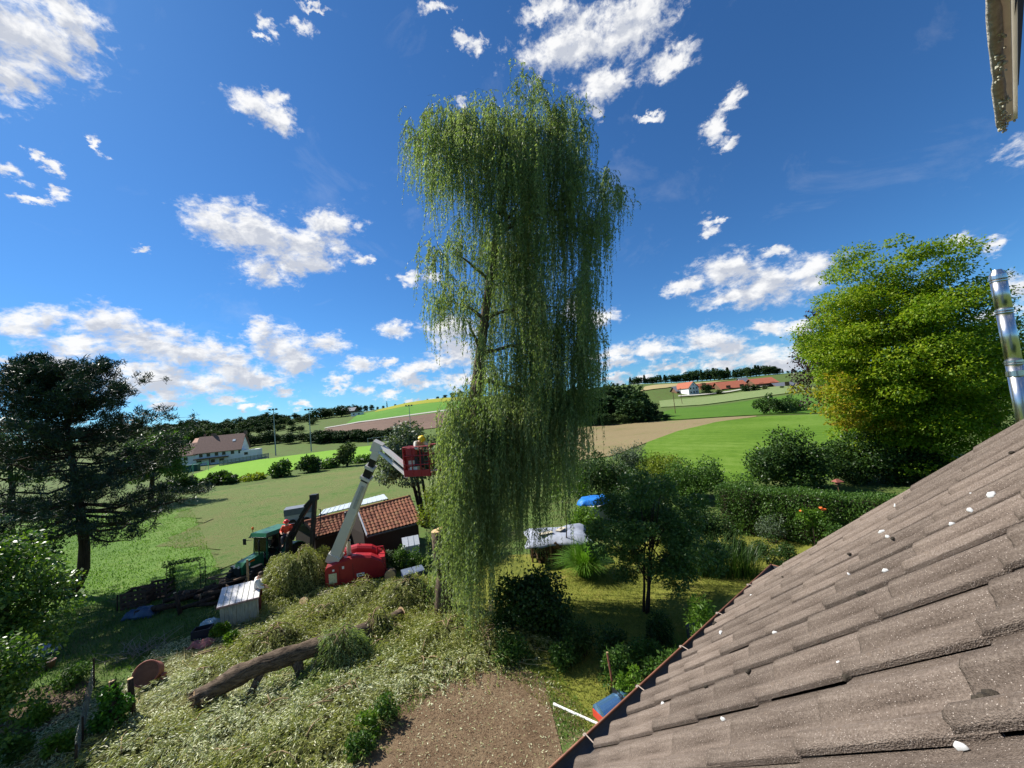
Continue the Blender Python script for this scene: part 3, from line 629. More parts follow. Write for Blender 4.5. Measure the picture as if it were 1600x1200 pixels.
# ---- the tall weeping willow
def build_willow():
    b = G(694, 958); Y = b[1]; sc = Y/F_PX
    t = thing('willow_tree', 'tall half pruned weeping willow with hanging curtains of leaves in the middle of the garden', 'tree', b)
    tr = [(697, 975), (692, 945), (694, 915), (698, 880), (704, 835), (712, 780), (724, 710), (738, 640), (747, 595), (751, 550), (757, 500), (765, 440), (775, 370), (790, 300), (806, 240), (818, 180)]
    P = np.array([at_y(x, y, Y+.012*i) for i, (x, y) in enumerate(tr)])
    rad = np.array([.42, .36, .33, .31, .29, .27, .25, .24, .24, .21, .18, .16, .13, .10, .07, .03])
    mb = MB(b); mb.tube(P, rad, 14, jit=.09)
    trunk = mb.build('trunk', m_bark, t, True)
    mb = MB(b); q = [at_y(697, 905, Y-.05), at_y(688, 872, Y-.12), at_y(684, 830, Y-.15)]; mb.tube(q, [.27, .27, .26], 12, jit=.06)
    st = mb.build('sawn_stem', m_bark, t, True)
    mb = MB(b); ax = unit(q[2]-q[1]); mb.lathe(q[2]+ax*.005, ax, [(0, .25), (.02, .245), (.03, .23)], 16); mb.lathe(q[2]+ax*.03+np.array([.13, -.05, .04]), ax, [(0, .14), (.05, .13), (.07, .10)], 9); mb.build('cut_face', m_cut, st)
    mb = MB(b); mb.lathe(at_y(752, 528, Y-.2), (-.4, -.9, .1), [(0, .09), (.03, .085)], 10); mb.build('cut_face', m_cut, t)
    mb = MB(b); mb.lathe(at_y(767, 950, Y-1.6), (-.1, -1, .25), [(0, .10), (.04, .09), (.05, .07)], 10); mb.build('cut_face', m_cut, t)
    # (x, y, rx, ry, Lmin, Lmax, strands, depth, thin)   in the photograph's pixels at the tree's distance
    cl = [(826,128,9,12,25,60,14,0),(812,140,14,10,30,80,16,0),(846,142,12,12,30,80,16,.2),(770,160,22,10,30,90,22,.2),(742,158,10,8,30,70,10,.2),(700,172,14,8,30,80,14,-.2),(668,180,10,8,30,70,10,0),(720,176,16,8,40,90,16,0),(885,160,10,10,30,80,14,.3),(905,160,8,8,30,70,8,.3),(908,200,8,14,40,90,14,.2),(945,262,6,8,30,60,8,.2),(972,300,6,6,30,70,10,.2),(642,192,6,8,40,90,8,0),
          (838,165,34,24,70,190,60,0),(820,200,56,30,110,220,110,0),(765,185,48,22,80,170,110,.2),(715,200,44,24,70,160,90,-.2),(688,205,30,18,60,140,60,0),(660,212,16,18,50,120,36,0),(650,205,10,8,50,90,14,0),(875,185,26,24,60,180,52,.3),(895,235,22,34,60,190,54,.2),
          (815,250,60,36,110,230,130,.5),(860,280,55,44,120,260,120,.3),(745,250,46,32,60,110,90,-.3),(690,262,28,24,50,110,40,-.2),(905,320,34,34,80,210,70,0),(940,295,24,20,60,150,34,.2),(962,298,12,10,30,70,16,.2),(948,330,16,20,50,110,26,0),
          (850,370,60,40,130,270,120,.3),(815,360,36,36,140,290,80,.5),(805,420,24,40,150,300,60,.3),(788,300,28,30,80,190,46,-.7),(776,375,18,22,60,140,26,-.7),(800,230,40,24,90,180,50,-.6),(905,400,26,36,80,200,50,0),(925,370,14,20,60,130,24,0),
          (712,375,28,22,40,110,56,-.3),(690,385,14,16,40,90,26,-.3),(715,440,26,26,40,110,48,-.3),(698,470,14,20,40,90,20,-.2),(728,480,16,20,40,80,20,-.2),
          (840,470,54,44,150,300,110,.3),(890,480,30,44,100,240,64,.2),(815,520,46,40,170,330,90,.2),(870,560,44,44,130,270,90,.2),(905,570,18,44,60,170,44,.1),(915,620,10,30,50,110,16,.1),
          (738,630,32,24,200,340,110,-.8),(708,645,16,26,200,330,60,-.6),(778,636,34,26,200,310,110,-.8),(805,648,34,24,150,260,90,-.6),(850,640,40,34,120,230,90,0),(895,640,16,34,80,170,36,.1),(785,575,20,26,120,220,40,.6),
          (715,760,16,40,120,225,46,-.9),(745,740,28,40,130,230,60,-.9),(735,860,30,24,60,110,40,-1.2),(795,700,26,30,120,210,50,-.8),(700,840,10,20,60,130,16,-.7)]
    roots = []; Ls = []; sway = []
    for (x, y, rx, ry, l0, l1, n, dz) in cl:
        n = int(n*(2.3 if y < 600 else 2.0)); nb = max(n//19, 2); g = np.clip(rng.normal(size=(nb, 3)), -1.8, 1.8); bl = rng.uniform(l0, l1, nb)*(1-.35*(rng.random(nb) < .3)); bs = rng.normal(size=nb)*.03
        for i in range(n):
            k = rng.integers(nb)
            p = at_y(x+g[k, 0]*rx*.75, y+g[k, 1]*ry*.8, Y+dz+g[k, 2]*1.0)
            roots.append(p+rng.normal(size=3)*(.085, .085, .28)); Ls.append(bl[k]*sc*rng.uniform(.55, 1.05)); sway.append(-.10-.01*(y > 550)+bs[k])
    roots = np.array(roots); Ls = np.array(Ls); sway = np.array(sway); ns = len(roots)
    cnt = np.maximum((Ls/.042).astype(int), 8); idx = np.repeat(np.arange(ns), cnt)
    s = rng.random(len(idx))**.92*Ls[idx]
    ph = rng.uniform(0, 6.28, ns); am = rng.uniform(.02, .07, ns); dirx = rng.normal(size=(ns, 2))*.13
    def pos(i, s):
        q = np.minimum(s/.7, 1); arch = q*(2-q)
        p = roots[i].copy(); p[:, 0] += sway[i]*s+am[i]*np.sin(s*2.2+ph[i])*np.minimum(s, 1.2)+dirx[i, 0]*arch*2.2
        p[:, 1] += am[i]*np.cos(s*1.9+ph[i])*np.minimum(s, 1.2)+dirx[i, 1]*arch*2.2
        p[:, 2] -= s-.16*np.sin(np.minimum(s/.5, math.pi))
        return p
    Pt = pos(idx, s); n = len(idx)
    D = rand_unit(n)*.62; D[:, 2] -= .85; D[:, 0] -= .12; D = unit(D); S = unit(np.cross(D, rand_unit(n)))
    tip = 1-.45*(s/Ls[idx])**3
    V = leaf_verts(Pt, D, S, rng.uniform(.10, .155, n)*tip, rng.uniform(.028, .042, n)*tip)
    ok = Pt[:, 2] > .12
    V = V.reshape(-1, 4, 3)[ok].reshape(-1, 3)
    leaf_mesh('crown', V-b, LM['willow'], t)
    # hanging twigs, ribbons of three sides each
    seg = 7; tv = []; tq = []
    for k in range(seg):
        p = pos(np.arange(ns), Ls*.97*k/(seg-1)); w = .004*(1-k/seg)+.0015
        tv.append(np.stack([p+[w, 0, 0], p+[-w*.5, w*.87, 0], p+[-w*.5, -w*.87, 0]], 1))
    tv = np.stack(tv, 1); V = tv.reshape(-1, 3); base = np.arange(ns)*seg*3
    for k in range(seg-1):
        for j in range(3):
            a = base+k*3+j; c = base+k*3+(j+1) % 3; tq.append(np.stack([a, c, c+3, a+3], -1))
    np_mesh('hanging_twigs', V-b, np.concatenate(tq), m_wtwig, t)
    for (x, y, k, dz) in [(690,215,13,-.1),(650,222,13,0),(765,195,14,.2),(880,215,13,.3),(945,300,12,.2),(900,330,12,.1),(860,290,12,.3),(705,395,11,-.3),(700,470,10,-.2),(730,500,9,-.2),(870,480,10,.2),(890,560,9,.2),(740,625,8,-.8),(800,650,7,-.6),(860,640,8,0),(840,170,14,0),(780,420,11,-.2),(850,390,11,.3)]:
        mb = MB(b); limb(mb, P[k], at_y(x, y, Y+dz), rad[k]*.45, .018, .10, 6, 7, .09); mb.build('branch', m_bark, t, True)
    for (x, y) in [(748, 632), (762, 640), (775, 648), (735, 640), (788, 655)]:
        mb = MB(b); a = at_y(x, y, Y-1.2); limb(mb, a, a+np.array([rng.uniform(-.5, .8), -.3, -.5]), .02, .012, .2, 5, 5); mb.build('bare_branch', m_twig, t, True)
build_willow()

# ---- pine on the left
def build_pine():
    b = G(97, 933); Y = b[1]; sc = Y/F_PX
    t = thing('pine_tree', 'broad dark pine with a curved trunk at the edge of the mown grass', 'tree', b)
    tr = [(92, 942), (102, 930), (116, 914), (130, 888), (132, 850), (126, 800), (118, 750), (110, 700), (104, 650), (100, 610), (98, 575)]
    P = np.array([at_y(x, y, Y) for x, y in tr]); rad = np.linspace(.34, .04, len(P)); rad[:3] = (.42, .36, .33)
    mb = MB(b); mb.tube(P, rad, 11, jit=.08); mb.build('trunk', m_bark_d, t, True)
    H = P[-1][2]-b[2]
    zz = P[:, 2]-b[2]
    def on_trunk(h): return np.array([np.interp(h, zz, P[:, 0]), np.interp(h, zz, P[:, 1]), b[2]+h])
    mb = MB(b); tips = []
    for i in range(120):
        f = rng.random()**.85; h = H*(.27+.71*f); a = rng.uniform(0, 2*math.pi)
        L = 5.4*(1-f)**.55*rng.uniform(.5, 1.0)*(1.0 if f > .1 else .9)+.5
        up = -.08+.75*f
        p0 = on_trunk(h); p1 = p0+np.array([math.cos(a)*L, math.sin(a)*L, L*up])
        Q = limb(mb, p0, p1, .07*(1-f)+.022, .012, -.10, 5, 6, .10)
        for q in range(2, 6):
            for _ in range(3 if q < 5 else 4):
                e = Q[q]+np.array([rng.normal()*.55, rng.normal()*.55, rng.uniform(-.05, .5)])*min(1, L/3)
                mb.tube([Q[q], e], [.012, .006], 4, caps=False); tips.append(e)
                if rng.random() < .35: tips.append((Q[q]*.5+e*.5)+rng.normal(size=3)*.12)
    mb.build('boughs', m_bark_d, t, True)
    tips = np.array(tips); n = len(tips); k = 46
    base = np.repeat(tips, k, 0)+rng.normal(size=(n*k, 3))*.10
    ax = np.repeat(unit(rng.normal(size=(n, 3))*.45+np.array([0, 0, .8])), k, 0)
    D = unit(ax*.7+rand_unit(n*k)); S = unit(np.cross(D, rand_unit(n*k)))
    leaf_mesh('crown', leaf_verts(base, D, S, rng.uniform(.18, .32, n*k), .040)-b, LM['pine'], t)
build_pine()

def broad_tree(name, label, px, d, trunk_r, crown, n, leaf, lm, bark=m_bark, group=None, lean=(0, 0), stems=1, flat=.7, cr=None, m=60, limbs=14, zmin=-.6, horiz=.3, extra=None, base=None, droop=.25):
    """crown: (px centre, py centre, half width px, half height px, half depth m)"""
    b = GD(px, d) if base is None else base
    cx, cy, hw, hh, hd = crown; C = at(cx, cy, d); sc = d/F_PX
    off = math.hypot((cx-800)/F_PX, 1.0); R = np.array([hw*sc/off, hd, hh*sc/1.0])
    t = thing(name, label, 'tree', b, group=group)
    cr = cr or R.mean()*.26; cl = clumps_in(C, R, m, cr, flat, .35, 1.0, zmin)
    for s in range(stems):
        an = 2.1*s+rng.random(); o = np.array([math.cos(an), math.sin(an), 0])*trunk_r*1.6 if stems > 1 else np.zeros(3)
        mb = MB(b); top = C+np.array([0, 0, R[2]*.55])+o*2; fork = b+o+(top-b)*.35
        limb(mb, b+o-np.array([0, 0, .1]), top, trunk_r, trunk_r*.18, 0, 9, 9, .03); mb.build('trunk', bark, t, True)
    mb = MB(b)
    for i in range(limbs):
        c = cl[rng.integers(len(cl))]; f = rng.uniform(.3, .75); limb(mb, b+(C+np.array([0, 0, R[2]*.4])-b)*f, c[:3], trunk_r*.32, .012, -.06, 5, 5, .08)
    if limbs: mb.build('limbs', bark, t, True)
    foliage('crown', cl, n, leaf, leaf*.62, lm, t, droop, horiz, off=b)
    if extra: extra(t, b, C, R, cl)
    return t
def gold(t, b, C, R, cl):
    g = []
    for (x, y, r) in [(1290, 640, 26), (1310, 655, 26), (1340, 660, 26), (1275, 615, 18), (1370, 668, 24), (1330, 640, 22), (1300, 590, 16), (1320, 610, 16), (1410, 665, 18)]:
        for _ in range(5):
            p = at(x+rng.normal()*r*.7, y+rng.normal()*r*.35, 25.6+rng.uniform(0, 2.4)); g.append(np.concatenate([p, [.55, .55, .26]]))
    foliage('turning_bough', np.array(g), 3600, .18, .12, LM['maple_gold'], t, .2, .8, off=b)
broad_tree('maple_tree', 'big yellow green maple with some leaves turning gold beside the house roof', 1447, 27.5, .26, (1408, 556, 184, 188, 5.2), 220000, .165, LM['maple'], m_bark_g, stems=3, flat=.42, cr=1.15, m=400, limbs=20, horiz=.9, zmin=-.97, extra=gold)
broad_tree('copper_beech', 'dark purple leaved tree half hidden behind the yellow green maple', 1345, 36, .25, (1296, 570, 46, 100, 3.0), 9000, .22, LM['beech'], m_bark_d, m=50, flat=.7)
broad_tree('shade_tree', 'dark green tree standing behind the steel flue pipe', 1560, 30, .3, (1560, 590, 100, 110, 4), 16000, .2, LM['dark'], m_bark_d, m=70, flat=.5)
broad_tree('broadleaf_tree', 'dark round topped tree standing right behind the pine', 235, 46, .3, (243, 720, 44, 55, 3.5), 12000, .24, LM['mid'], m_bark_d, m=50)
broad_tree('broadleaf_tree', 'dense dark tree at the meadow edge left of the pine trunk', 20, 42, .3, (10, 720, 70, 70, 4), 10000, .24, LM['dark'], m_bark_d, m=50)
broad_tree('hazel_tree', 'leafy tree with round sunlit leaves in the near corner of the garden', -40, 11.5, .12, (-5, 950, 108, 125, 1.9), 17000, .115, LM['hazel'], m_bark_g, stems=3, m=90, cr=.42, limbs=22, horiz=.5)
broad_tree('hazel_tree', 'leafy bush filling the bottom left corner below the round leafed tree', -30, 9.2, .05, (-25, 1100, 62, 110, 1.0), 6000, .10, LM['hazel'], m_bark_g, stems=3, m=40, cr=.32, limbs=10, horiz=.5)
broad_tree('hazel_tree', 'low dark leafed tree below the pine at the garden edge', -15, 16, .1, (10, 880, 78, 60, 1.8), 7000, .12, LM['mid'], m_bark_d, stems=2, m=40, cr=.5)
broad_tree('fruit_tree', 'small dark fruit tree with two forked stems on the garden lawn', 1008, 13.6, .05, (1022, 842, 104, 104, 2.0), 34000, .085, LM['midd'], m_bark_d, stems=4, m=80, cr=.36, limbs=30, zmin=-.98)
broad_tree('young_tree', 'slender young tree with a single thin stem in front of the tarp covered woodpile', 887, 18.6, .035, (884, 745, 30, 56, .8), 3000, .10, LM['light'], m_bark_d, m=30, cr=.34, limbs=8)
broad_tree('olive_tree', 'pale grey green willow bush behind the basket of the boom lift', 665, 27, .16, (640, 712, 50, 56, 2.6), 15000, .17, LM['grey'], m_bark_d, stems=3, m=70, cr=.6, droop=.5)
broad_tree('elder_tree', 'yellow green elder overhanging the right end of the red tiled shed', 700, 21.5, .08, (690, 795, 34, 44, 1.3), 6000, .11, LM['yellow'], m_bark_d, stems=2, m=40, cr=.42, limbs=14)

def shrub(name, label, px, top, hw, d, n, leaf, lm, group=None, m=22, stems=5, cat='shrub', depth=None, zlow=.12, aspect=.6, droop=.1, cr=None, flat=.85):
    b = GD(px, d, top+hw*.8); h = max(top_h(px, top, d, b), .3); w = hw*d/F_PX/math.hypot((px-800)/F_PX, 1.0); dp = depth or w*.85
    t = thing(name, label, cat, b, group=group)
    r_ = cr or min((w+dp+h*.6)/3*.34, .9)
    C = np.array([0, 0, h*.22]); R = np.array([w, dp, h*.80-r_*.4])
    cl = clumps_in(C, R, m, r_, flat, .35, .92, -.12); cl[:, 2] = np.maximum(cl[:, 2], .12*h)
    mb = MB()
    for _ in range(stems):
        c = cl[rng.integers(len(cl))]; limb(mb, (rng.normal()*w*.15, rng.normal()*dp*.15, -.05), c[:3], .012+.012*h, .006, .02, 5, 5)
    mb.build('stems', m_bark_d, t, True)
    foliage('foliage', cl, n, leaf, leaf*aspect, lm, t, droop, .3)
    return t
shrub('laurel_bush', 'big dark shrub beyond the hedge at the edge of the bright green field', 1235, 658, 74, 27, 17000, .17, LM['dark'], m=44)
shrub('laurel_bush', 'dark shrub row under the maple, behind the red bird house', 1345, 664, 78, 28, 15000, .17, LM['dark'], m=44)
shrub('laurel_bush', 'dark shrub under the maple trunks beside the roof edge', 1440, 688, 62, 26, 10000, .17, LM['dark'], m=30)
shrub('low_shrub', 'low pale green bush at the left end of the clipped hedge', 1165, 728, 38, 23, 4500, .10, LM['mid'], m=26)
shrub('garden_shrub', 'black green round shrub left of the blue cover', 930, 702, 50, 30, 11000, .15, LM['dark'], m=30)
shrub('garden_shrub', 'grey green bush in front of the brown stubble field', 985, 692, 40, 33, 7500, .13, LM['grey'], m=26)
shrub('garden_shrub', 'yellow topped bush below the bright green field', 1035, 702, 44, 31, 9000, .14, LM['yellow'], m=30)
shrub('garden_shrub', 'fresh green bush between the yellow topped bush and the hedge', 1085, 708, 54, 27, 13000, .13, LM['mid'], m=36)
shrub('garden_shrub', 'dark bush behind the small forked fruit tree', 1004, 735, 54, 23, 12000, .12, LM['dark'], m=36)
shrub('garden_shrub', 'sunlit low bush under the blue cover', 912, 784, 28, 22.5, 5200, .11, LM['light'], m=24)
shrub('garden_shrub', 'dark green bush beside the reeds', 1085, 770, 60, 18.5, 14000, .09, LM['dark'], m=36)
shrub('currant_bush', 'broad dark leafed bush at the foot of the willow curtain', 832, 895, 66, 13.4, 14000, .105, LM['dark'], m=40, aspect=.75)
shrub('herb_clump', 'leafy pale bush against the rusty gutter lip', 1100, 925, 34, 10.6, 2600, .11, LM['light'], m=24, aspect=.35)
shrub('herb_clump', 'green leafy clump beside the plank box under the gutter', 1040, 1000, 34, 9.8, 2600, .09, LM['mid'], m=20)
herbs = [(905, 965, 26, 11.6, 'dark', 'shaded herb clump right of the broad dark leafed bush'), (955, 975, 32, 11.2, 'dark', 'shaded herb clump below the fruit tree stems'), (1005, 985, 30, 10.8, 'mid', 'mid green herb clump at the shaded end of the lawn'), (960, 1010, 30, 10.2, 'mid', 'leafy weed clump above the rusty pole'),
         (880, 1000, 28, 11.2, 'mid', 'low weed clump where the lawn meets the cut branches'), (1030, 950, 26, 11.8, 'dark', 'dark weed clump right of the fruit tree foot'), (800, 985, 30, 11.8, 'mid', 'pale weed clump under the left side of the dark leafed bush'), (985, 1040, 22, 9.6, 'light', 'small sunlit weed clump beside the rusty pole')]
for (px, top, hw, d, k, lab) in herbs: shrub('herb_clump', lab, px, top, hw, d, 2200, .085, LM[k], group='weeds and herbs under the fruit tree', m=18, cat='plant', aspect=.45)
for (px, top, hw, d, k, lab) in [(1195, 820, 22, 16.5, 'dark', 'dark perennial clump in front of the sunlit strip of lawn'), (1225, 828, 18, 15.5, 'dark', 'dark stalky perennial close to the far roof corner'), (1145, 818, 18, 18, 'mid', 'pale herb tuft at the foot of the clipped hedge'), (1205, 800, 30, 18.6, 'grey', 'grey leafed border plant at the hedge foot'), (1300, 805, 22, 16.6, 'mid', 'green bush right of the orange rose')]:
    shrub('border_plant', lab, px, top, hw, d, 1500, .075, LM[k], group='border plants along the hedge', m=14, cat='plant')
for (px, top, hw, d, k, lab) in [(628, 850, 18, 20, 'mid', 'green bush in front of the dark shed wall'), (655, 848, 20, 19.8, 'mid', 'bushy green plant beside the willow stump'), (598, 852, 18, 19.8, 'grey', 'grey leafed plant right behind the red lift body'), (578, 848, 14, 20.6, 'grey', 'silvery plant under the shed verge'), (345, 970, 14, 14.8, 'light', 'bright weed clump at the corner of the white shed'), (362, 985, 16, 14.2, 'light', 'low weeds in front of the white shed wall')]:
    shrub('border_plant', lab, px, top, hw, d, 1800, .085, LM[k], group='plants between shed and lift', m=16, cat='plant')
for (px, top, hw, d, n, k, lab) in [(346, 738, 29, 62, 3000, 'dark', 'round dark bush at the near edge of the football pitch'), (437, 716, 18, 68, 2600, 'mid', 'upright bush in front of the left floodlight'), (482, 712, 19, 72, 2600, 'dark', 'dark bush in front of the right floodlight'), (540, 686, 14, 76, 2400, 'farlight', 'tall pale young tree at the pitch edge'), (575, 712, 26, 80, 1500, 'mid', 'low scrub at the right end of the pitch edge'), (395, 744, 30, 66, 1400, 'yellow', 'low brambles between two bushes on the pitch bank'), (512, 716, 22, 76, 1500, 'mid', 'low scrub right of the dark floodlight bush'), (285, 745, 28, 55, 3000, 'dark', 'black green bush below the round topped tree'), (1211, 606, 36, 104, 4200, 'dark', 'large rounded bush standing alone on the field edge'), (1238, 618, 22, 108, 2400, 'mid', 'pale side bush leaning against the lone rounded bush')]:
    shrub('field_bush', lab, px, top, hw, d, n, .42 if d > 50 else .2, LM[k], m=24, stems=4, group=None)

# ---- clipped hedge
def build_hedge():
    a = at(1122, 758, 21.3); c = at(1480, 772, 15.2); a[2] = c[2] = 0; L = np.linalg.norm(c-a); ax = unit(c-a); nr = np.array([-ax[1], ax[0], 0])
    h = 2.28; w = 1.2
    t = thing('hedge', 'long clipped dark green hedge across the garden in front of the fields', 'hedge', a)
    mb = MB(); mb.box(ax*L/2+np.array([0, 0, (h-.2)/2]), (L-.3, w-.36, h-.2), (ax, nr, (0, 0, 1))); mb.build('hedge_core', m_bark_d, t)
    n = 26000; u = rng.random(n)*L; f = rng.random(n); P = np.zeros((n, 3)); O = np.zeros((n, 3))
    side = f < .5; topm = f >= .5; bk = f > .86
    bump = .10*np.sin(u*2.1)+.06*np.sin(u*5.3+1)
    zz = rng.random(n)**.8*h
    P = ax*u[:, None]+nr*np.where(side, -w/2-bump*.5, np.where(bk, w/2, (rng.random(n)-.5)*w))[:, None]
    P[:, 2] = np.where(topm & ~bk, h+bump*.4, zz); P += rng.normal(size=(n, 3))*.05
    O = np.where(side[:, None], -nr, np.where(bk[:, None], nr, np.array([0, 0, 1.0])))
    D = unit(O*.5+rand_unit(n)*.9); S = unit(np.cross(D, unit(O+rand_unit(n)*.7)))
    leaf_mesh('foliage', leaf_verts(P, D, S, rng.uniform(.06, .12, n), rng.uniform(.04, .07, n)), LM['mid'], t)
build_hedge()

def blades(name, C, n, L, W, lm, parent, spread=.9, droop=.9, seg=4, rad=.25):
    """arching grass blades from a tuft"""
    a = rng.uniform(0, 2*math.pi, n); out = rng.uniform(.15, 1, n)*spread; Ls = L*rng.uniform(.6, 1.15, n)
    r0 = rng.random(n)**.5*rad; B = np.stack([np.cos(a)*r0, np.sin(a)*r0, np.zeros(n)], -1)+np.asarray(C)
    dirh = np.stack([np.cos(a), np.sin(a), np.zeros(n)], -1); sd = np.stack([-np.sin(a), np.cos(a), np.zeros(n)], -1)
    V = []
    for k in range(seg+1):
        t = k/seg; p = B+dirh*(out*Ls*(.25*t+.75*t*t))[:, None]; p[:, 2] += Ls*(t*(1.05-.15*out)-droop*out*.62*t**2.4)
        w = W*(1-t)**.7+.002; V.append(np.stack([p+sd*w, p-sd*w], 1))
    V = np.stack(V, 1).reshape(-1, 3); b = np.arange(n)*(seg+1)*2; Q = []
    for k in range(seg): Q.append(np.stack([b+2*k, b+2*k+1, b+2*k+3, b+2*k+2], -1))
    return np_mesh(name, V, np.concatenate(Q), lm, parent)
def tuft(name, label, px, py, d, L, n, lm, W=.012, spread=.9, droop=.9, rad=.25, group=None):
    b = GD(px, d); t = thing(name, label, 'grass', b, group=group); blades('blades', (0, 0, 0), n, L, W, lm, t, spread, droop, 4, rad); return t
tuft('pampas_grass', 'bright green fountain of ornamental grass on the sunlit lawn', 915, 893, 17, 1.6, 1900, LM['pampas'], .013, .85, 1.05, .3)
for i, (px, d, L, lab) in enumerate([(1080, 16.2, 2.1, 'tall dark reeds behind the fruit tree'), (1110, 16, 2.2, 'tall dark reeds in the middle of the reed bed'), (1140, 15.8, 2.1, 'tall dark reeds with sunlit bowed tips near the hedge'), (1165, 15.6, 1.7, 'short bowed reeds at the end of the reed bed')]):
    tuft('reed_clump', lab, px, 0, d, L*.82, 190, LM['dark'], .011, .7, .75, .55, group='reeds between fruit tree and hedge')
for (px, d, L, lab) in [(1130, 10.2, .9, 'loose long grass bowing over the gutter'), (1075, 10.8, .8, 'loose long grass left of the leafy pale bush'), (845, 12.4, .5, 'grass tuft at the right edge of the dark leafed bush')]:
    tuft('grass_tuft', lab, px, 0, d, L, 140, LM['grass'], .008, .8, .8, .3, group='loose grass tufts')
# ---------------------------------------------------------------- distant woods
def at_z(px, py, z):
    r = ray(px, py); return CAM+r*((z-H_EYE)/r[2])
def proto_tree(seed, conifer, lm):
    rr = np.random.default_rng(seed); V = []
    n = 1500
    if conifer:
        h = rr.random(n)**.8; r = .17*(1-h)**.8+.01; a = rr.uniform(0, 6.283, n); q = rr.random(n)**.4
        P = np.stack([np.cos(a)*r*q, np.sin(a)*r*q, .08+.92*h], -1); sz = .05
    else:
        m = 18; u = rr.normal(size=(m, 3)); u = u/np.linalg.norm(u, axis=1)[:, None]
        c = np.array([0, 0, .52])+u*np.array([.27, .27, .32])*rr.uniform(.5, 1, (m, 1)); k = rr.integers(0, m, n); v = rr.normal(size=(n, 3)); v /= np.linalg.norm(v, axis=1)[:, None]
        P = c[k]+v*.155*(rr.random((n, 1))**.35); low = rr.random(n) < .2; P[low, 2] *= .35; sz = .07
    D = rr.normal(size=(n, 3)); D /= np.linalg.norm(D, axis=1)[:, None]; S = np.cross(D, rr.normal(size=(n, 3))); S /= np.linalg.norm(S, axis=1)[:, None]
    o = np_mesh('wood_tree', leaf_verts(P, D, S, sz*rr.uniform(.6, 1.4, n), sz*.8), np.arange(4*n).reshape(-1, 4), lm)
    mb = MB(); mb.tube([(0, 0, -.03), (0, 0, .35), (.01, 0, .7)], [.022, .016, .006], 5)
    V0 = len(o.data.vertices); bm_v = mb.v; me = o.data
    tr = mb.build('trunk', m_bark_d, o)
    return o
PROT = [proto_tree(s, False, LM['far']) for s in (1, 2, 3)]+[proto_tree(5, False, LM['farlight']), proto_tree(6, True, LM['far']), proto_tree(7, True, LM['far'])]
PROT_USED = [False]*6
def far_tree(px, top, d, kind, label, group, wide=1.0, name='wood_tree', cat='tree'):
    b = GD(px, d); h = max(top_h(px, top, d, b), 2.0); o = PROT[kind]
    if PROT_USED[kind]: c = copy_tree(o)
    else: c = o; PROT_USED[kind] = True
    c.location = Vector(b); c.scale = (h*wide, h*wide, h); c.rotation_euler = (0, 0, random.uniform(0, 6.28)); c.name = name
    return tag(c, label, cat, group)
def interp_top(x, pts): return float(np.interp(x, [p[0] for p in pts], [p[1] for p in pts]))
sk = [(120, 668), (255, 661), (292, 654), (317, 651), (338, 659), (360, 651), (390, 651), (425, 640), (440, 645), (455, 642), (470, 651), (492, 638), (532, 629), (570, 630), (595, 633)]
gA = 'trees of the wood beyond the clubhouse'; lA = 'dark tree among others in the wood on the slope beyond the clubhouse'
for x in list(range(130, 540, 10)): far_tree(x+random.uniform(-4, 4), interp_top(x, sk)+random.uniform(-2, 4), random.uniform(300, 335), random.choice((0, 1, 2, 3, 0)), 'dark tree on the skyline of the wood beyond the clubhouse', gA, random.uniform(1.3, 2.0))
for x in range(235, 480, 10): far_tree(x+random.uniform(-4, 4), interp_top(x, [(235, 672), (300, 668), (400, 664), (480, 664)])+random.uniform(-4, 4), random.uniform(215, 250), random.choice((0, 1, 2, 3, 3)), lA, gA, random.uniform(1.2, 1.9))
for x in range(225, 500, 9):
    far_tree(x+random.uniform(-4, 4), interp_top(x, [(225, 668), (300, 661), (400, 655), (500, 650)])+random.uniform(-3, 4), random.uniform(255, 290), random.choice((0, 1, 2, 3)), 'tree halfway up the wooded slope beyond the clubhouse', gA, random.uniform(1.4, 2.0))
for x in range(375, 490, 11): far_tree(x+random.uniform(-3, 3), 678+random.uniform(-6, 4)-(x-375)*.03, random.uniform(168, 182), random.choice((0, 1, 2)), 'dark tree in the lowest row between clubhouse fence and floodlights', gA, random.uniform(1.5, 2.2))
for x in range(545, 600, 9): far_tree(x, interp_top(x, sk)+random.uniform(-1, 3), 385, random.choice((0, 1, 2)), 'small tree on the crest beside the poplar', gA, 1.2)
gB = 'hedge trees along the far side of the football pitch'
for x in range(488, 640, 9): far_tree(x+random.uniform(-2, 2), 674+random.uniform(-4, 3)-(x-488)*.03, random.uniform(160, 168), random.choice((0, 1, 2)), 'dark hedge tree in the row between football pitch and ploughed field', gB, random.uniform(1.8, 2.6))
gC = 'trees on the skyline of the green hill'
for x, t_, w_ in ((618, 631, 1.4), (632, 630, 1.3), (668, 624, 1.5), (684, 619, 1.5), (696, 616, 1.5), (708, 612, 1.6), (720, 610, 1.6)): far_tree(x, t_, 392, random.choice((0, 1, 2)), 'dark tree on the crest above the green hill field', gC, w_)
far_tree(605, 627, 392, 4, 'slim poplar standing alone on the hill crest', None, .55, 'poplar_tree')
gD = 'trees of the dark wood at the right edge of the willow'
for x, t_ in ((880, 604), (893, 600), (906, 600), (918, 600), (930, 600), (942, 596), (955, 594), (968, 594), (982, 595), (994, 601), (1006, 612), (1016, 624), (1026, 632), (1036, 642)):
    for k in range(2): far_tree(x+random.uniform(-5, 5), t_+random.uniform(0, 5)+k*6, random.uniform(122, 140)-k*6, random.choice((0, 1, 2)), 'dark tall tree of the wood right of the willow', gD, random.uniform(1.1, 1.5))
for x in range(925, 1050, 13): far_tree(x, 645+random.uniform(-4, 4), 116, random.choice((0, 1, 3)), 'low tree at the foot of the wood right of the willow', 'bushes along the foot of the dark wood', 1.6)
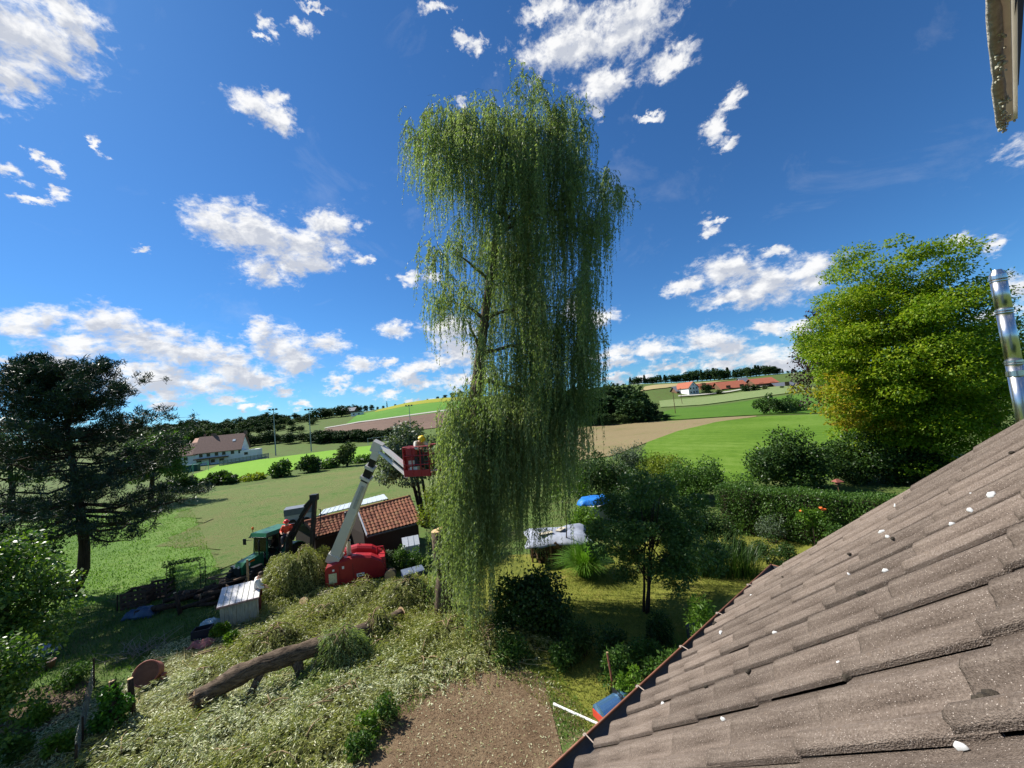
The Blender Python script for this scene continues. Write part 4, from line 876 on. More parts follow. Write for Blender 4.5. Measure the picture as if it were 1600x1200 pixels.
sk2 = [(900, 602), (925, 598), (960, 594), (990, 588), (1011, 586), (1050, 583), (1085, 578), (1129, 573), (1150, 576), (1182, 569), (1208, 570), (1226, 576), (1260, 578), (1340, 575)]
gE = 'trees of the wood along the hill crest above the farm'
for x in range(985, 1345, 7): far_tree(x+random.uniform(-2, 2), interp_top(x, sk2)+random.uniform(-1, 3), random.uniform(395, 430), random.choice((0, 1, 2, 0, 4, 5)), 'dark tree in the long wood on the crest above the red roofed farm', gE, random.uniform(1.2, 2.0))
far_tree(1104, 596, 246, 0, 'dark round tree beside the white farmhouse', None, 1.3, 'farm_tree')
far_tree(1125, 607, 240, 3, 'low bush between the tree and the long red farm roof', None, 1.8, 'farm_bush', 'shrub')
for x in (1166, 1180, 1196, 1222, 1238): far_tree(x, 600+random.uniform(-3, 3), 236, random.choice((0, 3)), 'low bush in front of the red roofed farm barns', 'bushes in front of the farm barns', 1.7, 'farm_bush', 'shrub')
for k, u in enumerate(PROT_USED):
    if not u:
        for ch in list(PROT[k].children): bpy.data.objects.remove(ch)
        bpy.data.objects.remove(PROT[k])

# ---------------------------------------------------------------- far buildings
m_wallw = mat('white_render', (.72, .71, .68), .8, var=.06, scale=2)
m_roofb = mat('brown_tile_roof', (.17, .10, .08), .85, var=.25, scale=3, bump=.3, bscale=10)
m_roofr = mat('red_tile_roof', (.32, .10, .055), .85, var=.22, scale=3, bump=.3, bscale=10)
m_roofg = mat('grey_sheet_roof', (.13, .14, .16), .6, var=.15, scale=2)
m_pane = mat('dark_window_glass', (.02, .025, .03), .12, var=.1, spec=.6)
m_wood = mat('brown_timber', (.13, .075, .04), .8, var=.3, scale=8, bump=.3, stretch=(1, 1, 6))
m_fence = mat('grey_fence', (.20, .205, .22), .8, var=.2)
def gabled(t, P, ax, L, W, hw, hr, wall, roof, over=.5, x0=0.0, y0=0.0, name_r='roof', z0=0.0):
    """house block local to t: along ax length L from x0, width W (towards -perp is the front), wall height hw, ridge height hr"""
    a = np.array([ax[0], ax[1], 0]); p = np.array([-a[1], a[0], 0]); o = a*x0+p*y0+np.array([0, 0, z0])
    mb = MB(); mb.ext([o+np.array([0, 0, -2.0]), o+p*W+np.array([0, 0, -2.0]), o+p*W+np.array([0, 0, hw]), o+p*W/2+np.array([0, 0, hr-.12]), o+np.array([0, 0, hw])], a*L); mb.build('wall', wall, t)
    mb = MB(); k = (hr-hw)/(W/2); e = over
    for s in (0, 1):
        q0 = o+p*(W/2)+np.array([0, 0, hr]); q1 = o+p*(W*s)+p*(e if s else -e)+np.array([0, 0, hw-k*e])
        mb.ext([q0-a*e, q1-a*e, q1+np.array([0, 0, .16])-a*e, q0+np.array([0, 0, .16])-a*e], a*(L+2*e))
    mb.build(name_r, roof, t)
def window(t, c, ax, w, h, par=None):
    a = np.array([ax[0], ax[1], 0]); p = np.array([-a[1], a[0], 0])
    mb = MB(); mb.box(c, (w+.24, .14, h+.24), (a, p, (0, 0, 1))); f = mb.build('window', m_wallw, par or t)
    mb = MB(); mb.box(np.asarray(c)-p*.06, (w, .08, h), (a, p, (0, 0, 1))); mb.build('pane', m_pane, f)
def clubhouse():
    b0 = GD(306, 118); b1 = GD(376, 122); z = min(b0[2], b1[2]); ax = unit((b1-b0)*(1, 1, 0)); L = np.linalg.norm((b1-b0)[:2]); p = np.array([-ax[1], ax[0], 0])
    t = thing('clubhouse', 'white clubhouse with a long brown tiled roof beside the football pitch', 'house', b0)
    h = top_h(340, 704, 120, b0); hr = top_h(340, 686, 124, b0)
    gabled(t, b0, ax, L, 9.5, h, hr+1.0, m_wallw, m_roofb)
    gabled(t, b0, ax, 4.6, 8, h*.92, hr-.6, m_wallw, m_roofb, x0=-4.5, y0=.4)
    mb = MB(); mb.ext([ax*(L+.1)+p*-.5, ax*(L+4.6)+p*-.5, ax*(L+4.6)+p*6, ax*(L+.1)+p*6], (0, 0, h*.8)); mb.build('annex', m_wallw, t)
    for i, s in enumerate((1.4, 3.3, 5.4, 7.3, 9.6, 11.6, 13.2)):
        if s < L: window(t, ax*s-p*.05+np.array([0, 0, h*.74]), ax, .9, 1.0)
    for s in (1.0, 4.4, 6.6): window(t, ax*s-p*.05+np.array([0, 0, h*.25]), ax, 1.1, 1.0)
    window(t, -ax*2.6+p*.35+np.array([0, 0, h*.62]), ax, 1.0, 1.0); window(t, ax*(L+1.7)-p*.55+np.array([0, 0, h*.55]), ax, 1.0, .8)
    mb = MB(); mb.box(ax*4.2-p*.8+np.array([0, 0, h*.48]), (8.6, 1.5, .35), (ax, p, (0, 0, 1))); mb.build('balcony', m_wood, t)
    for s in (.8, 4.0, 7.6):
        mb = MB(); mb.beam(ax*s-p*1.4, ax*s-p*1.4+np.array([0, 0, h*.46]), .16, .16); mb.build('post', m_wood, t)
    for s, hh in ((12, .9), (3.5, .7)):
        mb = MB(); mb.box(ax*s+p*4.9+np.array([0, 0, hr+1.3]), (.7, .7, 1.3)); mb.build('chimney', m_roofb, t)
    mb = MB(); k = (hr+1-h)/(4.75); mb.box(ax*9.4+p*2.6+np.array([0, 0, h+k*2.6+.22]), (.8, .9, .06), (ax, unit(p+np.array([0, 0, k])), unit(np.array([0, 0, 1])-p*k))); mb.build('skylight', mat('skylight_glass', (.55, .58, .62), .1), t)
    # fence, container
    f0, f1 = GD(343, 111), GD(420, 119); fa = unit((f1-f0)*(1, 1, 0)); FL = np.linalg.norm((f1-f0)[:2]); fp = np.array([-fa[1], fa[0], 0])
    t = thing('fence', 'grey board fence in front of the clubhouse terrace', 'fence', f0); pr = None
    n = int(FL/.9)
    for i in range(n+1):
        if pr is None: mb = MB(); mb.box((0, 0, .75), (.12, .12, 1.9)); pr = mb.build('post', m_fence, t); o = pr
        else: o = inst(pr)
        q = f0+(f1-f0)*i/n; o.location = Vector(q-f0)
    for zz in (.35, .75, 1.15, 1.5):
        mb = MB(); mb.beam((0, 0, zz), f1-f0+np.array([0, 0, zz]), .05, .26); mb.build('board', m_fence, t)
    c = GD(299, 104); t = thing('container', 'dark green container behind the left goal', 'container', c, math.atan2(ax[1], ax[0]))
    mb = MB(); mb.box((0, 0, .85), (3.4, 2.0, 1.7)); mb.build('body', mat('dark_green_paint', (.012, .06, .045), .5), t)
    mb = MB(); mb.box((0, 0, 1.75), (3.6, 2.2, .12)); mb.build('lid', mat('green_lid', (.02, .10, .075), .5), t)
    for s in (-1.1, 0, 1.1): mb = MB(); mb.box((s, -1.03, .85), (.10, .06, 1.5)); mb.build('rib', bpy.data.materials['green_lid'], t)
clubhouse()
b = GD(300, 165); t = thing('house', 'small house with a salmon roof peeping out behind the clubhouse', 'house', b, 0); gabled(t, b, unit(np.array([1, .25, 0])), 9, 8, top_h(300, 696, 165, b), top_h(300, 686, 165, b), m_wallw, mat('salmon_roof', (.50, .27, .18), .8, var=.15))
for dx in (2.2, 5.5): mb = MB(); mb.box((dx, 4.5, top_h(300, 684, 165, b)+.3), (.6, .6, 1.6)); mb.build('chimney', m_roofb, t)
b = GD(549, 300); t = thing('hut', 'small white flat roofed hut beside the track on the hill', 'hut', b); w_ = 8.5
mb = MB(); mb.box((4, 2, 1.3), (w_, 4, 3.2)); mb.build('wall', m_wallw, t); mb = MB(); mb.box((4, 2, 3.0), (w_+.8, 4.8, .3)); mb.build('roof', m_roofg, t); window(t, (2.0, -.02, 1.6), (1, 0, 0), 1.2, 1.0); window(t, (6.0, -.02, 1.6), (1, 0, 0), 1.2, 1.0)
b = GD(528, 330); t = thing('barn', 'low dark roofed barn at the edge of the wood on the hill', 'barn', b); gabled(t, b, (1, 0, 0), 14, 9, 3.2, 6.0, m_wood, m_roofg)

def farm():
    b = GD(1077, 250); ax = unit(np.array([.86, -.45, 0])); t = thing('farmhouse', 'white gabled farmhouse on the slope at the left end of the farm', 'house', b)
    # gable end faces the viewer: ridge runs away
    fa = unit(np.array([.93, .30, 0])); bk = np.array([-fa[1], fa[0], 0]); W = 8.0; hw, hr = 4.6, 8.2
    mb = MB(); mb.ext([np.array([0, 0, -2.]), fa*W+np.array([0, 0, -2.]), fa*W+np.array([0, 0, hw]), fa*W/2+np.array([0, 0, hr-.1]), np.array([0, 0, hw])], bk*13); mb.build('wall', m_wallw, t)
    mb = MB(); k = (hr-hw)/(W/2)
    for s in (0, 1):
        q0 = fa*W/2+np.array([0, 0, hr]); q1 = fa*(W*s+(.5 if s else -.5))+np.array([0, 0, hw-k*.5]); mb.ext([q0-bk*.5, q1-bk*.5, q1-bk*.5+np.array([0, 0, .2]), q0-bk*.5+np.array([0, 0, .2])], bk*14)
    mb.build('roof', m_roofr, t)
    for u in (1.6, 4.0, 6.3):
        for z in (1.5, 4.0): window(t, fa*u-bk*.04+np.array([0, 0, z]), fa, .9, 1.1)
    window(t, fa*4-bk*.04+np.array([0, 0, 6.2]), fa, .8, .8)
    def barn(px0, px1, py_e, py_r, d, roof, wall, label, W=10):
        b0 = GD(px0, d); b1 = GD(px1, d); a = unit((b1-b0)*(1, 1, 0)); L = np.linalg.norm((b1-b0)[:2])
        t = thing('barn', label, 'barn', b0); gabled(t, b0, a, L, W, top_h((px0+px1)/2, py_e, d, b0), top_h((px0+px1)/2, py_r, d+W/2, b0), wall, roof, .8)
        n = max(int(L/7), 1); p = np.array([-a[1], a[0], 0])
        for i in range(n): mb = MB(); mb.box(a*(L*(i+.5)/n)-p*.06+np.array([0, 0, 1.2]), (3.0, .12, 3.2), (a, p, (0, 0, 1))); mb.build('door', m_wood, t)
    barn(1058, 1074, 610, 603, 258, m_roofg, m_wood, 'grey roofed shed left of the white farmhouse')
    barn(1096, 1124, 606, 598, 272, m_roofr, m_wood, 'red roofed barn directly behind the white farmhouse')
    barn(1128, 1170, 605, 595, 262, m_roofr, m_wood, 'long low red roofed barn in the middle of the farm', 14)
    barn(1182, 1216, 598, 590, 258, m_roofr, m_wood, 'brightest red roofed barn at the right end of the farm', 13)
    barn(1216, 1245, 603, 597, 252, m_roofg, m_wood, 'dark grey shed right of the brightest red barn')
    barn(1160, 1172, 596, 590, 285, m_roofg, m_wallw, 'small white walled building with grey roof behind the long barn', 8)
farm()

m_galv = mat('galvanised_pole', (.30, .31, .32), .5, .4, var=.1)
def floodlight(px, base_d, top, label):
    b = GD(px, base_d); h = top_h(px, top, base_d, b); t = thing('floodlight_mast', label, 'floodlight', b)
    mb = MB(); mb.tube([(0, 0, -.3), (0, 0, h)], [.20, .10], 8); mb.build('mast', m_galv, t)
    mb = MB(); mb.box((0, 0, h), (2.8, .14, .14)); mb.build('crossarm', m_galv, t)
    for x in (-1.1, 0, 1.1): mb = MB(); mb.box((x, -.25, h+.25), (.6, .35, .45)); mb.build('lamp', m_roofg, t)
floodlight(431, 128, 640, 'thin floodlight mast left of the other, against the wood')
floodlight(486.5, 133, 640, 'tall grey floodlight mast standing at the near edge of the pitch')
floodlight(643, 150, 634, 'distant floodlight mast on the far edge of the pitch beside the willow')
def goal(px, d, label, w=7.3, rot=.3, m=None):
    b = GD(px, d); t = thing('goal', label, 'goal', b, rot); m = m or m_wallw
    for s in (-w/2, w/2): mb = MB(); mb.tube([(s, 0, 0), (s, 0, 2.44)], .06, 6); mb.build('post', m, t); mb = MB(); mb.tube([(s, 0, 2.44), (s, 1.6, 0)], .04, 5); mb.build('net_bar', m, t)
    mb = MB(); mb.tube([(-w/2, 0, 2.44), (w/2, 0, 2.44)], .06, 6); mb.build('crossbar', m, t)
goal(591, 146, 'white football goal on the far side of the pitch')
goal(314, 98, 'pale green football goal at the near left end of the pitch', 3.5, 1.2, mat('pale_green_paint', (.18, .42, .30), .5))
for px, d, top, lab in ((1055.5, 140, 612, 'wooden utility pole in the vegetable field'), (1066, 200, 606, 'distant utility pole in front of the farm track')):
    b = GD(px, d); t = thing('utility_pole', lab, 'pole', b); h = top_h(px, top, d, b); mb = MB(); mb.tube([(0, 0, -.3), (0, 0, h)], [.13, .09], 6); mb.build('pole', m_wood, t); mb = MB(); mb.box((0, 0, h-.3), (1.2, .1, .1)); mb.build('crossarm', m_wood, t)
# ---------------------------------------------------------------- tiled garden shed
m_clay = leaf_mat('clay_tile', [(.16, .062, .035), (.27, .10, .055), (.34, .15, .08)], 0.0, .8, .8, .4, .2)
def clay_mat():
    m, nt, b = new_mat('clay_roof_tile'); oi = nt.nodes.new('ShaderNodeObjectInfo'); n = noise_of(nt, 1.2, 5, .7, coord='Generated')
    mx = nt.nodes.new('ShaderNodeMix'); mx.data_type = 'FLOAT'; mx.inputs[0].default_value = .4; nt.links.new(oi.outputs['Random'], mx.inputs[2]); nt.links.new(n, mx.inputs[3])
    nt.links.new(ramp_of(nt, mx.outputs[0], [(.1, (.12, .050, .032)), (.4, (.22, .085, .05)), (.65, (.30, .125, .07)), (.9, (.17, .11, .055))]), b.inputs['Base Color']); b.inputs['Roughness'].default_value = .85; b.inputs['Specular IOR Level'].default_value = .2
    return m
def build_tiled_shed():
    zr, ze = 2.8, 1.7
    RL, RM, RR = at_z(476, 816, 2.35), at_z(558, 796.5, zr), at_z(641, 776, zr); RM2 = at_z(558, 796.5, 2.35)
    EL, ER = at_z(573, 837, ze), at_z(658, 815, ze); el = at_z(495, 839, 1.6); er = at_z(558, 823.0, 1.6)
    b = np.array([RM[0], RM[1], 0.0])
    t = thing('garden_shed', 'long low shed with a red clay tiled roof behind the boom lift', 'shed', b)
    mt = clay_mat()
    mb = MB(); V = []; F = []
    xs = [0, .25, .5, .75, 1.0, 1.08]; zs = [0, .55, 1, .55, 0, .02]
    for y, l in ((0, .035), (1.12, .012)):
        for lay in (0, 1):
            for x, z in zip(xs, zs): V.append((x, y, .045*z+l-(.02 if lay else 0)))
    k = 6
    for i in range(5): F += [(i, i+1, 2*k+i+1, 2*k+i), (i+1, i, k+i, k+i+1)]
    mb.add(V, F); proto = mb.build('roof_tile', mt, t); first = True
    def lay(e0, e1, r0, r1, nc, nr):
        nonlocal first
        for i in range(nc):
            for j in range(nr):
                u, v = i/nc, j/nr; P = lambda u, v: (e0*(1-u)+e1*u)*(1-v)+(r0*(1-u)+r1*u)*v
                p = P(u, v); ex = (P(u+1/nc, v)-p); ey = P(u, v+1/nr)-p; n = unit(np.cross(ex, ey))
                o = proto if first else inst(proto); first = False; o.parent = t
                q = p-b+n*random.uniform(0, .012)
                o.matrix_local = Matrix(((ex[0], ey[0], n[0], q[0]), (ex[1], ey[1], n[1], q[1]), (ex[2], ey[2], n[2], q[2]), (0, 0, 0, 1)))
    lay(EL, ER, RM, RR, 15, 9); lay(el, er, RL, RM2, 12, 7)
    a = unit((RR-RM)*(1, 1, 0)); back = np.array([-a[1], a[0], 0])
    mb = MB(b); mb.tube([RM+np.array([0, 0, .04]), RR+np.array([0, 0, .04])], .07, 7); mb.tube([RL+np.array([0, 0, .04]), RM2+np.array([0, 0, .04])], .07, 7); mb.build('ridge_cap', m_clay, t)
    for (e0, e1, r0, r1) in ((EL, ER, RM, RR), (el, er, RL, RM2)):
        dz = np.array([0, 0, -.06]); mb = MB(b); mb.ext([e0+dz, e1+dz, r1+dz, r0+dz], (0, 0, -.08)); mb.build('roof_deck', m_dkwood, t)
    mb = MB(b); B0, B1 = RM+back*2.4, RR+back*2.4; B0[2] = B1[2] = 1.75; mb.ext([RM-(0, 0, .02), RR-(0, 0, .02), B1, B0], (0, 0, -.08)); mb.build('back_roof', m_clay, t)
    for (e0, e1, r0, r1) in ((EL, ER, RM, RR), (el, er, RL, RM2)):
        i0 = e0+back*.35; i1 = e1+back*.35; j0 = r0+back*2.0; j1 = r1+back*2.0; q = []
        mb = MB(b); lo = lambda p, z: np.array([p[0], p[1], z])
        z1 = e0[2]+.02
        mb.add([lo(i0, -.3), lo(i1, -.3), lo(j1, -.3), lo(j0, -.3), lo(i0, z1), lo(i1, z1), lo(j1, 1.7), lo(j0, 1.7), lo(r0, r0[2]-.16), lo(r1, r1[2]-.16)],
               [(0, 1, 5, 4), (2, 3, 7, 6), (0, 4, 8, 7, 3), (1, 2, 6, 9, 5), (0, 3, 2, 1)]); mb.build('wall', m_dkwood, t)  # wall colour holds the shade of the side turned from the sun
    mb = MB(b); mb.beam(EL+np.array([0, 0, .02])-back*.02, RM+np.array([0, 0, .02]), .05, .12); mb.build('verge_flashing', mat('pale_flashing', (.6, .62, .66), .4, .3), t)
    mb = MB(b); mb.beam(el, RL, .05, .12); mb.build('barge_board', m_dkwood, t)
    mb = MB(b); mb.tube([EL-back*.06-(0, 0, .05), ER-back*.06-(0, 0, .05)], .05, 6); mb.build('gutter', m_zinc, t)
    # pale lean-to roof behind
    c = [at_z(498, 806, 2.25), at_z(606, 780, 2.25), at_z(600, 773, 2.0), at_z(506, 797, 2.0)]; b2 = np.array([c[0][0], c[0][1], 0.0])
    t2 = thing('lean_to', 'white sheeted lean to roof showing behind the tiled shed ridge', 'roof', b2)
    mb = MB(b2); mb.ext(c, (0, 0, .05)); mb.build('roof_sheet', mat('white_translucent_sheet', (.46, .51, .53), .35, var=.12, scale=3), t2)
    mb = MB(b2)
    for i in range(14):
        u = (i+.5)/14; mb.tube([c[0]*(1-u)+c[1]*u+(0, 0, .055), c[3]*(1-u)+c[2]*u+(0, 0, .055)], .03, 5)
    tag(mb.build('sheet_ribs', bpy.data.materials['white_translucent_sheet'], t2))
    for q in c: mb = MB(b2); mb.beam((q[0], q[1], -.2), (q[0], q[1], q[2]), .09, .09); mb.build('post', m_dkwood, t2)
build_tiled_shed()

def build_trailer():
    b = G(470, 818); ax = unit(np.array([1, .42, 0])); p = np.array([-ax[1], ax[0], 0])
    t = thing('trailer', 'grey box trailer with a darker top parked on the meadow behind the tractor crane', 'trailer', b)
    mb = MB(); mb.box((0, 0, .62), (2.1, 1.3, .55), (ax, p, (0, 0, 1))); mb.build('body', mat('pale_grey_sheet', (.36, .37, .39), .6, var=.15), t)
    mb = MB(); mb.box((0, 0, 1.15), (2.16, 1.36, .50), (ax, p, (0, 0, 1))); mb.build('cover', mat('slate_grey_cover', (.12, .14, .17), .6, var=.15), t)
    for s in (-.5, .5): mb = MB(); mb.lathe(ax*s-p*.66+np.array([0, 0, .28]), p, [(-.08, .26), (-.1, .29), (.08, .29), (.1, .26)], 14); mb.build('wheel', m_dkwood, t)
    mb = MB(); mb.beam(ax*1.0+np.array([0, 0, .35]), ax*2.0+np.array([0, 0, .35]), .08, .08); mb.build('drawbar', m_galv, t)
build_trailer()

# ---------------------------------------------------------------- people
m_skin = mat('skin', (.50, .29, .20), .55, var=.08, scale=20)
def skin_obj(name, pts, edges, rad, m, parent, sub=2):
    me = bpy.data.meshes.new(name); me.from_pydata([tuple(p) for p in pts], edges, []); me.update()
    o = link(name, me, m, parent); o.modifiers.new('skin', 'SKIN'); s = o.modifiers.new('sub', 'SUBSURF'); s.levels = s.render_levels = sub
    d = me.skin_vertices[0].data
    for i, r in enumerate(rad): d[i].radius = (r, r) if np.isscalar(r) else r
    d[0].use_root = True; o.modifiers['skin'].use_smooth_shade = True
    return o
def person(label, loc, rotz, J, top_m, leg_m, hair_m=None, helmet=None, group=None):
    """J: joint positions, metres, facing -Y: pelvis chest neck head, l/r shoulder elbow hand, hip knee foot"""
    t = thing('person', label, 'person', loc, rotz, group); J = {k: np.array(v, float) for k, v in J.items()}
    up = unit(J['head']-J['neck'])
    pts = [J['pelvis'], (J['pelvis']+J['chest'])/2, J['chest'], J['neck'], J['head']-up*.03, J['head']+up*.08]; rad = [.14, .125, .15, .06, .085, .07]; ed = [(0, 1), (1, 2), (2, 3), (3, 4), (4, 5)]
    for s in 'lr':
        b = len(pts); h = J[s+'hand']; e = J[s+'elbow']; pts += [J[s+'shoulder'], e, h]; rad += [.062, .047, .032]; ed += [(2, b), (b, b+1), (b+1, b+2)]
        d = unit(h-e); q = unit(np.cross(d, (.3, .2, 1))); w = len(pts)
        pts += [h+d*.05]; rad += [.035]; ed += [(b+2, w)]
        for k in range(4): pts += [h+d*(.11+.012*(1.5-abs(k-1.5)))+q*(.018*(k-1.5)*1.4), h+d*(.15+.02*(1.5-abs(k-1.4)))+q*(.02*(k-1.5)*1.4)-np.array([0, 0, .02])]; rad += [.0095, .0085]; ed += [(w, w+1+2*k), (w+1+2*k, w+2+2*k)]
        v = len(pts); pts += [h+d*.05+q*.05, h+d*.09+q*.06]; rad += [.011, .009]; ed += [(b+2, v), (v, v+1)]
        b = len(pts); f = J[s+'foot']; pts += [J[s+'hip'], J[s+'knee'], f, f+np.array([0, -.14, -.03])]; rad += [.085, .06, .042, .035]; ed += [(0, b), (b, b+1), (b+1, b+2), (b+2, b+3)]
    body = skin_obj('body', pts, ed, rad, m_skin, t)
    mb = MB(); hd = J['head']+up*.02
    fw = J.get('face', np.array([0, -1., 0])); fw = unit(fw-up*(fw@up)); sd = np.cross(up, fw)
    mb.ball(hd+fw*.10-up*.01, (.014, .018, .02), n=7, m=5)
    for s in (-1, 1): mb.ball(hd+sd*s*.085, (.012, .018, .03), n=7, m=5)
    mb.build('face_features', m_skin, body, True)
    mb = MB()
    for s in (-1, 1): mb.ball(hd+fw*.083+sd*s*.032+up*.02, .011, n=6, m=5)
    mb.build('eyes', m_pane, body, True)
    mb = MB(); mb.box(hd+fw*.088-up*.045, (.04, .012, .010)); mb.build('mouth', mat('lips', (.35, .12, .10), .5), body)
    pts = [J['pelvis']+(0, 0, .06), (J['pelvis']+J['chest'])/2, J['chest'], J['chest']*.35+J['neck']*.65]; rad = [.165, .155, .175, .085]; ed = [(0, 1), (1, 2), (2, 3)]
    for s in 'lr': b = len(pts); pts += [J[s+'shoulder'], J[s+'elbow'], J[s+'elbow']*.25+J[s+'hand']*.75]; rad += [.085, .066, .052]; ed += [(2, b), (b, b+1), (b+1, b+2)]
    skin_obj('jacket', pts, ed, rad, top_m, t)
    pts = [J['pelvis']]; rad = [.16]; ed = []
    for s in 'lr': b = len(pts); pts += [J[s+'hip'], J[s+'knee'], J[s+'foot']+(0, 0, .06)]; rad += [.105, .082, .066]; ed += [(0, b), (b, b+1), (b+1, b+2)]
    skin_obj('trousers', pts, ed, rad, leg_m, t)
    for s in 'lr': mb = MB(); f = J[s+'foot']; mb.box(f+np.array([0, -.07, -.035]), (.10, .28, .09), taper=.8); mb.build('shoe', m_dkwood, t)
    if hair_m: mb = MB(); mb.ball(hd+up*.045-fw*.015, (.098, .105, .085), n=12, m=8); mb.build('hair', hair_m, t, True)
    if helmet:
        mb = MB(); mb.lathe(hd+up*.03, up, [(0, .155), (.012, .155), (.014, .125), (.07, .115), (.11, .085), (.13, .03)], 16); h = mb.build('helmet', helmet, t, True)
        mb = MB(); mb.box(hd+up*.03+fw*.15, (.15, .09, .012)); mb.build('peak', helmet, h)
    return t
STAND = dict(pelvis=(0, 0, .93), chest=(0, -.01, 1.30), neck=(0, -.02, 1.47), head=(0, -.04, 1.58), lshoulder=(.19, 0, 1.40), lelbow=(.26, -.05, 1.13), lhand=(.22, -.28, 1.00), rshoulder=(-.19, 0, 1.40), relbow=(-.26, -.05, 1.13), rhand=(-.20, -.30, 1.02),
             lhip=(.10, 0, .90), lknee=(.12, -.03, .48), lfoot=(.12, .02, .07), rhip=(-.10, 0, .90), rknee=(-.12, -.05, .48), rfoot=(-.13, -.02, .07))
LEAN = dict(STAND, pelvis=(0, .18, .86), chest=(0, -.10, 1.12), neck=(0, -.24, 1.22), head=(0, -.32, 1.29), lshoulder=(.19, -.14, 1.18), lelbow=(.27, -.30, .98), lhand=(.18, -.46, .95), rshoulder=(-.19, -.14, 1.18), relbow=(-.27, -.30, .98), rhand=(-.18, -.46, .95),
            lhip=(.10, .18, .84), lknee=(.13, -.02, .46), rhip=(-.10, .18, .84), rknee=(-.13, -.04, .46))
SIT = dict(STAND, pelvis=(0, 0, .5), chest=(0, 0, .86), neck=(0, -.02, 1.03), head=(0, -.05, 1.14), lshoulder=(.19, 0, .96), lelbow=(.27, -.10, .72), lhand=(.18, -.36, .70), rshoulder=(-.19, 0, .96), relbow=(-.27, -.10, .72), rhand=(-.18, -.36, .70),
           lhip=(.10, -.02, .48), lknee=(.13, -.42, .48), lfoot=(.13, -.40, .07), rhip=(-.10, -.02, .48), rknee=(-.13, -.42, .48), rfoot=(-.13, -.40, .07))
m_hivis = mat('orange_red_jacket', (.75, .07, .02), .6, var=.15); m_hivy = mat('yellow_safety_helmet', (.80, .55, .03), .4, var=.1); m_shirt = mat('pale_shirt', (.62, .58, .50), .8, var=.12); m_trou = mat('dark_work_trousers', (.05, .05, .06), .8, var=.2)
m_redtr = mat('dark_red_trousers', (.13, .035, .03), .8, var=.2); m_hair = mat('brown_hair', (.07, .045, .03), .7, var=.3, scale=40)

# ---------------------------------------------------------------- tractor, crane, boom lift
m_green = mat('green_tractor_paint', (.018, .115, .055), .35, var=.12, scale=4); m_tyre = mat('tyre_rubber', (.022, .022, .023), .85, var=.3, scale=12, bump=.3); m_rim = mat('grey_wheel_rim', (.32, .32, .33), .5, .2, var=.15)
m_black = mat('black_machine_paint', (.016, .016, .018), .45, var=.25, scale=8); m_red = mat('red_machine_paint', (.33, .014, .020), .42, var=.16, scale=2, spec=.4); m_boomw = mat('cream_white_boom_paint', (.66, .63, .57), .45, var=.06, scale=2); m_orange = mat('orange_beacon', (.80, .16, .01), .35)
def glass_mat():
    m, nt, b = new_mat('cab_glass'); tr = nt.nodes.new('ShaderNodeBsdfTransparent'); tr.inputs[0].default_value = (.72, .80, .76, 1); gl = nt.nodes.new('ShaderNodeBsdfGlossy'); gl.inputs['Roughness'].default_value = .03
    fr = nt.nodes.new('ShaderNodeFresnel'); fr.inputs[0].default_value = 1.5; mx = nt.nodes.new('ShaderNodeMixShader'); nt.links.new(fr.outputs[0], mx.inputs[0]); nt.links.new(tr.outputs[0], mx.inputs[1]); nt.links.new(gl.outputs[0], mx.inputs[2]); nt.links.new(mx.outputs[0], nt.nodes['Material Output'].inputs[0]); return m
m_glass = glass_mat()
def wheel(parent, c, r, w, n=26):
    c = np.asarray(c, float); mb = MB(); mb.lathe(c, (0, 1, 0), [(-w/2, r*.62), (-w/2, r*.93), (-w*.38, r), (w*.38, r), (w/2, r*.93), (w/2, r*.62)], n)
    for k in range(n):
        a = 2*math.pi*k/n
        for s in (-1, 1): mb.box(c+np.array([math.cos(a)*r, s*w*.22, math.sin(a)*r]), (.07, w*.42, .05), ((math.cos(a), 0, math.sin(a)), (-.35*s*math.sin(a), 1, .35*s*math.cos(a)), (-math.sin(a), 0, math.cos(a))))
    wh = mb.build('wheel', m_tyre, parent); mb = MB(); mb.lathe(c, (0, 1, 0), [(-w*.42, r*.60), (-w*.2, r*.5), (-w*.15, r*.2), (-w*.42, r*.16), (w*.42, r*.16), (w*.15, r*.2), (w*.2, r*.5), (w*.42, r*.60)], 18); mb.build('rim', m_rim, wh); return wh
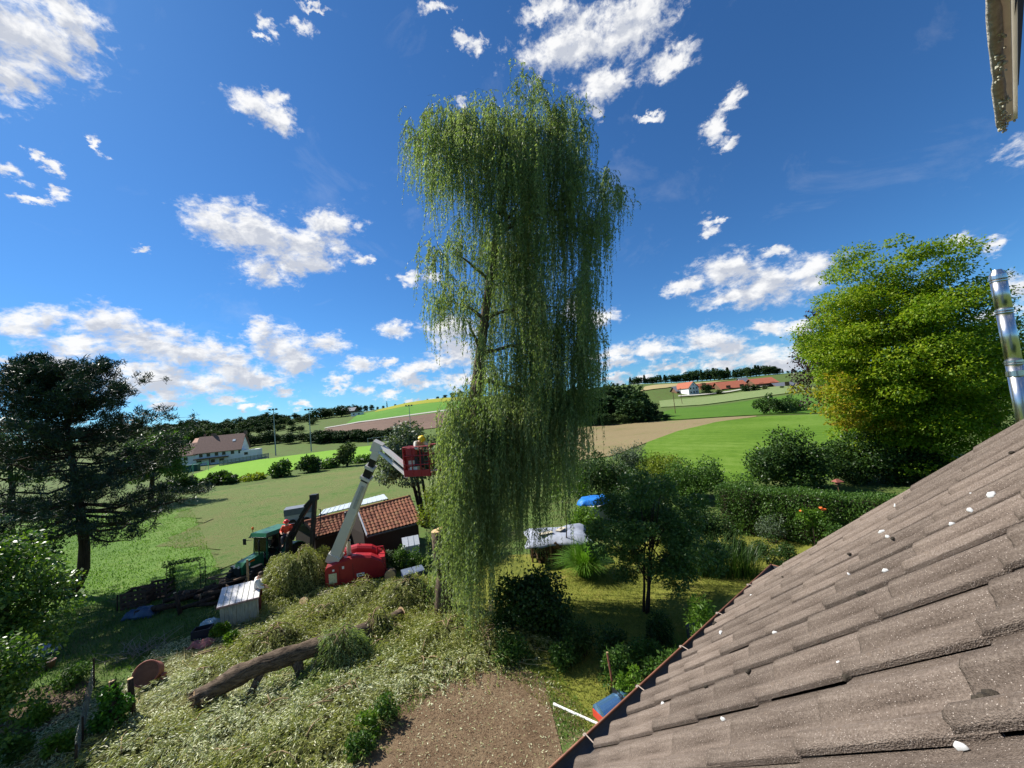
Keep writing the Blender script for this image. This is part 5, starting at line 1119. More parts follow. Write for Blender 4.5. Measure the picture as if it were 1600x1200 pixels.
def build_tractor():
    b = GD(430, 21.2); rz = math.radians(252)            # local +X is forward
    t = thing('tractor', 'green tractor with a glazed cab parked half behind the cut branches', 'tractor', b, rz); t.scale = (.86, .86, .86)
    mb = MB(); mb.ext([(1.0, -.36, .85), (2.35, -.34, .82), (2.40, -.32, 1.25), (2.2, -.3, 1.48), (1.0, -.36, 1.62)], (0, .70, 0)); mb.build('bonnet', m_green, t)
    mb = MB(); mb.box((2.42, 0, 1.05), (.04, .5, .4)); mb.build('grille', m_black, t)
    for s in (-.18, .18): mb = MB(); mb.lathe((2.43, s, 1.28), (1, 0, .1), [(0, .07), (.03, .065)], 10); mb.build('headlight', m_boomw, t)
    mb = MB(); mb.box((.6, 0, .78), (3.4, .5, .42)); mb.build('chassis', m_black, t)
    mb = MB(); mb.box((.15, 0, 1.12), (1.6, 1.1, .34)); mb.build('cab_floor', m_black, t)
    P = {}
    for x, y in ((.95, .55), (.95, -.55), (-.75, .62), (-.75, -.62), (.15, .64), (.15, -.64)):
        mb = MB(); mb.beam((x, y, 1.2), (x*.9, y*.95, 2.55), .07, .07); mb.build('cab_pillar', m_green if x > .5 else m_black, t)
    mb = MB(); mb.box((.05, 0, 2.66), (2.05, 1.42, .22), taper=.9); mb.build('cab_roof', m_green, t)
    mb = MB(); mb.box((.05, 0, 2.53), (2.1, 1.46, .05)); mb.build('roof_rim', m_black, t)
    for y in (.60, -.60):
        mb = MB(); mb.ext([(.92, y, 1.3), (.85, y*.96, 2.5), (-.68, y*.99, 2.5), (-.74, y*1.03, 1.3)], (0, .012, 0)); mb.build('side_window', m_glass, t)
    mb = MB(); mb.ext([(.95, -.5, 1.65), (.95, .5, 1.65), (.87, .5, 2.5), (.87, -.5, 2.5)], (.012, 0, 0)); mb.build('windscreen', m_glass, t)
    mb = MB(); mb.ext([(-.77, -.55, 1.3), (-.77, .55, 1.3), (-.70, .55, 2.5), (-.70, -.55, 2.5)], (.012, 0, 0)); mb.build('rear_window', m_glass, t)
    mb = MB(); mb.box((-.25, 0, 1.42), (.5, .5, .14)); mb.box((-.48, 0, 1.75), (.14, .48, .6)); mb.build('seat', m_black, t)
    mb = MB(); mb.tube([(.7, 0, 1.2), (.38, 0, 1.75)], .03, 6); mb.lathe((.38, 0, 1.76), (-.5, 0, .86), [(0, .19), (.03, .19)], 14); mb.build('steering_wheel', m_black, t)
    for y in (-.86, .86):
        wheel(t, (-.72, y, .80), .80, .46); wheel(t, (1.85, y*.93, .56), .56, .34, 22)
        mb = MB(); a = np.linspace(.1, math.pi*.9, 8); pts = [(-.72+math.cos(q)*.90, y-.26, .80+math.sin(q)*.90) for q in a]; mb.ext(pts+[(p[0]*.97-.02, p[1], p[2]-.06) for p in pts[::-1]], (0, .52, 0)); mb.build('fender', m_green, t)
        mb = MB(); mb.box((1.85, y*.93, 1.16), (.6, .34, .05)); mb.build('front_fender', m_black, t)
        mb = MB(); mb.tube([(.98, y*.64, 2.35), (1.1, y*1.15, 2.35)], .02, 5); mb.box((1.12, y*1.22, 2.28), (.05, .22, .36)); mb.build('mirror', m_black, t)
    mb = MB(); mb.tube([(1.25, .30, 1.6), (1.25, .30, 2.3), (1.18, .30, 2.45)], .045, 8); mb.build('exhaust', m_black, t)
    mb = MB(); mb.tube([(.85, -.66, 2.7), (.85, -.66, 2.95)], .02, 6); q = mb.build('beacon_stalk', m_black, t); mb = MB(); mb.lathe((.85, -.66, 2.95), (0, 0, 1), [(0, .07), (.12, .065), (.16, .03)], 12); mb.build('beacon', m_orange, t)
    mb = MB(); mb.lathe((2.0, .37, 1.30), (0, 1, 0), [(0, .11), (.012, .11)], 14); mb.build('badge', m_boomw, t); mb = MB(); mb.box((1.75, .372, 1.42), (.3, .012, .09)); mb.build('marker_plate', m_orange, t)
build_tractor()
def build_crane():
    d = 19.6; p0 = GD(452, d+.9); b = p0
    t = thing('loader_crane', 'black folding loader crane rising behind the green tractor cab', 'crane', b)
    A = at(452, 868, d+.6); A[2] = max(A[2], .5); T = at(452, 836, d+.6); K = at(491, 777, d); Dn = at(487, 862, d)
    mb = MB(b); mb.box((p0[0], p0[1], .55), (1.0, 1.0, .5)); mb.build('base', m_black, t)
    for s in (-.55, .55): mb = MB(b); mb.beam((p0[0]+s*.6, p0[1], .7), (p0[0]+s*1.6, p0[1]-.2, .02), .12, .12); mb.build('stabiliser', m_black, t)
    mb = MB(b); mb.tube([(p0[0], p0[1], .7), T], [.20, .15], 10); mb.build('column', m_black, t)
    mb = MB(b); mb.beam(T+np.array([0, 0, -.05]), K, .14, .2, up=FW); mb.beam(T*.5+K*.5, K, .18, .24, up=FW); mb.build('main_boom', m_black, t)
    mb = MB(b); mb.tube([T+np.array([.16, 0, -.25]), T*.45+K*.55+np.array([.10, -.15, -.12])], [.07, .05], 8); mb.build('lift_ram', m_black, t)
    mb = MB(b); mb.tube([T*.3+K*.7+np.array([-.05, -.1, .16]), K+np.array([.05, -.1, .12])], [.055, .04], 8); mb.build('knuckle_ram', m_black, t)
    mb = MB(b); mb.box(K, (.34, .3, .30)); mb.build('knuckle', m_black, t)
    mb = MB(b); mb.beam(K+np.array([.05, 0, .1]), Dn, .16, .2, up=FW); mb.build('outer_boom', m_black, t)
    mb = MB(b); h = K*.55+Dn*.45; pts = [K+np.array([.2, -.05, -.6])]+[K*.75+Dn*.25+np.array([.38, -.05, .05]), h+np.array([.40, -.05, -.2]), h+np.array([.2, -.05, -.9])]; mb.tube(pts, .025, 6); mb.build('hose', m_black, t, True)
    mb = MB(b); mb.lathe(Dn, (0, 0, -1), [(0, .09), (.25, .09)], 8)
    for s in (-1, 1): mb.tube([Dn+np.array([0, 0, -.25]), Dn+np.array([s*.35, 0, -.45]), Dn+np.array([s*.38, 0, -.8]), Dn+np.array([s*.12, 0, -1.05])], [.06, .06, .05, .03], 6)
    mb.build('grapple', m_black, t)
    s = at(449, 838, d+1.0); mb = MB(b); mb.box(s+np.array([0, .1, .0]), (.5, .5, .10)); mb.box(s+np.array([0, .32, .3]), (.48, .08, .55)); mb.build('operator_seat', m_black, t)
    mb = MB(b); mb.beam((p0[0]-.1, p0[1]+.2, .8), s, .10, .10); mb.build('seat_post', m_black, t)
    person('person in an orange red jacket sitting high on the crane behind the tractor cab', s-np.array([0, 0, .42]), .3, SIT, m_hivis, m_trou, None, mat('red_helmet', (.65, .03, .02), .4))
build_crane()

def build_lift():
    P0 = at_z(509, 919, .22); P1 = at_z(602, 899, .22); a = unit((P1-P0)*(1, 1, 0)); L = np.linalg.norm((P1-P0)[:2]); q = np.array([-a[1], a[0], 0]); b = np.array([P0[0], P0[1], 0.0])
    t = thing('boom_lift', 'red boom lift with long white telescopic arm and raised basket beside the willow', 'lift', b)
    up = np.array([0, 0, 1.0])
    def L3(s, d, z): return a*s+q*d+up*z
    def fairing(d0, w, kz, name):
        prof = [(0.0, .22), (0.0, .98*kz), (.10, 1.10*kz), (.72, 1.24*kz), (1.30*L/2.5, 1.30*kz), (1.95*L/2.5, 1.16*kz), (2.38*L/2.5, .88*kz), (L, .60), (L, .22)]
        n = len(prof); mb = MB(); ch = .10
        cs = lambda k: .94 if 0 < k < n-1 else 1
        rows = [(d0, 0), (d0+ch, .09), (d0+w-ch, .09), (d0+w, 0)]
        V = []
        for dd, dz in rows:
            for k, (s, z) in enumerate(prof):
                top = 1 <= k <= n-2; V.append(L3(s+(.03 if dz and k < 2 else 0), dd, z+(dz if top else 0)))
        F = [tuple(range(n)), tuple(range(3*n, 4*n))[::-1]]
        for r in range(3):
            for k in range(n): F.append((r*n+k, (r+1)*n+k, (r+1)*n+(k+1) % n, r*n+(k+1) % n))
        mb.add(V, F); return mb.build(name, m_red, t)
    f1 = fairing(0, .62, 1.0, 'side_cover'); fairing(1.02, .55, 1.12, 'side_cover')
    m_yel = mat('pale_sticker', (.62, .60, .36), .5, var=.3, scale=20); m_whs = mat('white_sticker', (.78, .78, .76), .5, var=.1)
    mb = MB(); mb.box(L3(.32, -.006, .58), (.34, .012, .44), (a, q, up)); mb.build('instruction_plate', m_yel, f1)
    for s, z, w, h in ((.36, .93, .09, .09), (.78, .98, .09, .12), (1.52, .50, .34, .15)): mb = MB(); mb.box(L3(s, -.006, z), (w, .012, h), (a, q, up)); mb.build('label_plate', m_whs, f1)
    mb = MB(); mb.box(L3(1.52, -.014, .50), (.24, .010, .05), (a, q, up)); mb.build('label_print', m_black, f1)
    for s in (.62, 1.2): mb = MB(); mb.box(L3(s, -.003, .66), (.014, .012, .84), (a, q, up)); mb.build('panel_gap', m_black, f1)
    mb = MB(); mb.box(L3(L*.5, .82, .55), (L*.86, .44, .62), (a, q, up)); mb.build('chassis', m_black, t)
    mb = MB(); mb.box(L3(L-.12, .82, .75), (.35, 1.3, .55), (a, q, up), taper=.85); mb.build('counterweight', m_red, t)
    mb = MB(); mb.tube([L3(L-.35, .95, 1.0), L3(L-.30, .95, 1.35), L3(L-.05, .95, 1.33), L3(L+.06, .95, .95)], .045, 7); mb.build('tow_hoop', m_red, t)
    mb = MB(); mb.beam(L3(L-.05, .2, .4), L3(L+.30, .2, .32), .12, .12); mb.build('outrigger_stub', m_red, t)
    mb = MB(); mb.tube([L3(1.45, 1.3, 1.38), L3(1.48, 1.3, 1.62)], .025, 6); mb.build('lever', m_black, t)
    for s, d in ((.45, .42), (1.9*L/2.5, .42), (.45, 1.3), (1.9*L/2.5, 1.3)):
        mb = MB(); c = L3(s, d, .28); mb.lathe(c, q, [(-.12, .18), (-.13, .29), (-.08, .32), (.08, .32), (.13, .29), (.12, .18)], 16); mb.build('wheel', m_tyre, t)
    pv = at(523, 872, 18.35)-b; el = at(590, 703, 16.7)-b; dr = unit(el-pv); LL = np.linalg.norm(el-pv); sd = unit(np.cross(dr, FW)); nn = np.cross(sd, dr)
    A = (sd, nn, dr)
    mb = MB(); mb.box(pv+dr*.05, (.60, .46, .5), A); mb.build('boom_foot', m_boomw, t)
    mb = MB(); mb.box(pv+dr*LL*.39, (.50, .36, LL*.74), A, taper=.64); bm = mb.build('boom', m_boomw, t)
    mb = MB(); mb.box(pv+dr*LL*.60-nn*.155-sd*.02, (.13, .02, LL*.2), A); mb.build('grey_panel', mat('grey_print', (.38, .38, .37), .5), bm)
    mb = MB(); mb.box(pv+dr*LL*.80, (.34, .30, LL*.13), A); mb.build('inner_boom', m_black, t)
    mb = MB(); mb.box(pv+dr*LL*.855, (.42, .38, LL*.022), A); mb.build('boom_collar', m_boomw, t)
    mb = MB(); mb.box(pv+dr*LL*.765, (.46, .42, LL*.022), A); mb.build('boom_collar', m_boomw, t)
    mb = MB(); mb.box(pv+dr*LL*.90, (.26, .24, LL*.09), A); mb.build('inner_boom', m_black, t)
    mb = MB(); mb.box(pv+dr*LL*.965, (.32, .30, LL*.07), A); mb.box(el+dr*.12+sd*.06, (.44, .26, .5), A); mb.build('knuckle', m_boomw, t)
    mb = MB(); mb.tube([L3(1.0, .84, .95), pv+dr*LL*.42+sd*.30], [.085, .07], 10); rm = mb.build('lift_cylinder', m_black, t, True)
    mb = MB(); mb.tube([L3(1.0, .84, .92), L3(1.0, .84, .92)*.55+(pv+dr*LL*.42+sd*.30)*.45], [.11, .10], 10); mb.build('cylinder_sleeve', m_boomw, rm)
    bk = at(640, 733, 15.7)-b; k0 = at(598, 698, 16.6)-b; k1 = at(594, 707, 16.6)-b; e1 = at(634, 741, 15.7)-b
    for o in (-.10, .10):
        mb = MB(); mb.beam(k0+FW*o, bk+FW*o, .10, .16, up=FW); mb.build('jib_arm', m_boomw, t)
    mb = MB(); mb.beam(k1, e1, .10, .14, up=FW); mb.build('jib_arm', m_boomw, t)
    mb = MB(); mb.tube([k0*.6+bk*.4+np.array([0, 0, -.05]), k1*.5+e1*.5], .045, 7); mb.build('jib_link', m_boomw, t)
    mb = MB(); mb.beam(bk+np.array([0, 0, .14]), e1+np.array([.03, 0, -.12]), .18, .3, up=FW); mb.build('jib_head', m_boomw, t)
    mb = MB(); c = at(644, 722, 15.7)-b; mb.box(c, (.34, .4, .42)); mb.beam(bk, c, .2, .2); mb.build('basket_bracket', m_red, t)
    mb = MB(); mb.box(c-FW*.22+np.array([.04, 0, 0]), (.24, .05, .2)); mb.build('bracket_plate', m_boomw, t)
    fl = at(661, 739, 15.55)-b; w, dp, h = 1.15, .85, 1.1; ang = math.radians(-18); X = np.array([math.cos(ang), math.sin(ang), 0]); Yv = np.array([-X[1], X[0], 0])
    mb = MB(); mb.box(fl, (w, dp, .12), (X, Yv, up)); bsk = mb.build('basket_floor', m_red, t)
    mb = MB(); mb.box(fl+np.array([0, 0, .12])-Yv*dp/2, (w, .02, .16), (X, Yv, up)); mb.build('toe_board', m_red, bsk)
    for sx in (-1, -.33, .33, 1):
        for sy in (-1, 1): mb = MB(); p = fl+X*sx*w/2+Yv*sy*dp/2; mb.tube([p, p+up*h], .024, 6); mb.build('basket_post', m_red, bsk)
    for z in (.4, .75, 1.1):
        for (p, r) in ((fl+X*w/2+Yv*dp/2, fl-X*w/2+Yv*dp/2), (fl-X*w/2-Yv*dp/2, fl+X*w/2-Yv*dp/2), (fl-X*w/2-Yv*dp/2, fl-X*w/2+Yv*dp/2), (fl+X*w/2-Yv*dp/2, fl+X*w/2+Yv*dp/2)):
            mb = MB(); mb.tube([p+up*z, r+up*z], .024, 6); mb.build('basket_rail', m_red, bsk)
    mb = MB(); mb.box(fl-X*w/2*.98+up*.6, (.02, dp*.9, .9), (X, Yv, up)); mb.build('side_panel', m_red, bsk)
    mb = MB(); mb.box(fl-X*.25-Yv*(dp/2-.1)+up*.92, (.42, .18, .28), (X, Yv, up)); mb.build('control_box', m_red, bsk)
    fw_ = fl+b; o = fw_-X*.12+np.array([0, 0, .06])
    person('person in pale shirt and yellow helmet leaning over the raised red basket rail', o, math.radians(40), LEAN, m_shirt, m_trou, None, m_hivy)
    s = thing('saw_box', 'cream saw case standing on the floor of the red basket', 'case', fw_-X*.18-Yv*.28+np.array([0, 0, .06]), ang); mb = MB(); mb.box((0, 0, .13), (.38, .2, .24), taper=.85); mb.build('case_body', m_boomw, s); mb = MB(); mb.tube([(-.1, 0, .25), (-.08, 0, .32), (.08, 0, .32), (.1, 0, .25)], .014, 5); mb.build('handle', m_black, s)
build_lift()
# ---------------------------------------------------------------- small white shed, and the things lying about the yard
def build_white_shed():
    FL, FR = at_z(345, 983, 0), at_z(402, 967, 0); a = unit(FR-FL); W = np.linalg.norm(FR-FL); q = np.array([-a[1], a[0], 0]); up = np.array([0, 0, 1.0]); b = FL
    t = thing('small_shed', 'little weathered white shed with a pale panelled lean to roof on the littered grass', 'shed', b)
    m_wb = mat('weathered_white_board', (.36, .36, .29), .85, var=.4, scale=7, bump=.4, bscale=30, stretch=(3, 3, .5)); m_rp = mat('white_roof_panel', (.66, .64, .62), .5, var=.16, scale=9)
    D, h0, h1 = .95, .86, 1.16; n = 9
    for i in range(n):
        mb = MB(); mb.box(a*(W*(i+.5)/n)+up*(h0/2-.03)-q*random.uniform(0, .006), (W/n-.008, .03, h0+.06), (a, q, up)); mb.build('wall_board', m_wb, t)
        mb = MB(); mb.box(a*(W*(i+.5)/n)+q*D+up*(h1/2-.03), (W/n-.008, .03, h1+.06), (a, q, up)); mb.build('wall_board', m_wb, t)
    for s in (0, 1):
        mb = MB(); o = a*(W*s-.015+(.0 if s else .0)); mb.ext([o, o+q*D, o+q*D+up*h1, o+up*h0], a*.03); mb.build('side_wall', m_wb, t)
    sl = unit(q*D+up*(h1-h0)); nr = unit(np.cross(a, sl)); Ls = np.hypot(D, h1-h0)+.26; k = 7
    for i in range(k):
        w = (W+.2)/k; c = a*(-.1+w*(i+.5))+up*(h0+.02)+sl*(Ls/2-.14)+nr*.02
        mb = MB(); mb.box(c, (w-.012, Ls, .025), (a, sl, nr)); mb.build('roof_panel', m_rp, t)
        mb = MB(); mb.box(c+a*w*.5+nr*.012, (.022, Ls, .03), (a, sl, nr)); mb.build('roof_batten', m_wb, t)
    mb = MB(); mb.box(a*W/2+up*(h0-.0)-q*.13, (W+.2, .02, .07), (a, q, up)); mb.build('fascia', mat('reddish_fascia', (.30, .16, .14), .8, var=.3), t)
    mb = MB(); mb.box(a*(W+.03)+q*.12+up*.45, (.03, .06, .9), (a, q, up)); mb.build('corner_post', m_rp, t)
build_white_shed()
pp = G(403, 962); pp = GD(404, 16.4)
person('person in a white top and dark red trousers standing behind the little white shed', pp, 2.2, dict(STAND, head=(0, -.12, 1.54), neck=(0, -.06, 1.46)), mat('white_top', (.70, .68, .64), .8, var=.1), m_redtr, m_hair)
b = GD(389, 16.9); t = thing('wooden_pole', 'pale upright wooden pole standing beside the person behind the white shed', 'pole', b); mb = MB(); mb.tube([(0, 0, -.1), (.02, 0, top_h(387, 876, 16.9, b))], [.05, .045], 7); mb.build('pole', m_twig, t)

def log_tube(mb, pts, rad, n=14, jit=.07):
    mb.tube(pts, rad, n, jit=jit)
m_logb = bark_mat('log_bark', (.030, .021, .014), (.150, .110, .076), 4, (.3, .3, 1.4))
def build_log():
    pts = [(306, 1092, 10.75), (330, 1080, 10.95), (370, 1056, 11.2), (415, 1036, 11.5), (460, 1022, 11.85), (510, 1005, 12.3), (560, 990, 13.0), (600, 973, 13.9), (627, 962, 14.4)]
    P = np.array([at(*p) for p in pts]); b = np.array([P[0][0], P[0][1], 0]); t = thing('fallen_trunk', 'long fallen willow trunk with a splintered near end lying arched on the litter', 'log', b)
    rad = [.22, .26, .30, .28, .30, .27, .28, .25, .25]
    tt = np.linspace(0, len(P)-1, 34); PP = np.stack([np.interp(tt, range(len(P)), P[:, k]) for k in range(3)], -1); rr_ = np.interp(tt, range(len(P)), [q*.9 for q in rad])*(1+.05*np.sin(tt*4.1)+.04*np.sin(tt*9.7))
    mb = MB(b); log_tube(mb, PP, rr_, 30, .085); mb.build('trunk', m_logb, t, True)
    ax = unit(P[-1]-P[-2]); mb = MB(b); mb.lathe(P[-1]+ax*.004, ax, [(0, .305), (.015, .30), (.02, .2)], 16); mb.build('cut_end', m_cut, t)
    ax0 = unit(P[0]-P[1]); q1 = unit(np.cross(ax0, (0, 0, 1))); q2 = np.cross(q1, ax0)
    mb = MB(b); mb.lathe(P[0]-ax0*.01, ax0, [(0, .215), (.03, .20), (.05, .12)], 14); mb.build('broken_face', mat('torn_wood', (.26, .17, .085), .9, var=.45, scale=14, bump=.8), t)
    for k in range(16):
        a_ = k*.42+random.random()*.3; r_ = .19 if k % 2 else .11; c_ = P[0]+(q1*math.cos(a_)+q2*math.sin(a_))*r_; mb = MB(b); mb.tube([c_-ax0*.12, c_, c_+ax0*random.uniform(.04, .22)+rand_unit(1)[0]*.02], [.055, .042, .006], 6, jit=.25); mb.build('splinter', m_logb if k % 4 else bpy.data.materials['torn_wood'], t)
    mb = MB(b); mb.box(P[0]*.5+P[1]*.5+np.array([.0, -.18, -.02]), (.28, .06, .12)); mb.build('split_face', m_cut, t)
    for (i, dx, dy, r) in ((3, -.3, -.5, .10), (1, -.15, -.25, .16), (4, .25, -.15, .13), (4, -.05, .3, .14), (1, .15, .25, .15), (6, .1, -.1, .12)):
        mb = MB(b); e = P[i]+np.array([dx, dy, 0]); e[2] = -.05; mb.tube([P[i], P[i]*.5+e*.5+rand_unit(1)[0]*.04, e], [r*1.3, r, r*.8], 9, jit=.12); mb.build('branch_stub', m_bark, t, True)
build_log()
def wood_block(name, label, px, py, r, L, ax, lab='log', cut=True):
    b = G(px, py); t = thing(name, label, lab, b); ax = unit(ax); mb = MB(); c = np.array([0, 0, r*.85]); mb.tube([c-ax*L/2, c+ax*L/2], [r, r*.96], 12, jit=.08); mb.build('bark', m_bark, t, True)
    for s in (-1, 1): mb = MB(); mb.lathe(c+ax*s*(L/2+.003), ax*s, [(0, r*.95), (.01, r*.9)], 12); mb.build('cut_face', m_cut, t)
wood_block('log_piece', 'short pale cut log piece lying between the trunk end and the willow', 665, 1002, .20, .42, (.35, -.9, .45))
wood_block('log_piece', 'dark cut stump piece lying left of the red lift', 475, 948, .18, .3, (.4, -.6, .9))
wood_block('stone_block', 'grey rounded log end lying at the right end of the red lift', 611, 905, .27, .5, (.2, -1, .1))
wood_block('log_piece', 'mossy cut log leaning in the pile below the red lift', 540, 938, .24, .4, (.3, -.9, .35))

# ---- heaps of cut willow branches
def heap(name, label, px, py, rx, ry, h, n, rot=0.0, lm='wilt', L=(.7, 1.7), sticks=8, dens=26, base=None, steep=1.0):
    b = G(px, py) if base is None else base; t = thing(name, label, 'branch heap', b, rot); r = rng
    def mz(x, y): q = (x/rx)**2+(y/ry)**2; return h*np.clip(1-q, 0, None)**.7*(1+.30*np.sin(x*2.3+px)*np.cos(y*2.1+py)+.15*np.sin(x*5.1+y*3))
    k = 22; g = np.linspace(-1, 1, k); X, Y = np.meshgrid(g*rx, g*ry, indexing='ij'); V = np.stack([X.ravel(), Y.ravel(), mz(X, Y).ravel()*.9-.03+.06*r.normal(size=k*k)*(mz(X, Y).ravel() > .02)], -1)
    i, j = np.meshgrid(np.arange(k-1), np.arange(k-1), indexing='ij'); Q = np.stack([i*k+j, (i+1)*k+j, (i+1)*k+j+1, i*k+j+1], -1).reshape(-1, 4)
    cen = V[Q].mean(1); Q = Q[(cen[:, 0]/rx)**2+(cen[:, 1]/ry)**2 < .98]
    np_mesh('shade_core', V, Q, m_heap, t, True)  # solid dome; its dark colour stands in for the shade inside the heap
    a = r.uniform(0, 2*math.pi, n); q = np.sqrt(r.random(n))*.95; x0 = np.cos(a)*q*rx; y0 = np.sin(a)*q*ry
    Ls = r.uniform(L[0], L[1], n); da = a+r.normal(size=n)*.9; dx, dy = np.cos(da)*np.where(rx > ry, rx/ry, 1)**.3, np.sin(da)
    cnt = (Ls*dens*1.45).astype(int); idx = np.repeat(np.arange(n), cnt); s = r.random(len(idx))*Ls[idx]; bow = r.normal(size=n)*.25
    px_, py_ = x0[idx]+dx[idx]*s-dy[idx]*bow[idx]*s*s*.5, y0[idx]+dy[idx]*s+dx[idx]*bow[idx]*s*s*.5
    lift = r.uniform(.0, .40, n)
    pz = mz(px_, py_)+lift[idx]*np.sin(np.pi*np.clip(s/Ls[idx], 0, 1))+.03+.03*r.normal(size=len(idx))
    P = np.stack([px_, py_, np.maximum(pz, .02)], -1); D = unit(np.stack([dx[idx], dy[idx], np.full(len(idx), -.35*steep)], -1)+rand_unit(len(idx))*.75); S = unit(np.cross(D, rand_unit(len(idx))+np.array([0, 0, .8])))
    leaf_mesh('cut_foliage', leaf_verts(P, D, S, r.uniform(.08, .13, len(idx)), r.uniform(.016, .025, len(idx))), LM[lm], t)
    for _ in range(sticks):
        a0 = r.uniform(0, 6.28); q0 = r.random()*.7; p = np.array([math.cos(a0)*q0*rx, math.sin(a0)*q0*ry, 0]); d = rand_unit(1)[0]; ln = r.uniform(.5, 1.5); pts = []
        for u in np.linspace(0, 1, 6): w = p+d*(1, 1, 0)*ln*u+np.array([-d[1], d[0], 0])*math.sin(u*2.5)*.15; pts.append((w[0], w[1], max(float(mz(w[0], w[1])), 0)+.06+.14*math.sin(u*3.0)))
        mb = MB(); mb.tube(pts, np.linspace(.022, .008, 6), 5); mb.build('bare_stick', m_twig, t, True)
    return t
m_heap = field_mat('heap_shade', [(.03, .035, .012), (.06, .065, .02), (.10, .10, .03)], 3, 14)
heap('branch_heap', 'tall heap of drooping willow branches between tractor and boom lift', 470, 922, 1.8, 1.35, 1.65, 700, .5, L=(1.0, 2.2), sticks=5, dens=26, steep=2.4)
heap('branch_heap', 'low heap of willow branches in front of the red lift', 560, 942, 1.5, .8, .55, 300, .2)
heap('branch_heap', 'heap of leafy willow branches under the blue lidded box', 640, 940, 1.5, 1.0, .75, 380, .25)
heap('branch_heap', 'leafy branch heap along the far side of the trunk end', 600, 1000, 1.1, .7, .35, 200, .3)
heap('branch_heap', 'dark green branches draped over the middle of the fallen trunk', 540, 1040, .85, .6, .95, 330, .3, 'willow', steep=2)
heap('branch_heap', 'leafy branches lying across the far third of the fallen trunk', 585, 1000, .7, .55, .75, 230, .3, 'wilt', steep=2)
heap('branch_heap', 'heap with thin bare sticks behind the splintered trunk', 425, 1010, 1.15, .8, .55, 240, .4, sticks=14)
heap('branch_heap', 'spread of cut branches at the foot of the willow curtain', 700, 1000, 1.5, 1.0, .4, 330, .1)
heap('branch_heap', 'leafy cut twigs on the left edge of the dark leafed bush', 775, 1000, 1.1, .7, .25, 170, -.2)
heap('branch_heap', 'thin spread of cut twigs in front of the trunk middle', 560, 1075, 1.5, .5, .16, 170, .45)
heap('branch_heap', 'low leafy heap left of the little white shed corner', 500, 965, 1.2, .7, .35, 200, .3)
for i, (px, py, rx, ry, h, n, rt, lm, lab) in enumerate([(300, 1150, 1.5, .8, .16, 260, .5, 'litter', 'pale strewn willow twigs at the near bottom left'), (420, 1120, 1.6, .8, .20, 300, .4, 'litter', 'pale strewn willow twigs in front of the splintered trunk end'), (480, 1170, 1.4, .7, .22, 260, .3, 'wilt', 'olive strewn willow twigs beside the bare soil'), (520, 1110, 1.5, .6, .2, 260, .5, 'litter', 'pale strewn willow twigs between trunk and bare soil'), (330, 1060, 1.0, .7, .15, 160, .2, 'litter', 'pale strewn willow twigs between rusty tub and trunk'), (650, 1050, 1.5, .6, .18, 260, .3, 'litter', 'pale strewn willow twigs at the top edge of the bare soil'), (210, 1180, 1.3, .7, .14, 180, .3, 'wilt', 'olive strewn willow twigs beside the ivy stump foot'), (590, 1020, 1.4, .6, .28, 260, .3, 'wilt', 'olive strewn willow twigs below the trunk cut end'), (400, 1190, 1.2, .6, .2, 200, .6, 'wilt', 'olive strewn willow twigs at the bottom edge of the picture'), (730, 1030, 1.2, .5, .15, 160, .1, 'wilt', 'thin olive twigs left of the sunlit lawn')]): heap('strewn_twigs', lab, px, py, rx, ry, h, int(n*.6), rt, lm, (.5, 1.3), 2, 24)
# thrown sticks
for i, (x0, y0, x1, y1) in enumerate([(300, 1028, 345, 1018), (310, 1022, 395, 1000), (330, 1030, 400, 1002), (340, 1018, 420, 992), (385, 1040, 398, 1006), (420, 1000, 436, 1014), (412, 998, 428, 990), (352, 1024, 372, 1008), (240, 1034, 258, 1030), (700, 1045, 790, 1018)]):
    p, q = G(x0, y0), G(x1, y1); b = p; t = thing('stick', ['leftmost bare cut stick fanned out below the red cloth', 'longest bare cut stick running up towards the white shed weeds', 'bare cut stick crossing the lower part of the stick fan', 'bare cut stick at the far right tip of the stick fan', 'pale upright bare stick propped on the heap behind the trunk', 'short pale forked stick lying on top of the stick heap', 'short pale stick behind the forked one on the heap', 'short stick at the near side of the stick fan'][i] if i < 8 else ('two pale sticks lying behind the rusty tub' if i == 8 else 'long thin bent stick on the bare soil edge'), 'stick', b, group='loose sticks' if i < 8 else None)
    mb = MB(b); m = (p+q)/2+np.array([0, 0, .10]); mb.tube([p+np.array([0, 0, .05]), m+rand_unit(1)[0]*.05, q+np.array([0, 0, .08])], [.032, .028, .02], 6, jit=.1); mb.build('stick_wood', m_twig, t, True)

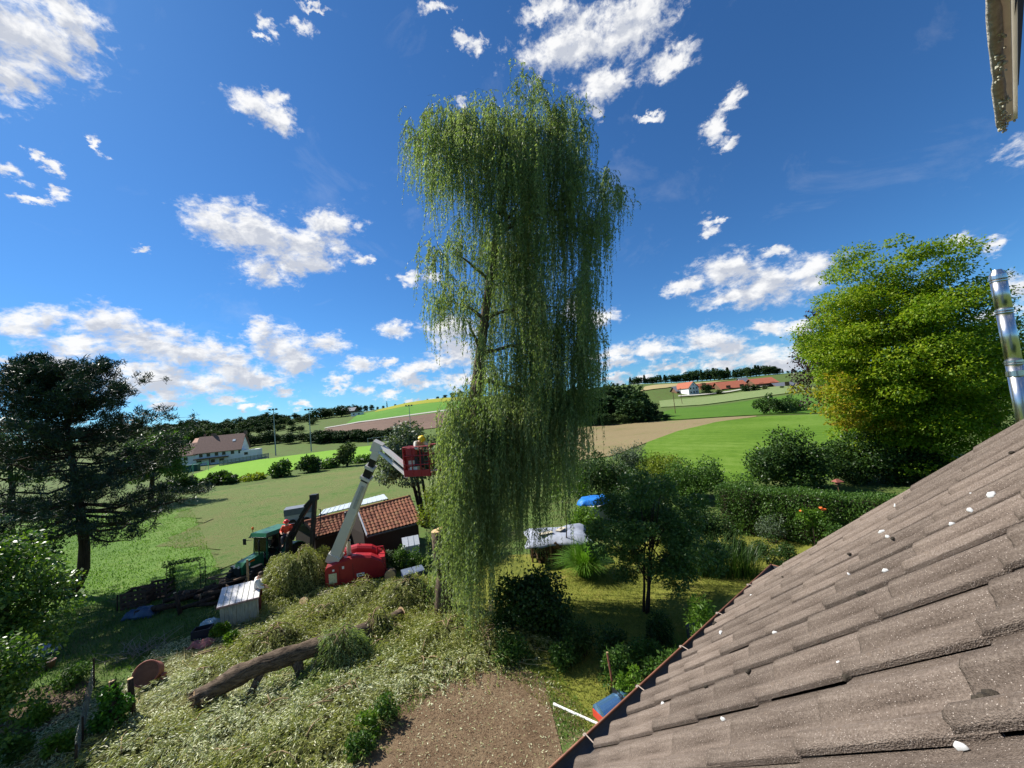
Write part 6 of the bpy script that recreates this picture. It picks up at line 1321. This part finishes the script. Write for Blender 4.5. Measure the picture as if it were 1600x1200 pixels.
# ---- yard things on the left
def tub():
    b = G(228, 1072); t = thing('rusty_tub', 'round rust red tub lying tilted on the littered grass', 'tub', b); ax = unit(np.array([.30, -.80, .42])); c = np.array([0, .1, .33]); m = mat('rust_red_enamel', (.30, .11, .08), .7, var=.25, scale=4)
    mb = MB(); mb.lathe(c, ax, [(-.28, .26), (-.26, .31), (.16, .345), (.18, .36), (.20, .345), (.19, .32), (.17, .31)], 26); mb.build('shell', m, t, True)
    mb = MB(); mb.lathe(c, ax, [(.165, .312), (.172, .31)], 26); mb.build('base_plate', mat('brown_rust', (.17, .08, .05), .85, var=.3, scale=6), t)
    mb = MB(); mb.box(c-ax*.1+np.array([.3, .1, -.22]), (.12, .2, .2)); mb.build('foot', m, t)
tub()
def ivy_stump(px, py, h, lean, label, post=False):
    b = G(px, py); t = thing('post' if post else 'ivy_stump', label, 'post' if post else 'stump', b)
    mb = MB(); mb.tube([(0, 0, -.1), (lean*.5, 0, h*.5), (lean, 0, h)], [.09, .075, .07] if post else [.14, .11, .07], 9, jit=.1); mb.build('wood', m_bark_d, t, True)
    mb = MB(); mb.lathe((lean, 0, h), (lean*.3, 0, 1), [(0, .068), (.012, .06)], 10); mb.build('cut_top', m_cut, t)
    if not post:
        cl = np.array([[lean*f+random.gauss(0, .12), random.gauss(0, .12), h*f, .2, .2, .18] for f in (.1, .2, .3, .45, .6, .8)]+[[-.25, -.1, .25, .3, .25, .25], [-.2, .1, .5, .22, .2, .2], [-.35, 0, .15, .25, .25, .15]]); foliage('ivy', cl, 2000, .085, .075, LM['ivy'], t, .1, .2)
ivy_stump(183, 1132, 1.15, -.12, 'ivy grown stump with two bare forks in the near left yard')
ivy_stump(207, 1115, .95, -.04, 'short rust brown post with a sawn top right of the ivy stump', True)
ivy_stump(283, 960, .95, -.25, 'dark leaning stump in the shaded wood heap', True)
for i, (x, y, y2, lab) in enumerate([(128, 1160, 1122, 'thin dark fence stake in the near left yard'), (146, 1075, 1030, 'thin leaning fence stake beside the ivy stump'), (378, 895, 873, 'small field post beside the tractor wheel'), (183, 955, 930, 'thin post left of the brown slatted crates'), (118, 1205, 1165, 'nearest fence stake at the bottom left')]):
    b = G(x, y); d = (b-CAM)@FW; t = thing('stake', lab, 'post', b); mb = MB(); mb.tube([(0, 0, -.1), (.03, 0, max(top_h(x, y2, d, b), .3))], [.032, .026], 6, jit=.1); mb.build('stake_wood', m_bark_d, t)
# wire netting between the stakes
def netting():
    A, B, C = G(118, 1205), G(128, 1160), G(146, 1075); b = A; t = thing('wire_netting', 'sagging wire netting strung between the thin stakes in the near left yard', 'fence', b); m = mat('dull_wire', (.20, .21, .19), .6, .5)
    for (p, q, nm) in ((A, B, 0), (B, C, 1)):
        mb = MB(b); L = np.linalg.norm(q-p); n = int(L/.12)
        for i in range(n+1): o = p+(q-p)*i/n; mb.beam(o+np.array([0, 0, .05]), o+np.array([.02*math.sin(i), 0, .72+.05*math.sin(i*.7)]), .006, .006)
        for z in np.arange(.1, .75, .12): mb.beam(p+np.array([0, 0, z]), q+np.array([0, 0, z]), .006, .006)
        mb.build('netting_panel', m, t)
netting()
def crate(px, py, rot, label, w=1.0, h=.72):
    b = G(px, py); t = thing('crate', label, 'crate', b, rot, 'brown slatted crates at the mown grass edge'); m = bpy.data.materials.get('old_brown_board') or mat('old_brown_board', (.07, .045, .032), .85, var=.3, scale=6, bump=.3)
    for y in (0, .8):
        for k in range(4): mb = MB(); mb.box((0, y, .07+k*(h-.09)/3), (w, .03, .11)); mb.build('slat', m, t)
        for x in np.linspace(-.5, .5, 5): mb = MB(); mb.box((x*(w-.08), y+.03, h/2), (.08, .03, h)); mb.build('upright', m, t)
    for x in (-w/2, w/2):
        for k in range(3): mb = MB(); mb.box((x, .42, .09+k*.26), (.03, .76, .12)); mb.build('slat', m, t)
    mb = MB(); mb.box((0, .4, .05), (w*.96, .78, .04)); mb.build('floor_board', m, t)
crate(208, 951, .30, 'brown slatted crate with open gaps, the one nearer the pine')
crate(241, 939, .30, 'brown slatted crate with open gaps, the one nearer the rose arch')
def draped(name, label, px, py, w, d, h, m, seed, cat='tarpaulin', base=None, rot=0.0, n=22, over=.12, jag=.05):
    """a sheet lying in folds over something"""
    b = G(px, py) if base is None else base; t = thing(name, label, cat, b, rot); r = np.random.default_rng(seed); g = np.linspace(-1, 1, n); X, Y = np.meshgrid(g, g, indexing='ij'); q = np.maximum(np.abs(X), np.abs(Y)); ph = r.uniform(0, 6, 6)
    Zs = h*(1-np.clip((q-.62)/.38, 0, 1)**1.5*.92)+jag*(np.sin(X*5+ph[0]+Y*2)+np.sin(Y*6+ph[1]-X*3)+.6*np.sin((X+Y)*11+ph[2]))*.5+r.normal(size=X.shape)*jag*.18
    V = np.stack([(X*(w/2)*(1+.06*np.sin(Y*4+ph[3]))).ravel(), (Y*(d/2)*(1+.08*np.sin(X*5+ph[4]))).ravel(), np.maximum(Zs, .02).ravel()], -1); i, j = np.meshgrid(np.arange(n-1), np.arange(n-1), indexing='ij')
    Q = np.stack([i*n+j, (i+1)*n+j, (i+1)*n+j+1, i*n+j+1], -1).reshape(-1, 4); o = np_mesh('sheet', V, Q, m, t, True); s = o.modifiers.new('thick', 'SOLIDIFY'); s.thickness = .012; return t
draped('tarpaulin', 'crumpled dark blue tarpaulin in the shade below the slatted crates', 224, 962, 1.3, .8, .32, mat('dark_blue_tarp', (.035, .07, .13), .45, var=.3), 3)
draped('tarpaulin', 'pale blue sheet bundled at the left corner of the white shed', 329, 978, .7, .5, .22, mat('pale_blue_sheet', (.40, .50, .52), .5, var=.2), 4)
draped('cloth', 'faded red cloth lying at the tips of the thrown sticks', 315, 1008, .8, .5, .12, mat('faded_red_cloth', (.33, .13, .12), .9, var=.25), 5, 'cloth')
draped('sheet', 'grey plastic sheet half under the near left leafy tree', 70, 1022, .8, .6, .3, mat('grey_sheet', (.22, .24, .30), .5, var=.2), 6, 'sheet')
def box_thing(name, label, px, py, size, m, lidm=None, rot=0.0, cat='box'):
    b = G(px, py); t = thing(name, label, cat, b, rot); w, d, h = size; th = .025
    for s in (-1, 1):
        mb = MB(); mb.box((s*(w/2-th/2), 0, h/2), (th, d-2*th, h)); mb.build('side', m, t); mb = MB(); mb.box((0, s*(d/2-th/2), h/2), (w, th, h)); mb.build('side', m, t)
    mb = MB(); mb.box((0, 0, th/2+.003), (w-2*th, d-2*th, th)); mb.build('bottom', m, t)
    if lidm:
        for s in (-1, 1): mb = MB(); mb.box((s*w*.262, 0, h+.03), (w*.50, d*1.05, .05), taper=.95); mb.build('lid', lidm, t); mb = MB(); mb.box((s*w*.262, 0, h+.065), (w*.34, d*.8, .02), taper=.9); mb.build('lid_rib', lidm, t)
    return t
m_navy = mat('navy_plastic', (.018, .028, .085), .4, var=.15); m_lid = mat('slate_blue_lid', (.12, .15, .21), .3, var=.12, spec=.6)
box_thing('storage_box', 'navy plastic box with a shiny slate lid beside the willow stump', 646, 902, (1.0, .78, .30), m_navy, m_lid, .45)
box_thing('dark_crate', 'dark empty crate next to the pale blue sheet', 317, 996, (.6, .45, .36), mat('dark_blue_crate', (.014, .018, .028), .6), None, .35, 'crate')
box_thing('wooden_frame_box', 'small pale wooden frame box in front of the red lift body', 508, 936, (.55, .35, .30), mat('pale_board', (.38, .34, .24), .8, var=.25), None, .25, 'box')
box_thing('plank_box', 'brown plank planter box showing behind the rusty gutter lip', 1107, 1003, (1.0, .7, .5), mat('brown_plank', (.10, .085, .085), .75, var=.25), None, .5, 'planter')
def cold_frame():
    b = GD(644, 20.6); t = thing('cold_frame', 'pale grey cold frame with a sloping glazed lid in front of the dark shed wall', 'cold frame', b, .35); m = mat('pale_grey_frame', (.42, .45, .48), .5, var=.15); h = top_h(644, 842, 20.6, b); t.scale = (.75, .75, 1)
    mb = MB(); mb.ext([(-.55, -.3, 0), (-.55, .3, 0), (-.55, .3, h), (-.55, -.3, h*.72)], (1.1, 0, 0)); mb.build('frame_body', m, t)
    mb = MB(); mb.ext([(-.58, -.34, h*.72+.01), (-.58, .32, h+.03), (-.58, .32, h+.06), (-.58, -.34, h*.72+.04)], (1.16, 0, 0)); mb.build('lid', mat('milky_glazing', (.55, .58, .62), .2, var=.1), t)
    for x in (-.2, .2): mb = MB(); mb.ext([(x-.02, -.35, h*.72+.042), (x-.02, .32, h+.062), (x-.02, .32, h+.075), (x-.02, -.35, h*.72+.055)], (.04, 0, 0)); mb.build('glazing_bar', m, t)
    b2 = b+np.array([-.25, -.55, 0]); t2 = thing('garden_lamp', 'white ball lamp on a thin stem in front of the grey cold frame', 'lamp', b2); mb = MB(); mb.tube([(0, 0, 0), (0, 0, h*.62)], .02, 6); mb.build('stem', m_galv, t2); mb = MB(); mb.ball((0, 0, h*.62+.12), .14, n=14, m=9); mb.build('globe', m_wallw, t2, True)
cold_frame()
def rose_arch():
    b = G(288, 926); d = (b-CAM)@FW; t = thing('rose_arch', 'thin metal rose arch with climbing leaves at the edge of the mown grass', 'arch', b, .25); h = top_h(290, 880, d, b); w = 1.45
    for y in (0, .5):
        mb = MB(); mb.tube([(-w/2, y, -.05), (-w/2, y, h*.93), (-w*.40, y, h), (w*.40, y, h), (w/2, y, h*.93), (w/2, y, -.05)], .018, 5); mb.build('hoop', m_dkwood, t)
    for z in (.3, .7, 1.1, h*.92):
        for x in (-w/2, w/2): mb = MB(); mb.tube([(x, 0, z), (x, .5, z)], .012, 5); mb.build('rung', m_dkwood, t)
    for x in (-.4, 0, .4): mb = MB(); mb.tube([(x, 0, h), (x, .5, h)], .012, 5); mb.build('rung', m_dkwood, t)
    cl = [[-w/2+random.gauss(0, .08), .25, z, .16, .2, .16] for z in np.linspace(.1, h, 8)]+[[x, .25, h+.02, .14, .2, .08] for x in np.linspace(-.6, .5, 5)]+[[w/2, .2, z, .12, .15, .14] for z in (.5, .75)]; foliage('climber', np.array(cl), 1500, .07, .05, LM['mid'], t)
rose_arch()
# shaded wood heap between the arch and the white shed
def wood_heap():
    b = G(322, 950); t = thing('wood_heap', 'dark heap of old logs, planks and earth in the shade behind the white shed', 'wood heap', b)
    r = random.Random(9)
    for i in range(26):
        x, y = r.uniform(-2.6, 2.6), r.uniform(-.2, 2.2); z = .12+.5*max(0, 1-abs(x)/2.8)*r.random(); a = r.gauss(.35, .5); L = r.uniform(.5, 1.5); ra = r.uniform(.07, .15); d = np.array([math.cos(a), math.sin(a), r.gauss(0, .12)])
        mb = MB(); mb.tube([np.array([x, y, z])-d*L/2, np.array([x, y, z])+d*L/2], ra, 8, jit=.1); o = mb.build('log', m_bark_d, t, True)
        mb = MB(); mb.lathe(np.array([x, y, z])-d*(L/2+.004), -d, [(0, ra*.92), (.008, ra*.85)], 8); mb.build('cut_face', m_twig, o)
    for i in range(9):
        x, y = r.uniform(-1, 3.0), r.uniform(.8, 2.4); a = r.gauss(.3, .25); L = r.uniform(1.2, 2.4); d = np.array([math.cos(a), math.sin(a), r.gauss(0, .10)]); c = np.array([x, y, .45+.25*r.random()]); mb = MB(); mb.beam(c-d*L/2, c+d*L/2, .16, .035); mb.build('plank', m_wood, t)
wood_heap()
def twig_heap():
    b = G(215, 1022); t = thing('twig_heap', 'tangle of grey dead twigs in the shade behind the rusty tub', 'twig heap', b); m = mat('grey_twig', (.22, .20, .17), .85, var=.3); mb = MB()
    for i in range(70):
        p = np.array([random.gauss(0, .45), random.gauss(0, .3), .03]); d = rand_unit(1)[0]; d[2] = abs(d[2])*.8; L = random.uniform(.3, .9); mb.tube([p, p+d*L*.5+rand_unit(1)[0]*.06, p+d*L+rand_unit(1)[0]*.1], [.010, .008, .004], 4, caps=False)
    tag(mb.build('twigs', m, t), kind='stuff')
twig_heap()
# small pale things half seen under the left trees
for i, (x, y, s, c, lab) in enumerate([(50, 1057, .16, (.62, .40, .36), 'small pinkish pot under the near left leafy tree'), (66, 1048, .14, (.66, .64, .60), 'small white pot behind the pinkish pot'), (78, 1044, .15, (.32, .17, .10), 'small brown pot beside the white pot')]):
    b = G(x, y); t = thing('flower_pot', lab, 'pot', b); mb = MB(); mb.lathe((0, 0, 0), (0, 0, 1), [(0, s*.7), (s*1.5, s), (s*1.55, s*1.1), (s*1.8, s*1.1), (s*1.8, s*.95), (s*1.6, s*.9)], 14); mb.build('pot_shell', mat('pot_glaze_%s' % 'abc'[i], c, .6, var=.15), t, True)

# ---- covered woodpile and blue cover
def woodpile():
    b = G(873, 868); t = thing('firewood_pile', 'round firewood pile with dark logs showing under the grey sheet', 'woodpile', b); r = random.Random(2); n = 0
    for i in range(60):
        a = r.uniform(math.pi*.95, math.pi*2.05); R = 1.35+r.gauss(0, .03); z = r.uniform(.08, .95); c = np.array([math.cos(a)*R, math.sin(a)*R*.85, z]); d = unit(np.array([math.cos(a), math.sin(a), r.gauss(0, .1)])); ra = r.uniform(.06, .12)
        mb = MB(); mb.tube([c-d*.28, c+d*.05], ra, 7, jit=.15); o = mb.build('log', m_bark_d, t)
        mb = MB(); mb.lathe(c+d*.052, d, [(0, ra*.9), (.006, ra*.85)], 7); mb.build('cut_face', m_wood, o)
    mb = MB(); mb.lathe((0, 0, 0), (0, 0, 1), [(0, 1.15), (.98, 1.15)], 18); mb.build('inner_stack', m_bark_d, t)
    for a in (3.6, 4.4, 5.2, 5.9): mb = MB(); mb.tube([(math.cos(a)*1.5, math.sin(a)*1.3, -.05), (math.cos(a)*1.47, math.sin(a)*1.27, 1.0)], .05, 6); mb.build('prop', m_wood, t)
    draped('tarpaulin', 'creased grey sheet spread over the round firewood pile', 0, 0, 3.15, 2.7, .26, mat('grey_tarp', (.27, .29, .34), .45, var=.25, scale=3), 8, base=b+np.array([0, 0, .92]), jag=.07)
    for i, (x, y, w) in enumerate(((-.55, -.25, .7), (.25, .15, .6))):
        q = thing('board', ('pale flat board lying on the left of the grey sheet', 'pale flat board lying on the right of the grey sheet')[i], 'board', b+np.array([x, y, 1.235]), .3+i*.6); mb = MB(); mb.box((0, 0, .015), (w, .3, .025)); mb.build('board_wood', mat('pale_dry_board', (.46, .40, .30), .8, var=.2) if i == 0 else bpy.data.materials['pale_dry_board'], q)
woodpile()
draped('pool_cover', 'bright blue tarpaulin cover over a small pool among the shrubs', 0, 0, 2.2, 1.5, .45, mat('bright_blue_tarp', (.02, .16, .52), .4, var=.18), 12, 'cover', base=GD(932, 24.8)+np.array([0, 0, 1.0]), jag=.05)
b = GD(932, 24.8); t = thing('pool', 'round pool wall under the bright blue cover', 'pool', b); mb = MB(); mb.lathe((0, 0, 0), (0, 0, 1), [(0, .9), (1.04, .9)], 20); mb.build('pool_wall', mat('grey_pool_wall', (.30, .31, .32), .6), t); mb = MB(); mb.lathe((0, 0, 1.04), (0, 0, 1), [(0, .95), (.05, .95)], 20); mb.build('rim', m_wallw, t)

# ---- rose, bird house, things on the near lawn
def rose():
    b = G(1264, 838); d = 17.3; b = GD(1266, d, 800); t = thing('rose_bush', 'standard rose with orange blooms in front of the clipped hedge', 'rose', b); h = top_h(1263, 800, d, b)
    mb = MB(); mb.tube([(0, 0, 0), (.02, 0, h*.6), (0, 0, h)], .018, 6); mb.build('stem', m_bark_d, t)
    cl = np.array([[-.35, 0, h*.92, .26, .24, .16], [.2, 0, h*.95, .28, .24, .18], [.05, 0, h*.75, .25, .22, .18], [-.15, .1, h, .22, .2, .14], [.4, 0, h*.8, .18, .18, .14]]); foliage('foliage', cl, 1100, .08, .055, LM['light'], t)
    m = mat('orange_petal', (.85, .16, .03), .6, var=.2, scale=30)
    for (x, z, r) in ((.50, h+.10, .11), (.66, h+.02, .10), (.58, h+.0, .09), (-.42, h+.06, .09), (-.35, h+.02, .06)):
        mb = MB()
        for k in range(9): a = k*2.4; q = r*(.3+.07*k); mb.ball((x+math.cos(a)*q*.55, math.sin(a)*q*.55, z+r*.4-q*.25), np.array([r*.42, r*.42, r*.34]), n=6, m=4)
        mb.build('flower', m, t, True)
rose()
def bird_house():
    d = 20.6; b = GD(1308, d, 750); t = thing('bird_house', 'small bird house with a red brown pitched roof on a pole behind the hedge', 'bird house', b); h = top_h(1308, 757, d, b)/.6; t.scale = (.6, .6, .6)
    mb = MB(); mb.tube([(0, 0, -.1), (0, 0, h)], .035, 7); mb.build('pole', m_wood, t)
    mb = MB(); mb.box((0, 0, h+.02), (.44, .40, .03)); mb.build('tray', m_wood, t)
    mb = MB(); mb.box((0, 0, h+.15), (.24, .22, .24)); mb.build('box', mat('red_brown_wood', (.17, .05, .035), .7, var=.2), t)
    mb = MB(); mb.lathe((0, -.112, h+.16), (0, -1, 0), [(0, .04), (.004, .035)], 10); mb.build('entrance_hole', m_dkwood, t)
    mb = MB(); e = .34; z0 = h+.26; mb.add([(-e, -e, z0), (e, -e, z0), (e, e, z0), (-e, e, z0), (-.10, 0, z0+.24), (.10, 0, z0+.24)], [(3, 2, 1, 0), (0, 1, 5, 4), (1, 2, 5), (2, 3, 4, 5), (3, 0, 4)]); mb.build('roof', mat('red_brown_shingle', (.20, .065, .045), .8, var=.25), t)
bird_house()
b = G(959, 1084); t = thing('metal_pole', 'thin rust red pole stuck leaning in the lawn near the gutter', 'pole', b); d = (b-CAM)@FW; q = at(949, 1021, d)-b; mb = MB(); mb.tube([(0, 0, -.1), q*.5+np.array([.008, 0, 0]), q], .026, 8); mb.build('pole_tube', mat('rust_red_metal', (.30, .11, .075), .7, var=.3), t); mb = MB(); mb.lathe(q, q, [(0, .03), (.03, .03)], 8); mb.build('pole_cap', m_clip if 'm_clip' in globals() else m_twig, t)
p, q = G(867, 1103), G(940, 1136); t = thing('white_pipe', 'straight white plastic pipe lying on the lawn below the gutter', 'pipe', p); mb = MB(p); mb.tube([p+np.array([0, 0, .035]), q+np.array([0, 0, .035])], .03, 10); mb.build('pipe_tube', m_wallw, t); mb = MB(p); ax = unit(q-p); mb.tube([p+np.array([0, 0, .035])-ax*.03, p+np.array([0, 0, .035])+ax*.06], .036, 10); mb.build('socket', m_wallw, t)
def blue_barrel():
    p, q = at_z(935, 1108, .34), at_z(992, 1074, .34); b = np.array([p[0], p[1], 0.0]); ax = unit(q-p); q = p+ax*1.25; t = thing('rounded_bin', 'low rounded bin with shiny blue lid and red base beside the rusty gutter', 'bin', b)
    m, nt, bb = new_mat('shiny_blue_metal'); bb.inputs['Base Color'].default_value = (.16, .34, .58, 1); bb.inputs['Metallic'].default_value = .75; bb.inputs['Roughness'].default_value = .22
    sd = np.cross(ax, (0, 0, 1)); up = np.array([0, 0, 1.0]); R = .22
    for (s0, s1) in ((0, .60), (.63, 1.25)):
        prof = [p+ax*s0+sd*math.cos(a)*R+up*(math.sin(a)*R*.8-.10) for a in np.linspace(0, math.pi, 12)]; mb = MB(b); mb.ext(prof, ax*(s1-s0)); mb.build('lid', m, t, False)
    mb = MB(b); mb.box(p+ax*.625-up*.20, (R*2.04, 1.27, .16), (sd, ax, up)); mb.build('base', mat('red_plastic', (.55, .06, .03), .5, var=.1), t)
    mb = MB(b); mb.box(p+ax*.615+up*.02, (R*1.6, .02, .26), (sd, ax, up)); mb.build('divider', m_black, t)
blue_barrel()
b = G(1011, 1056); d = (b-CAM)@FW; t = thing('blue_stake', 'short bright blue stake at the shaded lawn edge below the gutter', 'stake', b); mb = MB(); mb.box((0, 0, top_h(1011, 1043, d, b)/2), (.07, .05, top_h(1011, 1043, d, b)+.1), taper=.8); mb.build('stake_body', mat('bright_blue_plastic', (.04, .16, .40), .5, var=.1), t); mb = MB(); mb.ball((0, 0, top_h(1011, 1043, d, b)+.05), .035, n=8, m=6); mb.build('stake_top', bpy.data.materials['bright_blue_plastic'], t)

# ---------------------------------------------------------------- ground cover: cut leaves, chips, grass
def inside(px, py, poly):
    x = px; y = py; c = np.zeros(len(x), bool); n = len(poly)
    for i in range(n):
        (x0, y0), (x1, y1) = poly[i], poly[(i+1) % n]
        c ^= ((y0 > y) != (y1 > y)) & (x < (x1-x0)*(y-y0)/((y1-y0) or 1e-9)+x0)
    return c
def vnoise(x, y, s, seed):
    r = np.random.default_rng(seed); g = r.random((64, 64)); X, Y = x/s, y/s; i, j = np.floor(X).astype(int), np.floor(Y).astype(int); u, v = X-i, Y-j; u = u*u*(3-2*u); v = v*v*(3-2*v); i %= 64; j %= 64; i1 = (i+1) % 64; j1 = (j+1) % 64
    return g[i, j]*(1-u)*(1-v)+g[i1, j]*u*(1-v)+g[i, j1]*(1-u)*v+g[i1, j1]*u*v
def ground_pts(polys, n):
    """points on the ground inside world outlines given by what one sees of them"""
    out = []
    for poly in polys:
        W = np.array([G(*p)[:2] for p in poly]); lo, hi = W.min(0), W.max(0); P = rng.uniform(lo, hi, (n*3, 2)); d = np.hypot(P[:, 0], P[:, 1]); P = P[inside(P[:, 0], P[:, 1], W)]
        out.append(P[:n])
    return np.concatenate(out)
LIT = [(-40, 1240), (60, 1130), (180, 1080), (250, 1010), (330, 985), (430, 925), (520, 925), (600, 905), (690, 930), (760, 1000), (850, 1005), (840, 1035), (720, 1045), (640, 1080), (575, 1160), (545, 1240)]
patch('cut_leaf_layer', [(545, 1240), (590, 1150), (640, 1085), (720, 1045), (850, 1030)], [(-40, 1240), (180, 1085), (330, 985), (480, 925), (690, 925)], field_mat('cut_leaf_mulch', [(.07, .065, .02), (.13, .13, .04), (.20, .20, .085), (.12, .09, .04)], .9, 7, bump=1.0, bdist=.05), .008, 40, 30, .05)
def scatter(name, P, L, W, lm, tilt=.35, zoff=.02, zj=.03, kind='stuff', keep=None):
    n = len(P); z = Z(P[:, 0], P[:, 1])+zoff+np.abs(rng.normal(size=n))*zj; B = np.column_stack([P, z]); a = rng.uniform(0, 6.283, n); D = unit(np.column_stack([np.cos(a), np.sin(a), rng.normal(size=n)*tilt])); up = unit(rand_unit(n)*tilt*1.4+np.array([0, 0, 1.0])); S = unit(np.cross(D, up)); s = rng.uniform(.6, 1.3, n)
    return tag(leaf_mesh(name, leaf_verts(B, D, S, L*s, W*s), lm), kind=kind)
P = ground_pts([LIT], 150000); den = 1.6*(vnoise(P[:, 0]+50, P[:, 1]+50, .38, 3)-.35)+1.0*(vnoise(P[:, 0]+50, P[:, 1]+50, 1.5, 4)-.35); P = P[rng.random(len(P)) < np.clip(den, .03, 1)]
scatter('fallen_leaves', P[:34000], .10, .021, LM['litter'], .45, .02, .04)
scatter('cut_twig_leaves', P[60000:85000], .11, .020, LM['wilt'], .6, .03, .06)
P = ground_pts([LIT], 900)[:420]; mb = MB()
for (x, y) in P:
    z = float(Z(x, y)[0])+.05; a = random.gauss(.5, .7); L_ = random.uniform(.4, 1.5); d_ = np.array([math.cos(a), math.sin(a), 0]); s_ = np.array([-d_[1], d_[0], 0])*random.gauss(0, .14); q = [np.array([x, y, z])+d_*L_*u+s_*math.sin(u*3)+np.array([0, 0, .09*math.sin(u*3.1)*random.random()]) for u in (0, .25, .5, .75, 1)]
    mb.tube(q, [.011, .010, .008, .006, .003], 4, caps=False)
tag(mb.build('loose_twigs', mat('yellow_willow_twig', (.30, .25, .10), .7, var=.3, scale=9)), kind='stuff')
P = ground_pts([[(600, 1240), (640, 1090), (690, 1050), (770, 1035), (860, 1060), (920, 1120), (890, 1240)]], 26000); scatter('wood_chips', P[:15000], .042, .015, leaf_mat('wood_chip', [(.07, .042, .024), (.15, .095, .055), (.26, .18, .11)], 0, .85, .7, .3, .1), .3, .02, .01)
scatter('scattered_leaves', P[15000:16100], .065, .016, LM['litter'], .4, .03, .02)
LAWN = [(760, 1035), (880, 1130), (960, 1180), (1010, 1100), (1100, 960), (1290, 830), (1120, 838), (1000, 850), (900, 862), (850, 872), (835, 950)]
def grass(name, P, L, W, lm):
    n = len(P); z = Z(P[:, 0], P[:, 1]); B = np.column_stack([P, z+.005]); a = rng.uniform(0, 6.283, n); D = unit(np.column_stack([np.cos(a)*.6, np.sin(a)*.6, np.full(n, 1.0)])+rand_unit(n)*.3); S = np.column_stack([-np.sin(a), np.cos(a), np.zeros(n)]); s = rng.uniform(.5, 1.4, n)
    return tag(leaf_mesh(name, leaf_verts(B, D, S, L*s, W*s), lm), kind='stuff')
P = ground_pts([[(600, 1140), (640, 1080), (690, 1045), (770, 1022), (870, 1050), (930, 1130), (880, 1160), (850, 1080), (760, 1050), (690, 1075), (650, 1110)]], 9000)
grass('edge_grass', P[:5000], .07, .016, LM['grass'])
lawn_g = leaf_mat('lawn_blade', [(.12, .15, .03), (.19, .205, .035), (.27, .25, .07)], .3, .6, 1.2, .5, .15)
P = ground_pts([LAWN], 90000); P = P[rng.random(len(P)) < .25+.9*vnoise(P[:, 0]+50, P[:, 1]+50, .5, 8)]; grass('lawn_grass', P[:52000], .06, .016, lawn_g)
mown_g = leaf_mat('mown_blade', [(.075, .17, .02), (.12, .24, .03), (.19, .29, .06)], .3, .6, .3, .5, .15)
P = ground_pts([[(60, 965), (130, 950), (230, 918), (345, 893), (330, 865), (315, 830), (300, 795), (180, 800), (60, 810)]], 60000); P = P[rng.random(len(P)) < .2+.9*vnoise(P[:, 0]+90, P[:, 1]+50, .8, 9)]; grass('mown_blades', P[:26000], .11, .035, mown_g)
P = ground_pts([[(-60, 1240), (-60, 1000), (130, 950), (345, 893), (330, 985), (250, 1010), (180, 1080), (60, 1130)]], 40000); P = P[rng.random(len(P)) < .15+.8*vnoise(P[:, 0]+90, P[:, 1]+50, .7, 12)]; grass('yard_grass', P[:16000], .14, .02, LM['mid'])
for i, (x, y, lab) in enumerate([(575, 1150, 'leafy green weeds at the left edge of the bare soil'), (560, 1180, 'low weeds at the very bottom beside the bare soil'), (600, 1130, 'small nettle clump on the bare soil edge')]):
    b = G(x, y); d = (b-CAM)@FW; shrub('weed_clump', lab, x, y-42, 22, d, 900, .08, LM['mid' if i else 'light'], m=12, cat='plant', stems=3, aspect=.5, group='weeds along the bare soil')
for i, (x, y, lab) in enumerate([(60, 1130, 'bright weed clump on the dug bed in the near left yard'), (30, 1185, 'wide weed clump at the bottom left corner'), (95, 1175, 'weed clump in front of the wire netting'), (115, 1070, 'sunlit weed clump behind the dug bed')]):
    b = G(x, y); d = (b-CAM)@FW; shrub('weed_clump', lab, x, y-38, 30, d, 1300, .085, LM['light' if i % 2 == 0 else 'mid'], m=14, cat='plant', stems=3, aspect=.55, group='weeds of the near left yard')
